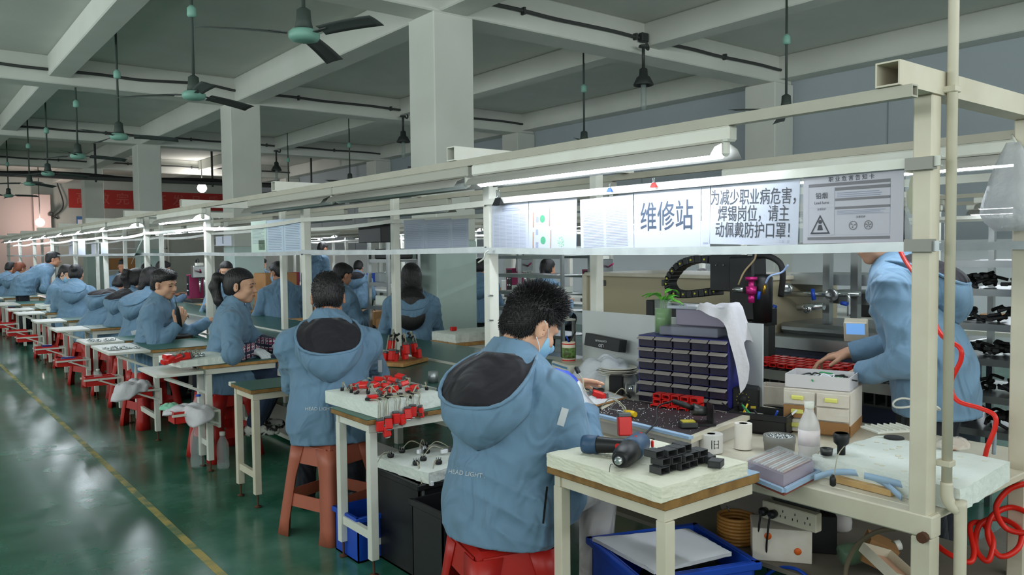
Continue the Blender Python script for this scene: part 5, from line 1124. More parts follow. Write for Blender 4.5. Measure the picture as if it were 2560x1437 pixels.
# ---------------- on the repair bench ----------------
wk = thing('work_mat', 'dark work mat with solder crumbs and pale blue edge in front of the masked man', 'mat', (2.35, 2.12, RZ_))
A, B_, C_, D_ = (P(*q, Z=RZ_ + 0.02)[:2] for q in ((1472, 1032), (1545, 992), (1880, 1034), (1728, 1094)))
mt = MB().prism([tuple(q) for q in (A, D_, C_, B_)], RZ_ + 0.001, RZ_ + 0.016); mt.build('board', M_cream, wk, True)
def inset(qs, f): c = sum(qs) / 4; return [tuple(c + (q - c) * f) for q in qs]
MB().prism(inset([A, D_, C_, B_], 0.90), RZ_ + 0.0162, RZ_ + 0.019).build('black_mat', mat('black_mat', '#2a2629', 0.55, noise=(10, '#4a3038', 0.5)), wk, True)
MB().bar((*A, RZ_ + 0.02), (*D_, RZ_ + 0.02), 0.022, 0.010).build('edge_strip', M_edge, wk, True)
rng = np.random.RandomState(5)
m = MB()
for i in range(260):
    u, v = rng.rand() ** 1.5, rng.rand(); q = A * (1 - u) * (1 - v) + D_ * u * (1 - v) + C_ * u * v + B_ * (1 - u) * v; c = (A + B_ + C_ + D_) / 4; q = c + (q - c) * 0.86
    m.ball((q[0], q[1], RZ_ + 0.020), 0.0012 + 0.0022 * rng.rand() ** 2, 5, 3)
o_ = single('solder_crumbs', m, M_chr, 'shiny solder crumbs scattered over the dark work mat', 'crumbs'); o_['kind'] = 'stuff'
mw = MB().bx(2.03, 2.93, 0.95, 2.78, 0, 0)  # wooden inlay board on the bench
bA, bD, bC = (P(*q, Z=RZ_)[:2] for q in ((1462, 1036), (1727, 1102), (1915, 1030))); bE = bD + (bC - bD) * (2.735 - bD[0]) / (bC[0] - bD[0])
single('raised_board', MB().prism([(bA[0], 2.84), tuple(bA), tuple(bD), tuple(bE), (2.735, 2.84)], BZ + 0.0005, RZ_), mat('grey_white_laminate', '#c3bfb8', 0.5, noise=(6, '#aaa59c', 0.6)), 'grey white raised work board on top of the repair bench', 'board')
# blue small-parts cabinet of clear drawers
single('rear_riser', MB().bx(2.40, 2.738, 2.862, 3.06, 0.668, RZ_), M_cream, 'cream block under the grey bench instrument', 'block')
def cab():
    fl_, fr_ = P(1597, 1003, Z=RZ_), P(1812, 1030, Z=RZ_); u = fr_ - fl_; W = 0.405; rz = math.atan2(u[1], u[0]); t = thing('parts_cabinet', 'navy parts cabinet with six rows of clear front drawers', 'cabinet', (fl_ + u / np.linalg.norm(u) * W / 2) + Rz(rz) @ V(0, 0.08, 0.001), rz)
    H_, Dp = 0.285, 0.16; nr, nc = 6, 5
    m = MB(); m.box((0, 0, 0.003), (W, Dp, 0.006)); m.box((0, 0, H_ - 0.003), (W, Dp, 0.006)); m.box((0, Dp / 2 - 0.003, H_ / 2), (W, 0.006, H_))
    for s_ in (-1, 1): m.box((s_ * (W / 2 - 0.003), 0, H_ / 2), (0.006, Dp, H_))
    for k in range(1, nc): m.box((-W / 2 + W * k / nc, 0.004, H_ / 2), (0.004, Dp - 0.01, H_ - 0.004))
    for k in range(1, nr): m.box((0, 0.004, H_ * k / nr), (W - 0.004, Dp - 0.01, 0.003))
    m.build('shell', M_navy, t)
    Mclr = mat('smoky_drawer_plastic', '#3a3648', 0.2, alpha=0.72); Mlab = mat('drawer_ledge', '#a39c98', 0.4)
    dm = MB(); w2, h2 = W / nc - 0.008, H_ / nr - 0.006; dm.box((0, -0.001, h2 / 2), (w2, 0.003, h2)); dm.box((0, 0.08, 0.003), (w2, 0.15, 0.003)); 
    for s_ in (-1, 1): dm.box((s_ * (w2 / 2 - 0.001), 0.07, h2 * 0.4), (0.002, 0.14, h2 * 0.75))
    dme = dm.mesh('drawer', Mclr); lm = MB(); lm.box((0, -0.012, h2 - 0.006), (w2, 0.024, 0.004), R=Rx(0.35)); lme = lm.mesh('ledge', Mlab); cm = MB()
    rr = np.random.RandomState(2)
    for k in range(9): cm.box((rr.uniform(-w2 / 2.6, w2 / 2.6), rr.uniform(0.02, 0.1), 0.009), (0.012, 0.01, 0.008), rz=rr.rand() * 3)
    cme = cm.mesh('small_parts', M_dksteel)
    for r_ in range(nr):
        for c in range(nc):
            d_ = bpy.data.objects.new('drawer', dme); COL.objects.link(d_); d_.parent = t; d_.location = (-W / 2 + W * (c + 0.5) / nc, -Dp / 2 - 0.001 - (0.004 if (r_ * 3 + c) % 7 == 0 else 0), H_ * r_ / nr + 0.003)
            l_ = bpy.data.objects.new('label_ledge', lme); COL.objects.link(l_); l_.parent = d_
            if (r_ + c) % 2 == 0: z_ = bpy.data.objects.new('small_parts', cme); COL.objects.link(z_); z_.parent = d_
    return t, H_
cabt, CH = cab()
def on_cab(x, y, z=0): return Matrix(wm(cabt)) @ Vector((x, y, CH + z))
rzc = cabt.rotation_euler[2]
t = thing('clear_tray', 'clear grey acrylic trays stacked on top of the parts cabinet', 'tray', on_cab(0.02, 0.0, 0.004), rzc)
MB().box((0, -0.02, 0.02), (0.26, 0.10, 0.036), bev=0.003).build('tray', mat('grey_acrylic', '#8b8c9c', 0.2, alpha=0.6), t); MB().box((0.03, 0.03, 0.075), (0.22, 0.10, 0.07), bev=0.004).build('upper_box', mat('violet_grey_plastic', '#8a8496', 0.4), t); MB().box((0.02, 0.025, 0.116), (0.26, 0.13, 0.012), bev=0.002).build('lid', mat('clear_lid', '#c9d2dc', 0.12, alpha=0.55), t)
g = []
for i in range(15):
    row = []
    for j in range(13):
        u, v = i / 14, j / 12; x = 0.04 + 0.21 * u; y = -0.075 + 0.15 * v; z = 0.132 + 0.006 * math.sin(9 * u + 4 * v)
        ov = max(0, u - 0.62) / 0.38; z -= ov * (0.20 + 0.06 * math.sin(5 * v + 1)); x -= ov * 0.04 * (1 - math.sin(7 * v)) * 0.6
        if v < 0.25: z -= (0.25 - v) * 0.28 * (0.3 + u); y -= 0.01 * math.sin(12 * u)
        row.append((x, y, z + 0.004 * math.sin(17 * u + 11 * v)))
    g.append(row)
t = thing('white_cloth', 'white cotton cloth draped over the right corner of the parts cabinet', 'cloth', on_cab(0.02, 0.0, 0.004), rzc); MB().sheet(g, -0.003).build('cloth', M_cloth, t)
# glass jar with green plant
p = on_cab(-0.155, 0.05, 0.001); t = thing('plant_jar', 'glass jar of green water with leafy plant on the left of the parts cabinet', 'plant', p)
MB().lathe([(0.037, 0.0), (0.037, 0.145)], (0, 0, 0), 24).build('glass_jar', mat('thin_glass', '#d9e6e0', 0.05, alpha=0.25), t)
MB().lathe([(0.001, 0.004), (0.034, 0.004), (0.034, 0.105), (0.001, 0.105)], (0, 0, 0), 24).build('green_water', mat('green_water', '#5f9a1c', 0.2, noise=(20, '#3f7a12', 0.6)), t)
Ml = mat('fresh_leaf', '#4fae2e', 0.45, noise=(18, '#8ed05a', 0.5)); rr = np.random.RandomState(8); 
for k in range(9):
    a = k * 0.75; tilt = 0.5 + 0.4 * rr.rand(); b = V(0.012 * math.cos(a), 0.012 * math.sin(a), 0.12 + 0.05 * rr.rand()); L = 0.07 + 0.03 * rr.rand(); g = []
    for i in range(7):
        s_ = i / 6; w_ = 0.018 * math.sin(math.pi * min(1, s_ * 0.92 + 0.06)); c = b + V(math.cos(a) * L * s_ * math.sin(tilt + s_ * 0.5), math.sin(a) * L * s_ * math.sin(tilt + s_ * 0.5), L * s_ * math.cos(tilt + s_ * 0.8)); sd_ = V(-math.sin(a), math.cos(a), 0.15)
        g.append([c - sd_ * w_ + V(0, 0, 0.004), c, c + sd_ * w_ + V(0, 0, 0.004)])
    l_ = MB().sheet(g, 0.0006).build('leaf', Ml, t); MB().tube([(0, 0, 0.03), b * V(1, 1, 0.7), b], 0.0018, 5).build('stem', mat('plant_stem', '#5b8a35', 0.6), l_)
# white screen board behind the cabinet
sb = thing('screen_board', 'milky white plastic board standing behind the parts cabinet', 'board', (2.75, 2.4, 0.669)); MB().bx(2.745, 2.754, 1.88, 2.93, 0.669, 1.046).build('panel', mat('milky_plastic', '#cfd3d3', 0.4, noise=(2, '#bfc4c4', 0.5)), sb, True)
MB().bx(2.742, 2.757, 1.88, 2.93, 0.6695, 0.68).build('foot_channel', M_white, sb, True)
# solder station with iron stand
ss = P(1866, 1022, Z=RZ_); t = thing('soldering_station', 'black soldering station with dial right of the parts cabinet', 'soldering station', (ss[0], ss[1], RZ_ + 0.001), math.radians(-58))
MB().box((0, 0, 0.048), (0.105, 0.13, 0.092), bev=0.006).build('case', M_black, t); MB().lathe([(0.016, 0), (0.015, 0.012), (0.001, 0.013)], (-0.01, -0.066, 0.05), 16, R=Rx(math.pi / 2)).build('dial', M_rubber, t)
m = MB()
for k in range(9): a = -2.3 + k * 0.58; m.box((-0.01 + 0.024 * math.sin(a), -0.0658, 0.05 + 0.024 * math.cos(a)), (0.003, 0.0008, 0.003))
m.build('dial_marks', mat('yellow_print', '#c8b23a', 0.5), t); MB().box((0.03, -0.0658, 0.02), (0.02, 0.001, 0.01)).build('yellow_label', MATS['yellow_print'], t)
MB().tube(curve_pts([(-0.03, -0.066, 0.02), (-0.05, -0.11, 0.015), (-0.08, -0.17, 0.05)], 6), 0.003, 6).build('cable', M_black, t)
p = P(1745, 1060, Z=RZ_ + 0.02); t = thing('iron_stand', 'black soldering iron resting in its metal stand on the work mat', 'stand', (p[0], p[1], RZ_ + 0.0195), -0.6)
m = MB(); m.box((0, 0, 0.004), (0.11, 0.075, 0.008)); m.box((0.045, 0, 0.04), (0.004, 0.075, 0.07)); m.build('plate', M_black, t); MB().tube([(-0.02, 0, 0.055), (0.03, 0, 0.045)], [0.022, 0.016], 14).build('holder_coil', M_dksteel, t)
MB().tube([(-0.09, 0.01, 0.085), (-0.05, 0.0, 0.072), (-0.02, 0, 0.058)], [0.008, 0.011, 0.009], 10).build('iron_handle', M_black, t)
MB().tube(curve_pts([(-0.09, 0.01, 0.085), (-0.14, 0.03, 0.06), (-0.16, -0.03, 0.02), (-0.22, -0.11, -0.01), (-0.20, -0.16, -0.012)], 8), 0.0032, 6).build('cable', M_black, t); MB().box((-0.05, -0.045, 0.012), (0.06, 0.05, 0.018), bev=0.002).build('sponge_dish', M_dksteel, t); MB().box((-0.05, -0.045, 0.0225), (0.045, 0.036, 0.004)).build('sponge', mat('yellow_sponge', '#b9a93c', 0.9), t)
# red plastic frames stacked behind the mat
p = P(1690, 1030, Z=RZ_ + 0.004); t0 = None
for lay in range(3):
    for i in range(5):
        m = MB(); 
        for (y, z, w_, h) in ((0, 0.008, 0.036, 0.004), (0, -0.008, 0.036, 0.004), (0.016, 0, 0.004, 0.02), (-0.016, 0, 0.004, 0.02)): m.box((0, y, z), (0.05, w_, h), bev=0.001)
        q = p + Rz(rzc) @ V(-0.085 + 0.041 * i + 0.006 * (lay % 2), 0.01 * lay, 0.0145 + 0.0205 * lay)
        if t0 is None: t0 = single('red_bracket', m, M_redl, 'hollow red plastic lamp bracket stacked before the parts cabinet', 'bracket', base=V(0, 0, 0), group='red brackets stacked on the bench'); o_ = t0
        else: o_ = dup(t0)
        o_.location = [float(v) for v in q]; o_.rotation_euler = (0, 0, rzc + math.pi / 2 + 0.05 * math.sin(i + lay))
# yellow handled screwdriver
p = P(1588, 1038, Z=RZ_ + 0.03); t = thing('screwdriver', 'yellow handled screwdriver lying on the dark work mat', 'screwdriver', (p[0], p[1], RZ_ + 0.033)); MB().tube([(0, 0, 0), (0.004, 0.02, 0), (0.006, 0.06, 0)], [0.010, 0.012, 0.009], 12).build('handle', mat('yellow_handle', '#e0b818', 0.4), t); MB().tube([(0.006, 0.06, 0), (0.012, 0.15, -0.004)], 0.0025, 6).build('shaft', M_chr, t)
# measuring instrument, mug and bits left of the cabinet
p = P(1440, 950, Z=RZ_); t = thing('power_supply', 'grey beige bench instrument with vents behind the masked man\'s hands', 'instrument', (p[0], p[1], RZ_ + 0.001), -0.30)
MB().box((0, 0, 0.045), (0.17, 0.21, 0.09), bev=0.004).build('case', mat('instrument_beige', '#cfccbd', 0.5), t)
MB().box((-0.0865, 0, 0.045), (0.003, 0.20, 0.08), bev=0.001).build('front_panel', mat('instrument_front', '#dcdad0', 0.45), t); MB().box((-0.0885, 0.0, 0.075), (0.002, 0.18, 0.010)).build('blue_stripe', mat('instrument_blue', '#5b8bb0', 0.5), t)
for y, z in ((-0.07, 0.045), (-0.03, 0.045), (0.03, 0.045)): MB().lathe([(0.012, 0), (0.011, 0.012), (0.001, 0.013)], (-0.088, y, z - 0.012), 14, R=Ry(-math.pi / 2)).build('knob', M_white, t)
m = MB()
for k in range(11): m.box((0.0 + 0.0 * k - 0.05 + 0.011 * k, -0.1055, 0.045), (0.004, 0.001, 0.05))
m.build('vents', M_dksteel, t)
q = np.array(wm(t) @ Vector((-0.03, 0.02, 0.091)))
t = thing('printed_can', 'cream cardboard can with red rims and green printed picture on the instrument', 'can', q); MB().lathe([(0.001, 0.001), (0.033, 0.0), (0.033, 0.10), (0.030, 0.101), (0.029, 0.09), (0.001, 0.088)], (0, 0, 0), 24).build('can', mat('can_cream', '#e2d6c2', 0.6), t)
MB().lathe([(0.0336, 0.02), (0.0336, 0.072)], (0, 0, 0), 24).build('green_picture', mat('can_green', '#6f9a4a', 0.6, noise=(60, '#4a3a34', 0.8, 0.1)), t)
for z in (0.006, 0.088): MB().lathe([(0.0338, z), (0.0338, z + 0.006)], (0, 0, 0), 24).build('red_band', M_redl, t)
for i, (lab, c) in enumerate((('dark pen leaning in the printed can', M_black), ('blue capped pen in the printed can', M_blue))): single('pen', MB().tube([q + V(0.01 * i, 0.005, 0.088), q + V(0.03 - 0.045 * i, -0.02 + 0.02 * i, 0.15 - 0.02 * i)], 0.004, 8), c, lab, 'pen')
# white plastic bag, black box, plates and solder reel
p = P(1512, 935, X=2.60); single('plastic_bag', crumple((p[0], p[1], RZ_ + 0.001), 0.115, 0.15, 14, amp=0.3), M_bag, 'crumpled white plastic bag behind the stacked plates', 'bag')
p = P(1513, 856, X=2.69); t = thing('black_box', 'flat black box with inverted pale lettering leaning on the white board', 'box', (p[0], p[1], p[2])); R_ = Rx(-0.12)
MB().box((0, 0, 0.0), (0.05, 0.235, 0.06), R=Ry(0.12) @ Rx(0.06), bev=0.002).build('carton', M_black, t); m = MB(); add_text(m, 'LED', 0.02, (-0.028, 0.0, -0.012), (0, 1, 0), (0, 0, -1)); add_text(m, 'CONTROLLER', 0.012, (-0.028, 0.0, 0.010), (0, 1, 0), (0, 0, -1)); m.build('print', M_paper, t)
p = P(1545, 980, Z=RZ_); t = thing('white_drum', 'white plastic drum on the bench beneath the stacked plates', 'drum', (p[0], p[1], RZ_ + 0.004)); MB().lathe([(0.001, 0), (0.062, 0), (0.06, 0.07), (0.001, 0.07)], (0, 0, 0), 26).build('drum', M_white, t)
for k in range(5): single('paper_plate', MB().lathe([(0.001, 0.002), (0.06, 0.002), (0.085, 0.009), (0.088, 0.010), (0.085, 0.012), (0.06, 0.005), (0.001, 0.005)], (p[0] + 0.006 * math.sin(k * 2), p[1] + 0.006 * math.cos(k * 3), RZ_ + 0.0745 + 0.0075 * k), 28), mat('plate_white', '#e0dccf', 0.6), 'round off-white plate in the stack on the white drum', 'plate', group='plates stacked on the drum')
p = P(1578, 990, Z=RZ_); t = thing('solder_reel', 'small white reel of shiny solder wire beside the parts cabinet', 'reel', (p[0], p[1], RZ_ + 0.033), 0.7)
for y in (-0.022, 0.022): MB().lathe([(0.010, -0.002), (0.029, -0.002), (0.029, 0.002), (0.010, 0.002)], (0, y, 0), 24, 'y').build('flange', M_white, t)
MB().lathe([(0.018, -0.02), (0.018, 0.02)], (0, 0, 0), 24, 'y').build('solder_wire', M_chr, t); MB().box((0, 0.065, 0.015), (0.07, 0.06, 0.09), bev=0.004).build('reel_stand', M_black, t)
# headlamp held by the masked man, one on the board before him
p = P(1475, 975, Z=0.80); module((1.875, 1.965, 0.865), (0.6, -0.5, -0.25), (1.87, 2.02, 0.93), 'red headlamp part held in the gloved hand of the masked man', 'red headlamp parts at the repair bench', via=(1.865, 1.99, 0.90))
p = P(1520, 992, Z=RZ_ + 0.03); module((p[0], p[1], RZ_ + 0.034), (-0.6, 0.6, 0), (p[0] + 0.09, p[1] - 0.03, RZ_ + 0.032), 'red headlamp part lying on the clipboard at the repair bench', 'red headlamp parts at the repair bench', lens=True)
p = P(1560, 1085, Z=RZ_ + 0.03); module((p[0], p[1], RZ_ + 0.10), (-0.1, -0.15, -1), (p[0] - 0.02, p[1] + 0.10, RZ_ + 0.10), 'red headlamp part standing behind the drill', 'red headlamp parts at the repair bench', s=1.5)
q4 = [P(*q, Z=RZ_ + 0.02)[:2] for q in ((1445, 1000), (1490, 1016), (1565, 995), (1520, 978))]; t = thing('clipboard', 'brown clipboard with white sheet under the masked man\'s hands', 'clipboard', (2.35, 2.4, RZ_)); MB().prism([tuple(q) for q in q4], RZ_ + 0.0195, RZ_ + 0.024).build('board', M_card, t, True); MB().prism(inset(q4, 0.9), RZ_ + 0.0242, RZ_ + 0.0252).build('sheet', M_paper, t, True)
# drawer cabinet of white and brown card with yellow handles, open box on top
f0_, f1_ = P(1957, 1078, Z=BZ), P(2125, 1097, Z=BZ); u = f1_ - f0_; W = np.linalg.norm(u); rzd = math.atan2(u[1], u[0]); t = thing('cardboard_chest', 'cardboard chest of six small drawers with yellow handles', 'drawers', (f0_ + f1_) / 2 + Rz(rzd) @ V(0, 0.12, 0.001), rzd); Hc, Dc = 0.165, 0.24
M_cw = mat('white_card', '#ddd6cc', 0.7, noise=(20, '#cdbfae', 0.5))
m = MB().box((0, 0.004, Hc / 2), (W, Dc - 0.008, Hc), bev=0.001); m.build('body', M_cw, t); MB().box((0, 0.004, 0.022), (W + 0.0012, Dc - 0.006, 0.042)).build('brown_base', M_card, t)
for c in range(2):
    for r_ in range(3):
        mm = M_card if (c, r_) in ((0, 1),) else M_cw; d_ = MB().box((-W / 4 + c * W / 2, -Dc / 2 - 0.002, 0.03 + r_ * 0.052), (W / 2 - 0.008, 0.008, 0.047), bev=0.001).build('drawer', mm if not (c == 1 and r_ == 0) else M_card, t)
        if (c, r_) != (1, 1) and (c, r_) != (1, 0): MB().box((-W / 4 + c * W / 2 - 0.005, -Dc / 2 - 0.011, 0.032 + r_ * 0.052), (0.045, 0.010, 0.016), bev=0.003).build('handle', mat('yellow_foam_handle', '#e3e07a', 0.7), d_)
top = Matrix(wm(t)) @ Vector((-0.005, 0, Hc)); bx_ = thing('open_box', 'open white cardboard tray with green and white scraps on top of the drawers', 'box', np.array(top) + V(0, 0, 0.001), rzd); m = MB()
for c, d in (((0, 0, 0.002), (W * 0.96, 0.17, 0.003)), ((0, 0.085, 0.026), (W * 0.96, 0.003, 0.05)), ((0, -0.085, 0.026), (W * 0.96, 0.003, 0.05)), ((W * 0.48, 0, 0.026), (0.003, 0.17, 0.05)), ((-W * 0.48, 0, 0.026), (0.003, 0.17, 0.05))): m.box(c, d)
m.build('tray', mat('white_card_grey', '#d6d3d6', 0.6), bx_)
rr = np.random.RandomState(3); sb_ = MB()
wmx = wm(bx_)
for k in range(22):
    p = wmx @ Vector((rr.uniform(-0.09, 0.09), rr.uniform(-0.06, 0.06), 0.022 + 0.02 * rr.rand())); a = rr.rand() * 6
    single('cable_scrap', MB().tube(curve_pts([np.array(p), np.array(p) + V(0.03 * math.cos(a), 0.03 * math.sin(a), 0.008), np.array(p) + V(0.05 * math.cos(a + 1), 0.05 * math.sin(a + 1), 0)], 4), 0.003, 5), (M_paper, mat('green_scrap', '#2f9a58', 0.5), M_black)[k % 3], ('white', 'green', 'black')[k % 3] + ' cable scrap in the open tray on the drawers', 'cable', group=('white', 'green', 'black')[k % 3] + ' cable scraps in the tray')
# open bins, black trays between mat and near foam
p = P(1960, 1010, Z=BZ); t = bin_('card_bin', 'small white open card bin left of the cardboard drawers', (p[0] - 0.02, p[1] + 0.03, BZ + 0.001), (0.13, 0.13, 0), 0.085, M_cw, rzd, rim=0.0)
p = P(1905, 1075, Z=BZ); t = bin_('black_tray', 'black open tray with pens and cable bits behind the white tape roll', (p[0], p[1], BZ + 0.001), (0.22, 0.15, 0), 0.075, M_black, rzd, rim=0.004, cat='tray')
for k in range(6):
    q = np.array(wm(t) @ Vector((-0.08 + 0.03 * k, -0.02 + 0.012 * (k % 3), 0.03))); single('pen', MB().tube([q, q + V(0.05 * math.cos(k), 0.06 * math.sin(k), 0.06)], 0.004, 7), (mat('yellow_handle', '#e0b818', 0.4), M_chr, MATS['green_scrap'], M_black, M_blue, M_paper)[k], ('yellow', 'chrome', 'green', 'black', 'blue', 'white')[k] + ' pen like tool leaning in the black tray', 'tool')
def roll(px, py, r, h, ri, m_, lab, core=M_card, z=BZ + 0.004):
    p = P(px, py, Z=z); t = thing('label_roll', lab, 'roll', (p[0], p[1], z)); MB().lathe([(ri, h), (ri, 0), (r, 0), (r, h), (ri, h)], (0, 0, 0), 30, smooth=False).build('paper_roll', m_, t); MB().lathe([(ri * 0.86, h * 0.98), (ri * 0.86, 0.0), (ri * 0.99, 0), (ri * 0.99, h * 0.98), (ri * 0.86, h * 0.98)], (0, 0, 0), 24).build('core', core, t); return t, p
t, p = roll(1778, 1128, 0.039, 0.062, 0.014, mat('roll_white', '#dcd9d6', 0.55), 'fat white label roll printed with a black character beside the foam slab')
an = math.atan2(-p[1], -p[0]) + 0.35; nx = V(math.cos(an), math.sin(an), 0); rt_ = V(-nx[1], nx[0], 0); m = MB(); v, f = text_mesh('旧', 0.034)
m.add([nx * 0.0394 * math.cos(q[0] / 0.039) + rt_ * 0.0394 * math.sin(q[0] / 0.039) + V(0, 0, 0.03 + q[1]) for q in v], f); m.build('printed_character', M_ink, t)
roll(1858, 1120, 0.030, 0.088, 0.015, mat('roll_cream', '#e6e0d6', 0.55), 'tall narrow cream label roll behind the clear tray')
p = P(1948, 1128, Z=BZ); t = thing('solder_tin', 'round grey tin of steel shavings beside the tall label roll', 'tin', (p[0], p[1], BZ + 0.004)); MB().lathe([(0.001, 0.001), (0.05, 0), (0.052, 0.028), (0.054, 0.03), (0.054, 0.052), (0.050, 0.053), (0.049, 0.044), (0.001, 0.044)], (0, 0, 0), 30).build('tin', mat('tin_grey', '#7b7a76', 0.45), t)
m = MB(); rr = np.random.RandomState(6)
for k in range(150): a = rr.rand() * 6.28; r_ = 0.045 * rr.rand() ** 0.5; m.ball((r_ * math.cos(a), r_ * math.sin(a), 0.047), 0.0022 + 0.0015 * rr.rand(), 5, 3)
o_ = m.build('shavings', M_chr, t); o_['kind'] = 'stuff'
pet_bottle((*P(2022, 1165, Z=BZ + 0.01)[:2], BZ + 0.002), 0.215, 0.033, 'milky white plastic bottle with white cap before the cardboard drawers', body=mat('milky_bottle', '#dcd8d6', 0.25, alpha=0.7), lab=M_label)
# clear tray of rods on the blue edged lid
q4 = [P(*q, Z=BZ + 0.012)[:2] for q in ((1850, 1185), (1960, 1230), (2050, 1183), (1945, 1145))]; t = thing('rimmed_board', 'red brown board with pale blue edge under the clear tray', 'board', (*sum(q4) / 4, BZ)); MB().prism([tuple(q) for q in q4], BZ + 0.001, BZ + 0.010).build('board', mat('red_brown_board', '#8a4438', 0.6), t, True)
for i in range(4):
    a, b = q4[i], q4[(i + 1) % 4]; MB().bar((*(a * 0.99 + b * 0.01), BZ + 0.016), (*(a * 0.01 + b * 0.99), BZ + 0.016), 0.012, 0.012).build('edge_strip', M_edge, t, True)
c4 = inset(q4, 0.84); t = thing('clear_tray', 'clear lilac plastic tray of thin copper tipped rods', 'tray', (*sum(q4) / 4, BZ + 0.012)); MB().prism(c4, BZ + 0.0125, BZ + 0.052).build('tray', mat('lilac_clear_plastic', '#d0c6d8', 0.15, alpha=0.55), t, True)
c4 = [np.array(q) for q in c4]
for i in range(13):
    u = 0.06 + 0.88 * i / 12; a = c4[0] * (1 - u) + c4[1] * u; b = c4[3] * (1 - u) + c4[2] * u; m = MB().tube([(*(a * 0.93 + b * 0.07), BZ + 0.055), (*(a * 0.07 + b * 0.93), BZ + 0.055)], 0.0027, 6); o_ = m.build('rod', mat('pale_rod', '#e4ded9', 0.4) if i % 3 else mat('copper_rod', '#b98568', 0.4), t, True)
MB().prism(inset([np.array(q) for q in c4], 1.02), BZ + 0.0585, BZ + 0.060).build('clear_lid', mat('clear_lid', '#c9d2dc', 0.12, alpha=0.55).copy() if False else mat('thin_clear_lid', '#dfe6ec', 0.1, alpha=0.22), t, True)
# big foam block at the near end of the bench and things on it
slab('foam_block', 'large white moulded foam block under the nearest post', [(2.224, 1.345), (2.20, 0.90), (2.60, 0.93), (2.64, 1.345)], BZ + 0.001, 0.715, M_foam, 12, jag=0.0015, pits=30)
p = P(2155, 1212, Z=BZ + 0.010); single('timber_strip', MB().box((p[0], p[1], BZ + 0.0105), (0.03, 0.19, 0.018), rz=-0.05, bev=0.001), mat('pale_timber', '#c8a672', 0.6, noise=(20, '#a98350', 0.7)), 'short timber strip lying along the front of the foam block', 'timber')
def strip(pts, lab):
    g = curve_pts([P(x, y, Z=z) for x, y, z in pts], 6); single('blue_strip', MB().sheet([[q + V(0.001, 0, 0.009), q - V(0.001, 0, 0.009)] for q in g], 0.003), M_edge, lab, 'strip')
strip(((2035, 1193, BZ + 0.022), (2085, 1180, BZ + 0.034), (2150, 1183, BZ + 0.040), (2205, 1203, BZ + 0.034), (2255, 1243, BZ + 0.012)), 'loose curved pale blue edging strip across the bench apron')
strip(((2160, 1188, BZ + 0.052), (2220, 1202, BZ + 0.042), (2268, 1214, BZ + 0.034)), 'second short pale blue edging strip against the foam block')
for px, py, ex, ey, big, lab in ((2103, 1115, 2082, 1205, True, 'black lamp head with blue glass and drooping cable on the foam block'), (2066, 1118, 2030, 1165, False, 'small black ring lamp with cable on the foam block corner')):
    p = P(px, py + 20, Z=0.716); e = P(ex, ey, Z=BZ + 0.02); t = thing('inspection_lamp', lab, 'lamp part', (p[0], p[1], 0.716))
    if big: MB().lathe([(0.001, 0), (0.012, 0), (0.012, 0.026), (0.022, 0.036), (0.024, 0.06), (0.020, 0.066), (0.001, 0.06)], (0, 0, 0), 18).build('housing', M_black, t); MB().lathe([(0.0185, 0.066), (0.001, 0.066)], (0, 0, 0), 18).build('blue_glass', mat('blue_glass', '#2f7fae', 0.1), t)
    else: MB().lathe([(0.013, 0.004), (0.017, 0), (0.019, 0.02), (0.014, 0.021), (0.013, 0.004)], (0, 0, 0.002), 18).build('ring', M_dksteel, t)
    e = e - V(p[0], p[1], 0.716); MB().tube(curve_pts([(0, -0.012, 0.03 if big else 0.012), e * 0.4 + V(0, 0, 0.03), e * 0.8 + V(0, 0, 0.012), e + V(0, 0, 0.02)], 6), 0.0016, 5).build('cable', M_wire, t); MB().lathe([(0.005, 0), (0.009, 0.004), (0.009, 0.022), (0.004, 0.034)], e - V(0, 0, 0.012), 10).build('plug', M_black, t)
p = P(2385, 1115, Z=0.72); t = thing('snack_bag', 'clear bag with orange brown snack on the far corner of the foam block', 'bag', (p[0], p[1], 0.7165)); crumple((0, 0, 0), 0.052, 0.030, 31).build('bag', mat('clear_snack_bag', '#e9e2d6', 0.15, alpha=0.45), t); crumple((0, 0, 0), 0.038, 0.022, 33).build('snack', mat('orange_snack', '#b8641e', 0.6, noise=(60, '#7a3a10', 0.7)), t)
p = P(2222, 1072, Z=0.72); t = thing('slotted_tray', 'white slotted plastic tray right of the cardboard drawers', 'tray', (p[0], p[1], 0.7165), -0.5); MB().box((0, 0, 0.004), (0.15, 0.10, 0.006)).build('tray', M_white, t)
for k in range(6): MB().box((-0.06 + 0.024 * k, 0, 0.010), (0.004, 0.09, 0.008)).build('rib', M_white, t)
p = P(2235, 1092, Z=0.72); single('rubber_disc', MB().lathe([(0.001, 0.004), (0.03, 0.004), (0.032, 0.0)], (p[0], p[1], 0.7165), 20), M_rubber, 'flat dark disc on the foam block behind the post', 'disc')
p = P(2290, 1012, Z=0.78); single('white_strap', MB().tube(curve_pts([p + V(0.08 * math.cos(a) * 0.6, 0.08 * math.sin(a), 0.012 * math.sin(2 * a)) for a in np.linspace(0, 6.1, 14)], 3), 0.004, 6), M_white, 'white strap loop seen on both sides of the nearest post', 'strap')
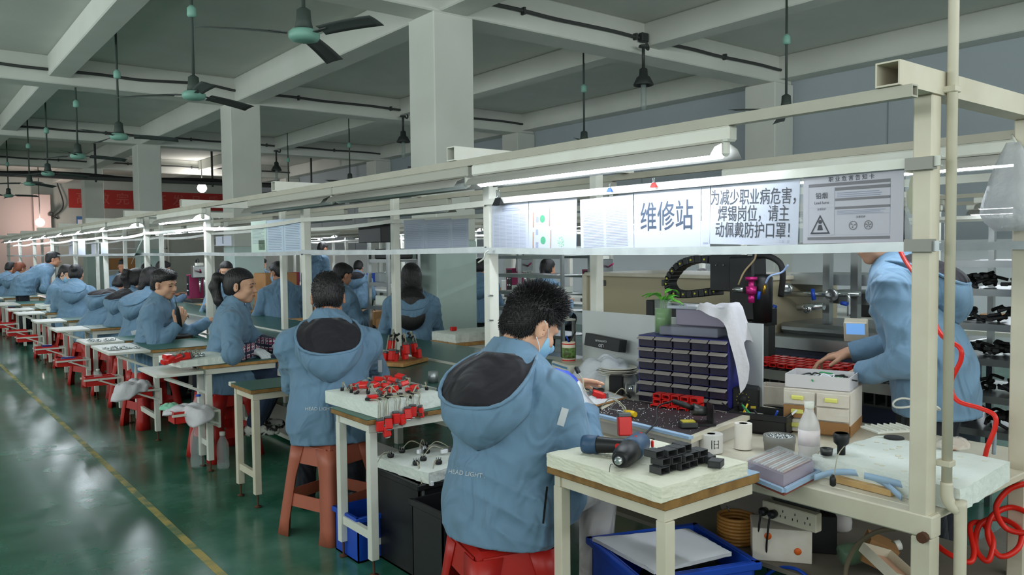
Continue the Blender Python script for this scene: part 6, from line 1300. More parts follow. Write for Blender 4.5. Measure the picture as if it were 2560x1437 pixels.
# tall pipe along the nearest post
t = thing('plastic_pipe', 'cream plastic pipe running from floor to ceiling along the nearest post', 'pipe', (2.20, 0.945, 0)); pp = P(2342, 1000, Z=0.9); 
MB().tube([(2.172, 0.925, 0.69), (2.172, 0.925, ZC)], 0.013, 14).build('pipe', M_cream, t, True); MB().tube(curve_pts([(2.172, 0.925, 0.73), (2.172, 0.923, 0.69), (2.178, 0.914, 0.668), (2.186, 0.900, 0.655), (2.188, 0.896, 0.63), (2.188, 0.896, 0.0)], 6), 0.0155, 14).build('elbow_pipe', M_cream, t, True)
for z in (0.78, 1.752): MB().bx(2.155, 2.19, 0.91, 0.948, z - 0.008, z + 0.008, 0.002).build('pipe_clamp', M_cream, t, True)
# ---------------- signs on the rails ----------------
SX = PX - 0.018
M_sheet = mat('sign_sheet', '#bcc1d0', 0.45)
M_form = mat('form_ink', '#949ab0', 0.6)
M_txt = mat('sign_ink', '#3d4a5e', 0.6); M_txt2 = mat('dark_sign_ink', '#3f424a', 0.6)
M_gr = mat('sign_green', '#4f9c78', 0.6)
def sign(px0, px1, ytop, ybot, label, x=SX, tilt=0.0, z0=None, m_=M_sheet, name='paper_sign', group=None):
    """sheet in the plane of the rails; returns thing and a function mapping (u right 0..1, v up 0..1) to a point"""
    y0 = P(px0, ybot, X=x)[1]; y1 = P(px1, ybot, X=x)[1]; zb = P((px0 + px1) / 2, ybot, X=x)[2] if z0 is None else z0; zt_ = P((px0 + px1) / 2, ytop, X=x)[2]
    t = thing(name, label, 'sign', (x, (y0 + y1) / 2, zb), 0, group); W = y0 - y1; H_ = zt_ - zb
    R = Rx(tilt); c = V(x, (y0 + y1) / 2, (zb + zt_) / 2)
    at = lambda u, v, l=0.0: c + R @ V(-0.0012 - l, (0.5 - u) * W, (v - 0.5) * H_)
    MB().box(c, (0.0016, W, H_), R=R).build('sheet', m_, t, True)
    return t, at, R @ V(0, -1, 0), R @ V(0, 0, 1), W, H_
def bars(at, specs, m_, t, nm):
    m = MB()
    for (u0, u1, v0, v1) in specs: m.add([at(u0, v0, 0.0003), at(u1, v0, 0.0003), at(u1, v1, 0.0003), at(u0, v1, 0.0003)], [(0, 1, 2, 3)])
    o = m.build(nm, m_, t, True); return o
def lines(at, u0, u1, v0, v1, n, m_, t, nm='printed_lines', cols=1, fill=0.45, seed=1):
    rr = np.random.RandomState(seed); sp = []
    for k in range(n):
        va = v0 + (v1 - v0) * k / n
        for c in range(cols):
            a = u0 + (u1 - u0) * c / cols; b = a + (u1 - u0) / cols * (0.9 if cols > 1 else 1 - 0.3 * rr.rand() ** 3); sp.append((a, b, va, va + (v1 - v0) / n * fill))
    return bars(at, sp, m_, t, nm)
t, at, r_, u_, W, H_ = sign(1231, 1322, 508, 627, 'white form sheet at the left end of the rail signs, full of faint grid lines'); lines(at, 0.05, 0.95, 0.06, 0.78, 24, M_form, t, cols=5, fill=0.25); lines(at, 0.3, 0.8, 0.84, 0.92, 2, M_form, t, 'heading')
t, at, r_, u_, W, H_ = sign(1323, 1442, 497, 627, 'white notice sheet with green circle emblems and side turned print', tilt=0.03)
for (a, b) in ((0.30, 0.62), (0.32, 0.20)):
    m = MB(); n = 20; m.add([at(a + 0.055 * math.cos(2 * math.pi * k / n), b + 0.075 * math.sin(2 * math.pi * k / n), 0.0004) for k in range(n)], [tuple(range(n))]); m.build('green_circle', M_gr, t, True)
m = MB(); n = 20; m.add([at(0.70 + 0.07 * math.cos(2 * math.pi * k / n), 0.18 + 0.10 * math.sin(2 * math.pi * k / n), 0.0004) for k in range(n)], [tuple(range(n))]); m.build('green_emblem', mat('emblem_green', '#6fa88a', 0.6, noise=(300, '#dfe8e2', 0.8, 0.05)), t, True)
bars(at, [(0.62, 0.76, 0.50, 0.78)], mat('emblem_yellow', '#c6cf8f', 0.6, noise=(200, '#eef0e0', 0.8, 0.05)), t, 'yellow_emblem')
bars(at, [(0.09, 0.12, 0.45, 0.75), (0.09, 0.12, 0.04, 0.36), (0.44, 0.465, 0.48, 0.84), (0.47, 0.495, 0.03, 0.40)], mat('heading_ink', '#8a8f88', 0.6, noise=(300, '#c98a78', 0.8, 0.1)), t, 'side_heading'); lines(at, 0.16, 0.22, 0.05, 0.8, 3, M_form, t, cols=1)
t, at, r_, u_, W, H_ = sign(1452, 1584, 492, 624, 'white list sheet with rows of tiny print left of the big characters', tilt=-0.02); lines(at, 0.06, 0.94, 0.06, 0.82, 26, M_form, t, cols=2, fill=0.3)
t, at, r_, u_, W, H_ = sign(1586, 1752, 472, 618, 'white sign with three large Chinese characters for repair station')
m = MB(); add_text(m, '维修站', 0.108, at(0.5, 0.50), r_, u_, 0.0006, sx=0.74); m.build('characters', M_txt, t, True)
t, at, r_, u_, W, H_ = sign(1754, 1775, 462, 617, 'narrow strip of white paper between the two large signs'); lines(at, 0.2, 0.8, 0.05, 0.1, 1, M_form, t)
t, at, r_, u_, W, H_ = sign(1776, 1997, 448, 612, 'slightly tilted white sign with three rows of bold Chinese warning characters', tilt=0.035)
m = MB()
for k, (tx, du) in enumerate((('为减少职业病危害，', 0.52), ('焊锡岗位，请主', 0.50), ('动佩戴防护口罩！', 0.53))): add_text(m, tx, 0.053, at(du, 0.72 - 0.255 * k), r_, u_, 0.00028, sx=0.70)
m.build('characters', M_txt2, t, True); m = MB(); add_text(m, '温馨提示：', 0.010, at(0.10, 0.93), r_, u_); add_text(m, '工会 · 宣', 0.010, at(0.86, 0.06), r_, u_); m.build('small_print', M_form, t, True)
t, at, r_, u_, W, H_ = sign(2008, 2258, 428, 607, 'grey white occupational hazard card with black triangle and printed bars', m_=mat('card_sheet', '#b9b7c2', 0.45))
M_bar = mat('card_bar_grey', '#77767c', 0.6)
bars(at, [(0.06, 0.88, 0.815, 0.86), (0.34, 0.88, 0.745, 0.79), (0.34, 0.88, 0.60, 0.635), (0.34, 0.88, 0.48, 0.515), (0.05, 0.88, 0.05, 0.09)], M_bar, t, 'grey_bars')
bars(at, [(0.06, 0.335, 0.115, 0.117), (0.333, 0.336, 0.115, 0.80), (0.06, 0.88, 0.115, 0.117), (0.06, 0.335, 0.515, 0.517), (0.34, 0.88, 0.40, 0.402), (0.06, 0.062, 0.115, 0.815), (0.878, 0.88, 0.115, 0.815)], M_form, t, 'table_rules')
m = MB(); add_text(m, '职 业 危 害 告 知 卡', 0.0155, at(0.50, 0.905), r_, u_, 0.00006); add_text(m, '铅烟', 0.019, at(0.20, 0.68), r_, u_, 0.0001); add_text(m, 'Lead fume', 0.011, at(0.20, 0.585), r_, u_); add_text(m, '注意防护', 0.007, at(0.2, 0.49), r_, u_); add_text(m, '注意防护', 0.007, at(0.6, 0.36), r_, u_); m.build('characters', M_txt2, t, True)
lines(at, 0.36, 0.80, 0.65, 0.73, 3, M_form, t, seed=2); lines(at, 0.36, 0.84, 0.41, 0.47, 3, M_form, t, seed=3)
def tri(at, cu, cv, s_, asp): return [at(cu - s_, cv - s_ * asp), at(cu + s_, cv - s_ * asp), at(cu, cv + s_ * asp)]
asp = W / H_ * 0.9; o = tri(lambda a, b: at(a, b, 0.0004), 0.185, 0.275, 0.105, asp); i_ = tri(lambda a, b: at(a, b, 0.0004), 0.185, 0.268, 0.082, asp); m = MB(); m.add(o + i_, [(0, 1, 4, 3), (1, 2, 5, 4), (2, 0, 3, 5)])
m.add([at(0.185 + 0.02 * math.cos(k * 0.5), 0.31 + 0.03 * math.sin(k * 0.5), 0.0004) for k in range(13)], [tuple(range(13))]); m.add([at(0.155, 0.19, 0.0004), at(0.215, 0.19, 0.0004), at(0.20, 0.27, 0.0004), at(0.17, 0.27, 0.0004)], [(0, 1, 2, 3)]); m.build('warning_triangle', M_txt2, t, True)
for cu, k in ((0.525, 0), (0.675, 1)):
    m = MB(); n = 24; ro, ri = 0.042, 0.034; m.add([at(cu + ro * math.cos(2 * math.pi * j / n), 0.245 + ro * asp * 1.15 * math.sin(2 * math.pi * j / n), 0.0004) for j in range(n)] + [at(cu + ri * math.cos(2 * math.pi * j / n), 0.245 + ri * asp * 1.15 * math.sin(2 * math.pi * j / n), 0.0004) for j in range(n)], [(j, (j + 1) % n, n + (j + 1) % n, n + j) for j in range(n)])
    for j in range(3 + 2 * k): a = 2 * math.pi * j / (3 + 2 * k); m.add([at(cu, 0.245, 0.0004), at(cu + 0.03 * math.cos(a), 0.245 + 0.04 * math.sin(a), 0.0004), at(cu + 0.03 * math.cos(a + 0.6), 0.245 + 0.04 * math.sin(a + 0.6), 0.0004)], [(0, 1, 2)])
    m.build('round_pictogram', M_bar, t, True)
M_clear = mat('clear_sleeve', '#e6edf2', 0.08, alpha=0.22)
for px0, px1, yt, yb, lab in ((2262, 2285, 415, 600, 'clear plastic sleeve edge between the hazard card and the nearest post'), (1999, 2010, 440, 606, 'narrow clear plastic sleeve between the warning sign and the hazard card')):
    sign(px0, px1, yt, yb, lab, m_=M_clear, name='clear_sleeve', x=SX + 0.003)
M_photo = mat('small_photo', '#6f8a72', 0.5, noise=(40, '#3f5a48', 0.9))
for k, (a, b, c, lab) in enumerate(((629, 667, mat('green_tint_sheet', '#cfe6dc', 0.4), 'pale green sheet with a small photo on the front rail before the ponytailed woman'), (668, 710, mat('blue_tint_sheet', '#c3d7ec', 0.4), 'pale blue sheet in the middle of three on the front rail'), (711, 756, mat('blue_tint_sheet', '#c3d7ec', 0.4), 'pale blue sheet beside the white post on the front rail'))):
    t, at, r_, u_, W, H_ = sign(a, b, 552 - k * 3, 633 - k, lab, m_=c); lines(at, 0.1, 0.9, 0.3 if k == 0 else 0.1, 0.9, 16, M_form, t, fill=0.3, seed=k)
    if k == 0: bars(at, [(0.5, 0.9, 0.1, 0.4)], M_photo, t, 'photo')
for k, (a, b) in enumerate(((1011, 1062), (1063, 1128), (1129, 1172))):
    t, at, r_, u_, W, H_ = sign(a, b, 549 - k, 627, ['left', 'middle', 'right'][k] + ' one of three grey blue sheets on the rear rail right of the dark box', x=BX - 0.04, m_=mat('grey_blue_sheet', '#a9b2c6', 0.4)); lines(at, 0.1, 0.9, 0.1, 0.9, 14, mat('faint_ink', '#98a0b4', 0.6), t, fill=0.25, seed=k)
t, at, r_, u_, W, H_ = sign(540, 579, 590, 614, 'small white paper with torn lower edge hanging from the rear rail', x=BX - 0.04); bars(at, [(0.44, 0.5, 0.2, 0.95)], M_txt2, t, 'pen_mark')
p = P(345, 622, X=2.1); t = thing('paper_sheet', 'large sheet leaning at an angle on the lower rail above the smiling man', 'paper', p); MB().box((0, 0, 0), (0.002, 0.34, 0.21), R=Rx(-0.5) @ Ry(0.5)).build('sheet', mat('green_tint_sheet', '#cfe6dc', 0.4), t)
for k, px in enumerate((182, 205, 238, 262)):
    sign(px - 9, px + 9, 600 + k * 2, 640, 'white paper hanging on the far rails, %s counted from the masked woman' % ['first', 'second', 'third', 'fourth', 'fifth'][k], x=2.1 if k % 2 else BX)
def clip(px, py, m_, label, s=1.0):
    p = P(px, py, X=PX - 0.05); t = thing('binder_clip', label, 'clip', p); m = MB(); m.add([V(-0.010, -0.022, -0.014) * s, V(-0.010, 0.022, -0.014) * s, V(0, 0.015, 0.012) * s, V(0, -0.015, 0.012) * s, V(0.010, -0.022, -0.014) * s, V(0.010, 0.022, -0.014) * s], [(0, 1, 2, 3), (3, 2, 5, 4), (0, 3, 4), (1, 5, 2)]); m.build('clamp', m_, t)
    for sg in (-1, 1): MB().tube(curve_pts([(0, sg * 0.008 * s, 0.01 * s), (sg * 0.004, sg * 0.012 * s, 0.025 * s), (sg * 0.006, sg * 0.016 * s, 0.036 * s), (sg * 0.004, sg * 0.008 * s, 0.036 * s), (0, sg * 0.004 * s, 0.01 * s)], 4), 0.0013 * s, 6).build('wire_handle', M_chr, t)
clip(1245, 503, M_black, 'large black binder clip at the left end of the upper sign rail', 1.25); clip(1524, 474, M_blue, 'small blue binder clip on the upper sign rail', 0.55); clip(1634, 462, M_redl, 'small red binder clip on the upper sign rail', 0.6)
m = MB().tube(curve_pts([P(1222, 625, X=PX - 0.052), P(1213, 632, X=PX - 0.06), P(1210, 645, X=PX - 0.06), P(1196, 656, X=PX - 0.06)], 6), 0.004, 6); single('wire_hook', m, M_white, 'white wire hook twisted round the lower rail at the post', 'hook')
# bag and glove at the near posts
p = P(2535, 480, X=2.74); t = thing('plastic_bag', 'limp translucent plastic bag hung on the rear near post', 'bag', (p[0] - 0.02, p[1], p[2] - 0.12)); g = []
for j in range(11):
    v = j / 10; row = []
    for k in range(17):
        a = 2 * math.pi * (k % 16) / 16; r = (0.018 + 0.075 * v ** 0.8) * (1 - 0.5 * max(0, v - 0.85) / 0.15) * (1 + 0.18 * math.sin(3 * a + 5 * v)); row.append((r * math.cos(a) * 0.55, r * math.sin(a), 0.27 * (1 - v)))
    g.append(row)
MB().sheet(g, 0.001).build('bag_film', mat('milky_bag_film', '#dcdde0', 0.35, alpha=0.5, bump=(25, 0.5)), t); MB().tube([(0.03, 0.0, 0.27), (0.05, 0.02, 0.30)], 0.004, 6).build('tie', M_white, t)
p = P(2281, 488, X=2.16); t = thing('rubber_glove', 'yellow rubber glove hanging between the hazard card and the nearest post', 'glove', p); m = MB().tube(curve_pts([(0, 0, 0.05), (0, 0.004, 0.01), (0, 0.0, -0.03), (0, -0.004, -0.05)], 5), [0.006] * 5 + [0.012] * 6 + [0.008] * 5, 10); m.build('glove_finger', mat('yellow_rubber', '#cfc21c', 0.4), t)
MB().ball((0, 0, 0.068), (0.008, 0.02, 0.010)).build('knot', MATS['yellow_rubber'], t)
# red air hose: over the shoulder of the standing man, then hanging in coils under the bench end
M_hose = mat('red_air_hose', '#e2281c', 0.35)
hp = [P(2240, 600, X=2.95), P(2262, 650, X=2.90), P(2310, 720, X=2.80), P(2335, 800, X=2.76), P(2358, 842, X=2.72), P(2398, 868, X=2.70), P(2402, 900, X=2.70), P(2378, 955, X=2.70), P(2392, 1000, X=2.70), P(2450, 1020, X=2.70), P(2486, 1038, X=2.70), P(2487, 1070, X=2.70), P(2468, 1120, X=2.70), P(2452, 1190, X=2.74)]
t = thing('air_hose', 'bright red air hose looping from the shoulder of the standing man past the post', 'hose', hp[-1]); MB().tube(curve_pts(hp, 8), 0.0075, 10).build('hose', M_hose, t, True)
hp = [P(2572, 1205, X=2.72), P(2520, 1225, X=2.70), P(2490, 1270, X=2.68), P(2515, 1320, X=2.70), P(2570, 1330, X=2.72), P(2585, 1295, X=2.75), P(2530, 1268, X=2.76), P(2480, 1290, X=2.72), P(2470, 1340, X=2.68), P(2500, 1390, X=2.66), P(2545, 1370, X=2.70), P(2550, 1325, X=2.74), P(2500, 1296, X=2.76), P(2450, 1310, X=2.72), P(2440, 1370, X=2.66), P(2470, 1402, X=2.64), P(2482, 1350, X=2.68), P(2455, 1308, X=2.74), P(2425, 1315, X=2.70), P(2435, 1380, X=2.64), P(2420, 1405, X=2.6), P(2365, 1380, X=2.6), P(2330, 1350, X=2.65)]
t = thing('coiled_hose', 'red air hose hanging in loose coils beyond the end of the bench', 'hose', hp[-3]); MB().tube(curve_pts(hp, 8), 0.0085, 10).build('hose', M_hose, t, True)
single('cable', MB().tube(curve_pts([P(2484, 1052, X=2.72), P(2487, 1090, X=2.72), P(2484, 1135, X=2.72)], 4), 0.006, 8), mat('grey_blue_spring', '#8fa0ab', 0.4), 'short grey spring sleeve hanging beside the red hose', 'sleeve')
# ---------------- under the bench ----------------
t = bin_('blue_crate', 'large blue plastic crate under the nearest side table', (2.0, 1.72, 0.0), (0.40, 0.36, 0), 0.36, M_blue, -0.35, th=0.008, rim=0.018)
for k in (-1, 0, 1): MB().box((0.13 * k, -0.183, 0.15), (0.012, 0.010, 0.28)).build('rib', M_blue, t)
MB().box((0.05, -0.1815, 0.12), (0.06, 0.001, 0.05), ).build('paper_label', M_paper, t)
slab('foam_sheet', 'bent grey white foam sheet laid across the blue crate', [(1.85, 1.93), (1.80, 1.61), (2.10, 1.55), (2.17, 1.78)], 0.362, 0.380, mat('grey_foam', '#c6c8cc', 0.85), 17, jag=0.001)
single('black_sheet', crumple((2.08, 1.72, 0.20), 0.14, 0.12, 41), M_rubber, 'black crumpled film inside the blue crate', 'film')
SZ = 0.301
p = P(1862, 1335, X=2.42); t = thing('grey_panel', 'flat grey panel leaning under the bench', 'panel', (p[0], p[1], SZ)); MB().box((0, 0, 0.13), (0.015, 0.24, 0.24), R=Ry(-0.2) @ Rx(-0.3), bev=0.002).build('panel', mat('panel_grey', '#8a857e', 0.6), t)
p = P(1978, 1288, X=2.32); t = thing('power_strip', 'cream power strip with black plugs fixed under the bench', 'socket strip', p); MB().box((0, 0, 0), (0.035, 0.20, 0.06), bev=0.003).build('housing', M_cream, t); MB().box((0.03, 0, 0.055), (0.02, 0.16, 0.09)).build('bracket', M_dksteel, t)
for y in (-0.07, -0.025, 0.02):
    m = MB()
    for dy, dz in ((0, 0.012), (-0.009, -0.006), (0.009, -0.006)): m.box((-0.0178, y + dy, dz), (0.001, 0.003, 0.008))
    m.build('socket_slots', M_black, t)
for y in (0.085, 0.05):
    b = MB().lathe([(0.013, 0), (0.015, 0.02), (0.008, 0.03)], (-0.018, y, -0.002), 12, R=Ry(-math.pi / 2)).build('plug', M_black, t); MB().tube(curve_pts([(-0.046, y, -0.002), (-0.05, y + 0.005, -0.06), (-0.035, y + 0.02, -0.13), (-0.01, y + 0.03, -0.21)], 6), 0.0035, 6).build('cord', M_black, b)
p = P(1950, 1410, X=2.37); cz = -math.radians(52); t = thing('carton', 'white carton with orange dots and dark lettered lid under the bench', 'carton', (p[0], p[1], SZ), cz); MB().box((0, 0, 0.055), (0.19, 0.14, 0.11), bev=0.002).build('carton', M_cw, t)
for x, z in ((-0.045, 0.085), (0.05, 0.04)): MB().lathe([(0.012, 0), (0.012, 0.001), (0.001, 0.001)], (x, -0.0705, z), 14, R=Rx(math.pi / 2)).build('orange_dot', mat('orange_print', '#e2661e', 0.5), t)
p2 = P(2010, 1378, X=2.50); t = thing('black_carton', 'black lettered carton behind the white one under the bench', 'carton', (p2[0], p2[1], SZ), cz); MB().box((0, 0, 0.065), (0.20, 0.12, 0.13), bev=0.002).build('carton', M_black, t)
m = MB(); add_text(m, 'EXTOH', 0.030, (0.0, 0.0, 0.131), (1, 0, 0), (0, 1, 0)); add_text(m, 'AXON', 0.03, (0.0, -0.061, 0.09), (1, 0, 0), (0, 0, 1)); m.build('lettering', M_paper, t)
p = P(1840, 1420, X=2.36); t = thing('copper_coil', 'coil of amber coated wire on the shelf under the bench', 'coil', (p[0], p[1], SZ)); m = MB()
for k in range(8): m.tube([(0.062 * math.cos(a), 0.062 * math.sin(a), 0.007 + 0.012 * k) for a in np.linspace(0, 2 * math.pi, 25)], 0.0065, 6, False)
m.build('wire', mat('amber_wire', '#a8763a', 0.25), t)
single('cable', MB().tube(curve_pts([P(1905, 1445, X=2.28), P(1945, 1420, X=2.28), P(1990, 1422, X=2.28), P(2030, 1450, X=2.28)], 8), 0.006, 8), M_blue, 'thick blue cable curving before the white carton', 'cable')
single('hose', MB().tube(curve_pts([P(2260, 1318, X=2.20), P(2190, 1330, X=2.24), P(2140, 1365, X=2.27), P(2118, 1410, X=2.28), P(2112, 1450, X=2.28)], 8), 0.007, 8), mat('brown_hose', '#6f6350', 0.5), 'brown rubber hose sagging down under the bench', 'hose')
p = P(2195, 1425, X=2.36); t = thing('open_tray', 'tilted white tray with pink brown inside at the bottom of the bench', 'tray', (p[0], p[1], SZ), -0.3); R_ = Ry(0.35) @ Rx(0.3); m = MB()
for c, d in (((0, 0, 0.07), (0.12, 0.15, 0.003)), ((0.06, 0, 0.085), (0.003, 0.15, 0.03)), ((-0.06, 0, 0.085), (0.003, 0.15, 0.03)), ((0, 0.075, 0.085), (0.12, 0.003, 0.03)), ((0, -0.075, 0.085), (0.12, 0.003, 0.03))): m.box(R_ @ V(*c), d, R=R_)
m.build('tray', M_cream, t); MB().box(R_ @ V(0, 0, 0.073), (0.115, 0.145, 0.002), R=R_).build('lining', mat('pink_brown_card', '#c39a80', 0.7), t)
p = P(2195, 1388, X=2.50); single('cardboard_flap', MB().box((p[0], p[1], SZ + 0.06), (0.10, 0.09, 0.08), R=Rz(0.6) @ Rx(0.4)), M_card, 'brown cardboard box corner under the bench end', 'cardboard')
p = P(2100, 1410, X=2.42); t = pet_bottle((p[0], p[1], SZ + 0.04), 0.2, 0.036, 'dusty clear bottle with green tint lying under the bench', body=mat('green_bottle', '#6f9a7a', 0.1, alpha=0.4)); t.rotation_euler = (math.radians(80), 0, 0.9)
p = P(2100, 1345, X=2.75); pet_bottle((p[0], p[1], SZ), 0.2, 0.042, 'milky jug with white cap in the dark under the bench', body=MATS['milky_bottle'])
single('concrete_slab', MB().bx(2.35, 4.2, 0.2, 1.5, 0.0005, 0.012), mat('dusty_concrete', '#8a8278', 0.9, noise=(5, '#6d665d', 0.8)), 'dusty bare floor board at the lower right corner', 'board')
# ---------------- machines behind the bench ----------------
M_beige = mat('machine_beige', '#b3a88c', 0.45, noise=(2, '#a79c80', 0.5))
t = thing('machine_cabinet', 'large beige machine cabinet with dark handle slots behind the white board', 'machine', (4.25, 3.35, 0)); MB().bx(3.9, 4.6, 2.62, 4.10, 0.0, 1.165).build('body', M_beige, t, True); MB().bx(3.88, 4.62, 2.60, 4.12, 1.1655, 1.19, 0.004).build('top_rim', M_cream, t, True); MB().bx(3.885, 3.93, 4.102, 4.145, 0, 1.18).build('corner_post', M_cream, t, True)
for px in (1503, 1667): q = P(px, 707, X=3.895); MB().box(q, (0.006, 0.085, 0.04), bev=0.002).build('handle_slot', M_dksteel, t, True)
slab('foam_stack', 'stack of white foam sheets left of the beige machine cabinet', [(3.5, 4.55), (3.5, 4.25), (3.85, 4.25), (3.85, 4.55)], 0.86, 1.0, M_foam, 23, layers=3)
t = thing('white_shelf_unit', 'white shelf carrying the foam stack beside the beige cabinet', 'shelf', (3.68, 4.4, 0)); 
for z in (0.25, 0.55, 0.845): MB().bx(3.48, 3.87, 4.20, 4.60, z, z + 0.012).build('shelf', M_white, t, True)
for x in (3.49, 3.86):
    for y in (4.21, 4.59): MB().bx(x - 0.01, x + 0.01, y - 0.01, y + 0.01, 0, 0.844).build('upright', M_steel, t, True)
# gantry robot with drag chain
RXp = 3.52
t = thing('dispensing_robot', 'black gantry robot with drag chain and pink dispensing valve', 'machine', (3.6, 2.9, 0))
q0, q1 = P(1637, 762, X=3.6), P(1930, 752, X=3.6); MB().bar((3.6, q0[1], 0.99), (3.6, q1[1], 0.99), 0.09, 0.085).build('rail', M_black, t, True); MB().bx(3.52, 3.68, q0[1], q0[1] - 0.06, 0.93, 1.05, 0.004).build('end_block', M_black, t, True)
MB().bar((3.6, q0[1], 1.037), (3.6, q1[1], 1.037), 0.05, 0.006).build('cover_strip', M_steel, t, True)
for y in (q0[1] - 0.1, q1[1] + 0.03): MB().bx(3.57, 3.63, y - 0.03, y + 0.03, 0.0, 0.947).build('leg', M_dksteel, t, True)
cp = curve_pts([P(*q, X=RXp) for q in ((1860, 648), (1800, 650), (1745, 648), (1705, 662), (1680, 692), (1676, 712), (1690, 732), (1725, 735), (1770, 730), (1800, 727))], 3); ch = None
for i in range(len(cp) - 1):
    a, b = cp[i], cp[i + 1]; d = b - a; L = np.linalg.norm(d); 
    lk = MB().bar(a + d * 0.04, b - d * 0.04, 0.075, 0.042, 0.004).build('chain_link', M_black, t, True)
    if i % 2 == 0: MB().lathe([(0.006, 0), (0.006, 0.002), (0.001, 0.002)], (a + b) / 2 - V(0.0378, 0, 0), 10, R=Ry(-math.pi / 2)).build('yellow_dot', mat('yellow_dot', '#d6d24a', 0.5), lk, True)
q = P(1822, 682, X=3.5); MB().box(q, (0.10, 0.17, 0.19), bev=0.004).build('carriage', M_black, t, True)
for k in range(4): MB().ball(P(1790 + 18 * k, 663, X=3.447), 0.004, 8, 6).build('screw', M_chr, t, True)
q = P(1868, 640, X=3.46); q2 = P(1872, 800, X=3.46); MB().bar(q, q2, 0.12, 0.15, 0.01).build('z_axis', M_black, t, True)
q = P(1905, 745, X=3.45); MB().lathe([(0.05, -0.12), (0.055, 0.10), (0.04, 0.12)], q, 16).build('motor', M_black, t, True)
M_pinkv = mat('magenta_anodised', '#c0287a', 0.3, 0.4)
for a_, b_, r_ in (((1878, 692), (1878, 700), 0.03), ((1878, 700), (1878, 728), 0.014), ((1878, 716), (1878, 735), 0.026), ((1878, 735), (1878, 757), 0.016)): MB().tube([P(*a_, X=3.36), P(*b_, X=3.36)], r_, 16).build('valve_body', M_pinkv, t, True)
MB().tube([P(1860, 724, X=3.36), P(1835, 724, X=3.36)], 0.014, 12).build('valve_fitting', M_chr, t, True); MB().tube([P(1912, 712, X=3.36), P(1909, 735, X=3.36)], 0.007, 10).build('brass_fitting', mat('brass', '#b08a2e', 0.3, 0.8), t, True)
MB().tube([P(1898, 728, X=3.35), P(1896, 748, X=3.35)], 0.008, 8).build('blue_handle', M_blue, t, True)
MB().tube(curve_pts([P(1914, 708, X=3.36), P(1925, 690, X=3.36), P(1955, 680, X=3.4), P(1970, 662, X=3.4)], 6), 0.005, 8).build('blue_tube', mat('pale_blue_tube', '#9db4dc', 0.3), t, True)
MB().tube(curve_pts([P(1846, 712, X=3.36), P(1860, 680, X=3.38), P(1885, 650, X=3.4), P(1890, 632, X=3.4)], 6), 0.005, 8).build('clear_tube', mat('amber_tube', '#9a8a6a', 0.25), t, True)
MB().tube(curve_pts([P(1885, 640, X=3.45), P(1920, 640, X=3.45), P(1950, 658, X=3.45), P(1957, 690, X=3.45), P(1952, 740, X=3.47)], 7), 0.015, 10).build('black_hose', M_rubber, t, True)
# stainless tank bench
t = thing('stainless_tank', 'stainless tank bench with gauges, valves and blue handles behind the robot', 'machine', (4.15, 2.3, 0))
MB().bx(3.85, 4.5, 1.75, 2.78, 0.0, 0.80).build('base', mat('dark_navy_steel', '#2b3046', 0.45), t, True); MB().bx(3.82, 4.55, 1.72, 2.80, 0.801, 0.87, 0.004).build('top_plate', M_steel, t, True); MB().bx(3.95, 4.45, 1.85, 2.60, 0.871, 0.93, 0.02).build('lid', M_steel, t, True); MB().bx(4.1, 4.5, 1.9, 2.5, 1.04, 1.10).build('upper_box', M_steel, t, True); MB().bx(4.1, 4.5, 1.75, 2.62, 1.14, 1.20).build('upper_plate', M_alu, t, True)
for px in (2070, 2140): q = P(px, 700, X=4.05); MB().bx(4.03, 4.07, q[1] - 0.02, q[1] + 0.02, 0.931, 1.36).build('upright', M_steel, t, True)
MB().tube([P(1960, 735, X=4.0), P(2150, 735, X=4.0)], 0.014, 12).build('pipe', M_chr, t, True); MB().tube(curve_pts([P(2095, 738, X=3.98), P(2120, 738, X=3.98), P(2122, 760, X=3.98), P(2122, 790, X=3.98)], 5), 0.009, 10).build('pipe', M_chr, t, True)
for px, py in ((2082, 736), (1970, 722)): MB().lathe([(0.032, 0), (0.034, 0.006), (0.034, 0.02), (0.030, 0.022), (0.001, 0.020)], P(px, py, X=3.95), 20, R=Ry(-math.pi / 2)).build('gauge', M_chr, t, True)
for a_, b_ in (((2031, 722), (2035, 750)), ((1922, 762), (1940, 768)), ((2103, 757), (2118, 760))): MB().tube([P(*a_, X=3.93), P(*b_, X=3.93)], 0.011, 8).build('valve_handle', M_blue, t, True)
MB().tube([P(1995, 768, X=3.93), P(2060, 766, X=3.93)], 0.018, 12).build('valve_body', M_chr, t, True); MB().lathe([(0.02, 0), (0.024, 0.02), (0.001, 0.021)], P(2022, 772, X=3.9), 14, R=Ry(-math.pi / 2)).build('valve_cap', M_chr, t, True)
# rack of steel fins carrying red frames
t = thing('steel_fin_rack', 'low steel rack of upright fins carrying rows of red brackets', 'rack', (3.55, 2.0, 0.0)); fy0, fy1, fx0, fx1, fz = 1.60, 2.42, 3.30, 3.78, 0.775
for x in (fx0 + 0.01, fx1 - 0.01):
    for y in (fy0, fy1): MB().bx(x - 0.012, x + 0.012, y - 0.012, y + 0.012, 0, fz - 0.11).build('leg', M_dksteel, t, True)
MB().bx(fx0, fx1, fy0 - 0.02, fy1 + 0.02, fz - 0.11, fz - 0.10).build('base_plate', M_dksteel, t, True); MB().bx(fx0 - 0.012, fx0 - 0.006, fy0, fy1, fz - 0.05, fz - 0.004).build('front_strip', M_steel, t, True)
for k in range(17): y = fy0 + (fy1 - fy0) * k / 16; MB().bx(fx0 - 0.005, fx1, y - 0.004, y + 0.004, fz - 0.099, fz).build('fin', M_dksteel, t, True)
for i in range(10):
    for j in range(4):
        o_ = dup(t0, (3.36 + 0.075 * j, 1.95 + 0.047 * i, fz + 0.011), 0.15, 'hollow red bracket lying in rows on the steel fin rack', 'red brackets on the fin rack')
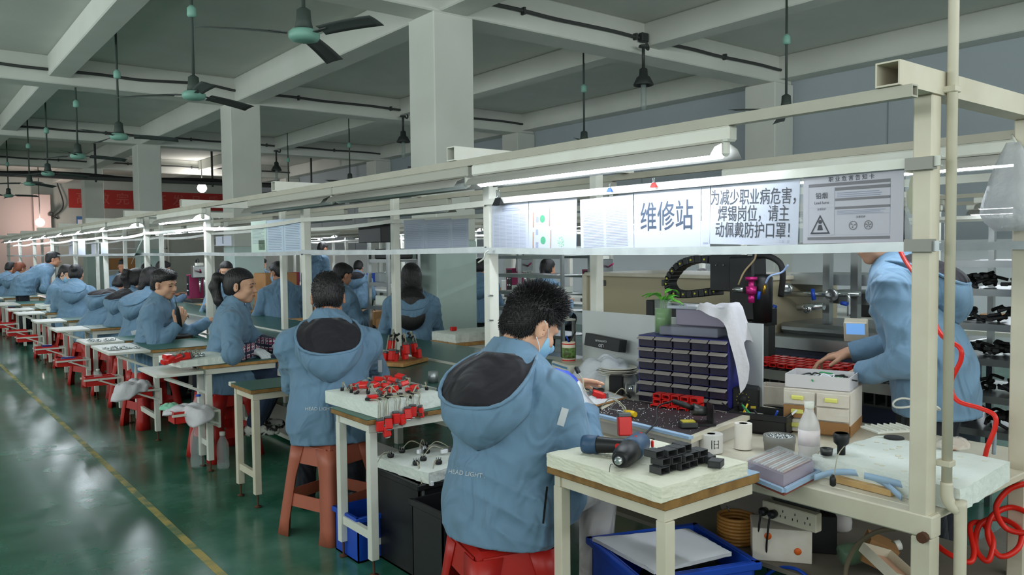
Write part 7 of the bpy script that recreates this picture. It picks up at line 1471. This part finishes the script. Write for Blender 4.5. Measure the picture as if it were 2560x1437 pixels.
p = P(2140, 825, X=3.5); t = thing('handheld_terminal', 'small instrument with blue screen beside the standing man', 'instrument', p, 0.4); MB().box((0, 0, 0), (0.05, 0.10, 0.10), R=Ry(-0.35), bev=0.004).build('case', M_cream, t); MB().box((-0.028, 0, 0.008), (0.003, 0.08, 0.055), R=Ry(-0.35)).build('screen', mat('blue_screen', '#5f8fc8', 0.3, emit=('#6f9fd8', 0.5)), t); MB().bx(0.0, 0.04, -0.03, 0.03, -0.11, -0.05).build('stand', M_cream, t)
# ---------------- racks ----------------
def rack(name, label, x0, x1, y0, y1, zs, ztop, m_=M_steel, lip=0.03):
    t = thing(name, label, 'rack', ((x0 + x1) / 2, (y0 + y1) / 2, 0))
    for x in (x0, x1):
        for y in (y0, y1): MB().bx(x - 0.014, x + 0.014, y - 0.014, y + 0.014, 0.0, ztop).build('upright', m_, t, True)
    for z in zs:
        s_ = MB(); s_.bx(x0, x1, y0, y1, z - 0.006, z); s_.bx(x0 - 0.012, x0 - 0.002, y0, y1, z - lip, z + 0.002); s_.bx(x1 + 0.002, x1 + 0.012, y0, y1, z - lip, z + 0.002); s_.build('shelf', m_, t, True)
    return t
rack('wire_rack', 'steel shelf rack behind the head of the masked man', 4.78, 5.12, 5.36, 6.4, (0.35, 0.57, 0.79, 0.95, 1.12, 1.30), 1.34)
for i, (y, z) in enumerate(((6.1, 0.951), (5.9, 0.951), (5.65, 0.791), (6.2, 0.571), (5.6, 0.951))): single('foam_block', MB().box((4.95, y, z + 0.03), (0.22, 0.16, 0.058), bev=0.004), M_foam, 'pale foam block on the steel rack behind the masked man', 'foam', group='foam blocks on the steel rack')
rack('tall_trolley', 'narrow stainless trolley behind the broad man, with crates on its shelves', 3.60, 3.92, 6.42, 6.78, (0.4, 0.62, 0.84, 1.06, 1.28), 1.47)
for i, (z, m_, lab) in enumerate(((0.621, M_card, 'brown carton on a low trolley shelf behind the broad man'), (0.841, M_foam, 'white foam on the middle trolley shelf'), (1.061, mat('clear_crate', '#aab4b6', 0.2, alpha=0.6), 'clear crate on the upper trolley shelf'), (1.281, M_black, 'black bundle on top of the trolley'))): single('tray_load', MB().box((3.76, 6.6, z + 0.05), (0.26, 0.28, 0.095), bev=0.01), m_, lab, 'load')
CR = rack('cable_rack', 'tall rack at the right edge with shelves of black cable bundles', 3.95, 4.45, 1.0, 1.69, (0.50, 0.66, 0.83, 0.99, 1.15, 1.28), 1.46)
rr = np.random.RandomState(4)
M_shelfw = mat('shelf_board_grey', '#a09c92', 0.6)
for z in (0.50, 0.66, 0.83, 0.99, 1.15):
    for y in np.linspace(1.06, 1.62, 7):
        m = MB(); 
        for k in range(7):
            c = V(4.05 + 0.12 * rr.rand(), y + rr.uniform(-0.05, 0.05), z + 0.012 + 0.05 * rr.rand()); a = rr.rand() * 6.28
            m.tube(curve_pts([c, c + V(0.05 * math.cos(a), 0.05 * math.sin(a), 0.02 * rr.rand()), c + V(0.07 * math.cos(a + 0.9), 0.07 * math.sin(a + 0.9), -0.01)], 4), 0.008, 5)
            if k % 2: m.box(c + V(-0.04, 0, 0), (0.03, 0.02, 0.018), rz=a, bev=0.003)
        single('cable_bundle', m, M_rubber, 'tangle of black cables and plugs on the tall rack', 'cables', group='black cable tangles on the tall rack')
# second line table with boxes and machines
t = thing('work_table', 'long white work table of the second assembly line', 'table', (6.95, 11, 0)); MB().bx(6.3, 7.75, 1.5, 21.5, 0.69, 0.72).build('table_top', M_white, t, True)
for k in range(11):
    for x in (6.4, 7.65): MB().bx(x - 0.02, x + 0.02, 1.6 + 1.95 * k, 1.64 + 1.95 * k, 0, 0.689).build('leg', M_white, t, True)
struct('trim_2', MB().bx(XW - 0.02, XW - 0.007, -2, YF - 0.1, 0, 1.42), mat('lamplit_wall_white', '#dfe4e6', 0.6))  # pale sheet on the lower wall, second-line lamplight put into its colour
rr = np.random.RandomState(9); cols = [('white', M_foam), ('brown', M_card), ('blue', M_blue), ('black', M_black), ('grey', M_steel), ('white', M_white)]
for i in range(34):
    cn, cm = cols[i % 6]; y = 1.9 + 0.56 * i; w_, d_, h_ = rr.uniform(0.14, 0.34), rr.uniform(0.14, 0.3), rr.uniform(0.06, 0.26)
    single('carton' if i % 3 else 'tray', MB().box((6.55 + 0.9 * rr.rand(), y, 0.721 + h_ / 2), (w_, d_, h_), rz=rr.uniform(-0.2, 0.2), bev=0.006), cm, cn + ' box on the second line table', 'box', group=cn + ' boxes on the second line table')
def press(x, y, z, label, rz=0.0):
    t = thing('bench_press', label, 'machine', (x, y, z), rz); MB().box((0, 0, 0.02), (0.3, 0.36, 0.04), bev=0.005).build('base', M_dksteel, t); MB().tube([(0.08, -0.08, 0.04), (0.08, -0.08, 0.5)], 0.03, 14).build('column', M_chr, t); MB().box((0.0, -0.08, 0.43), (0.2, 0.13, 0.17), bev=0.01).build('head', M_steel, t); MB().box((0.0, -0.08, 0.535), (0.09, 0.09, 0.04)).build('white_block', M_white, t)
    MB().box((0.0, 0.13, 0.22), (0.2, 0.14, 0.34), bev=0.004).build('control_box', mat('magenta_enamel', '#8c2450', 0.4), t); MB().box((-0.102, 0.12, 0.23), (0.004, 0.10, 0.28)).build('black_panel', M_black, t); m = MB()
    for k in range(4): m.lathe([(0.014, 0), (0.012, 0.012), (0.001, 0.013)], (-0.104, 0.10 + 0.04 * (k % 2), 0.16 + 0.09 * (k // 2)), 10, R=Ry(-math.pi / 2))
    m.build('knobs', M_chr, t); MB().tube([(0.0, -0.09, 0.34), (0.0, -0.09, 0.14)], [0.02, 0.008], 10).build('spindle', M_chr, t); MB().tube(curve_pts([(0, 0.1, 0.39), (0, 0.06, 0.58), (0, -0.04, 0.60), (0, -0.06, 0.55)], 5), 0.01, 7).build('cable', M_rubber, t); MB().tube([(0.0, -0.15, 0.42), (-0.05, -0.28, 0.46)], 0.012, 8).build('lever', mat('magenta_enamel', '#8c2450', 0.4), t)
    return t
press(3.45, 11.6, 0.668, 'magenta and steel bench press across the line behind the smiling man')
press(6.7, 8.35, 0.722, 'magenta bench press at the second line beside the big pillar')
press(6.75, 6.9, 0.722, 'green and steel bench press at the second line behind the rack')
# far side tables and boxes of the nearest line
def far_table(x1, y0, y1, label):
    t = thing('side_table', label, 'table', ((3.27 + x1) / 2, (y0 + y1) / 2, 0)); MB().bx(3.27, x1, y0, y1, TZ - 0.024, TZ, 0.002).build('table_top', M_ply2, t, True)
    for y in (y0 + 0.03, y1 - 0.03): MB().bx(x1 - 0.06, x1 - 0.02, y - 0.018, y + 0.018, 0, TZ - 0.025).build('leg', M_white, t, True)
    MB().bx(3.4, x1 - 0.02, y0 + 0.012, y0 + 0.02, TZ - 0.16, TZ - 0.025).build('side_panel', M_white, t, True); return t
far_table(4.0, 4.86, 5.2, 'side table with white panel right of the long haired woman')
slab('foam_slab', 'white foam slab of cut blocks on the table right of the long haired woman', [(3.30, 5.22), (3.30, 4.90), (3.78, 4.90), (3.78, 5.22)], TZ + 0.001, 0.735, M_foam, 29)
p = P(1092, 815, Z=0.74); single('red_clip', MB().box((3.42, 5.1, 0.752), (0.05, 0.03, 0.03), bev=0.004), M_redl, 'small red part on the foam right of the long haired woman', 'part')
for y, k in ((7.6, 0), (9.2, 1), (10.8, 2), (12.6, 3)): far_table(3.9, y, y + 0.35, 'side table across the conveyor, %s beyond the trolley' % ['first', 'second', 'third', 'fourth'][k])
for i, (x, y, z, s_, lab) in enumerate(((4.3, 10.9, 0.0, (0.5, 0.5, 0.62), 'large brown carton on the floor behind the magenta press'), (4.3, 10.9, 0.621, (0.45, 0.45, 0.45), 'brown carton stacked on another behind the magenta press'), (4.35, 10.25, 0.0, (0.4, 0.4, 0.75), 'brown carton beside the second pillar'), (5.3, 9.8, 0, (0.5, 0.5, 0.55), 'open brown carton on the floor past the trolley'), (3.75, 7.7, TZ + 0.001, (0.25, 0.25, 0.12), 'white carton on a far side table'))):
    single('carton', MB().box((x, y, z + s_[2] / 2), s_, rz=0.1 * i - 0.1, bev=0.004), M_card if 'brown' in lab else M_cw, lab, 'carton')
single('red_cabinet', MB().box((4.72, 11.7, 0.85), (0.3, 0.12, 0.42), bev=0.005), mat('dark_red_enamel', '#8a1c1c', 0.4), 'dark red box fixed beside the second pillar', 'box') if False else None
t = thing('fire_cabinet', 'dark red cabinet standing beside the second pillar', 'cabinet', (4.75, 11.55, 0)); MB().bx(4.6, 4.9, 11.45, 11.65, 0.05, 1.06, 0.005).build('body', mat('dark_red_enamel', '#8a1c1c', 0.4), t, True); MB().bx(4.62, 4.88, 11.44, 11.449, 0.1, 1.0).build('door', MATS['dark_red_enamel'], t, True); MB().bx(4.62, 4.88, 11.47, 11.63, 0, 0.049).build('plinth', M_black, t, True)
t = thing('dark_box', 'black box with white lid hung behind the rear post', 'box', (2.88, 5.3, 1.42)); MB().bx(2.83, 2.95, 5.15, 5.5, 1.42, 1.55, 0.004).build('box', M_black, t, True); MB().bx(2.83, 2.96, 5.0, 5.2, 1.552, 1.56).build('white_lid', M_paper, t, True)
for i in range(6):
    y = 13.0 + 1.15 * i; single('foam_block', MB().box((1.62, y, TZ + 0.03), (0.26, 0.3, 0.055), bev=0.004) if False else MB().box((2.3 + 0.2 * (i % 2), y, TZ + 0.035), (0.3, 0.3, 0.06), bev=0.006), M_foam, 'white foam block on the conveyor far down the line', 'foam', group='foam blocks far down the conveyor')
for i, y in enumerate((10.95, 11.6, 11.9)): single('foam_slab', MB().box((1.66, y + 0.1, TZ + 0.026), (0.3, 0.22, 0.05), bev=0.005), M_foam, 'white foam slab at the aisle end, %s before the masked woman' % ['third', 'second', 'first'][i], 'foam')
for i, (px, py) in enumerate(((82, 675), (107, 675))):
    p = P(px, py + 15, X=2.5); t = thing('water_barrel', ['left', 'right'][i] + ' one of two blue water barrels far down the line', 'barrel', (2.5, p[1], TZ + 0.001)); MB().lathe([(0.001, 0), (0.13, 0.005), (0.135, 0.1), (0.128, 0.13), (0.135, 0.16), (0.135, 0.32), (0.06, 0.38), (0.04, 0.44), (0.001, 0.44)], (0, 0, 0), 18).build('barrel', mat('blue_water_plastic', '#1f3f9a', 0.2), t)
struct('door_2', MB().bx(6.75, 7.5, YF - 0.03, YF - 0.005, 0, 2.05), M_white)
# cable hooks on near rails: small things on the green table
t = thing('storage_shelf', 'grey shelf of boxes by the far wall behind the line', 'shelf', (5.6, 24.5, 0))
for z in (0.3, 0.9, 1.5): MB().bx(4.8, 6.4, 24.3, 24.8, z, z + 0.03).build('shelf', M_steel, t, True)
for x in (4.82, 6.38): MB().bx(x - 0.02, x + 0.02, 24.3, 24.34, 0, 1.9).build('upright', M_steel, t, True)
for i in range(8): single('carton', MB().box((4.95 + 0.36 * (i % 4) + 0.05, 24.5, (0.33, 0.93)[i // 4] + 0.16), (0.32, 0.36, 0.32), bev=0.004), M_card, 'brown carton on the grey shelf by the far wall', 'carton', group='cartons on the far shelf')
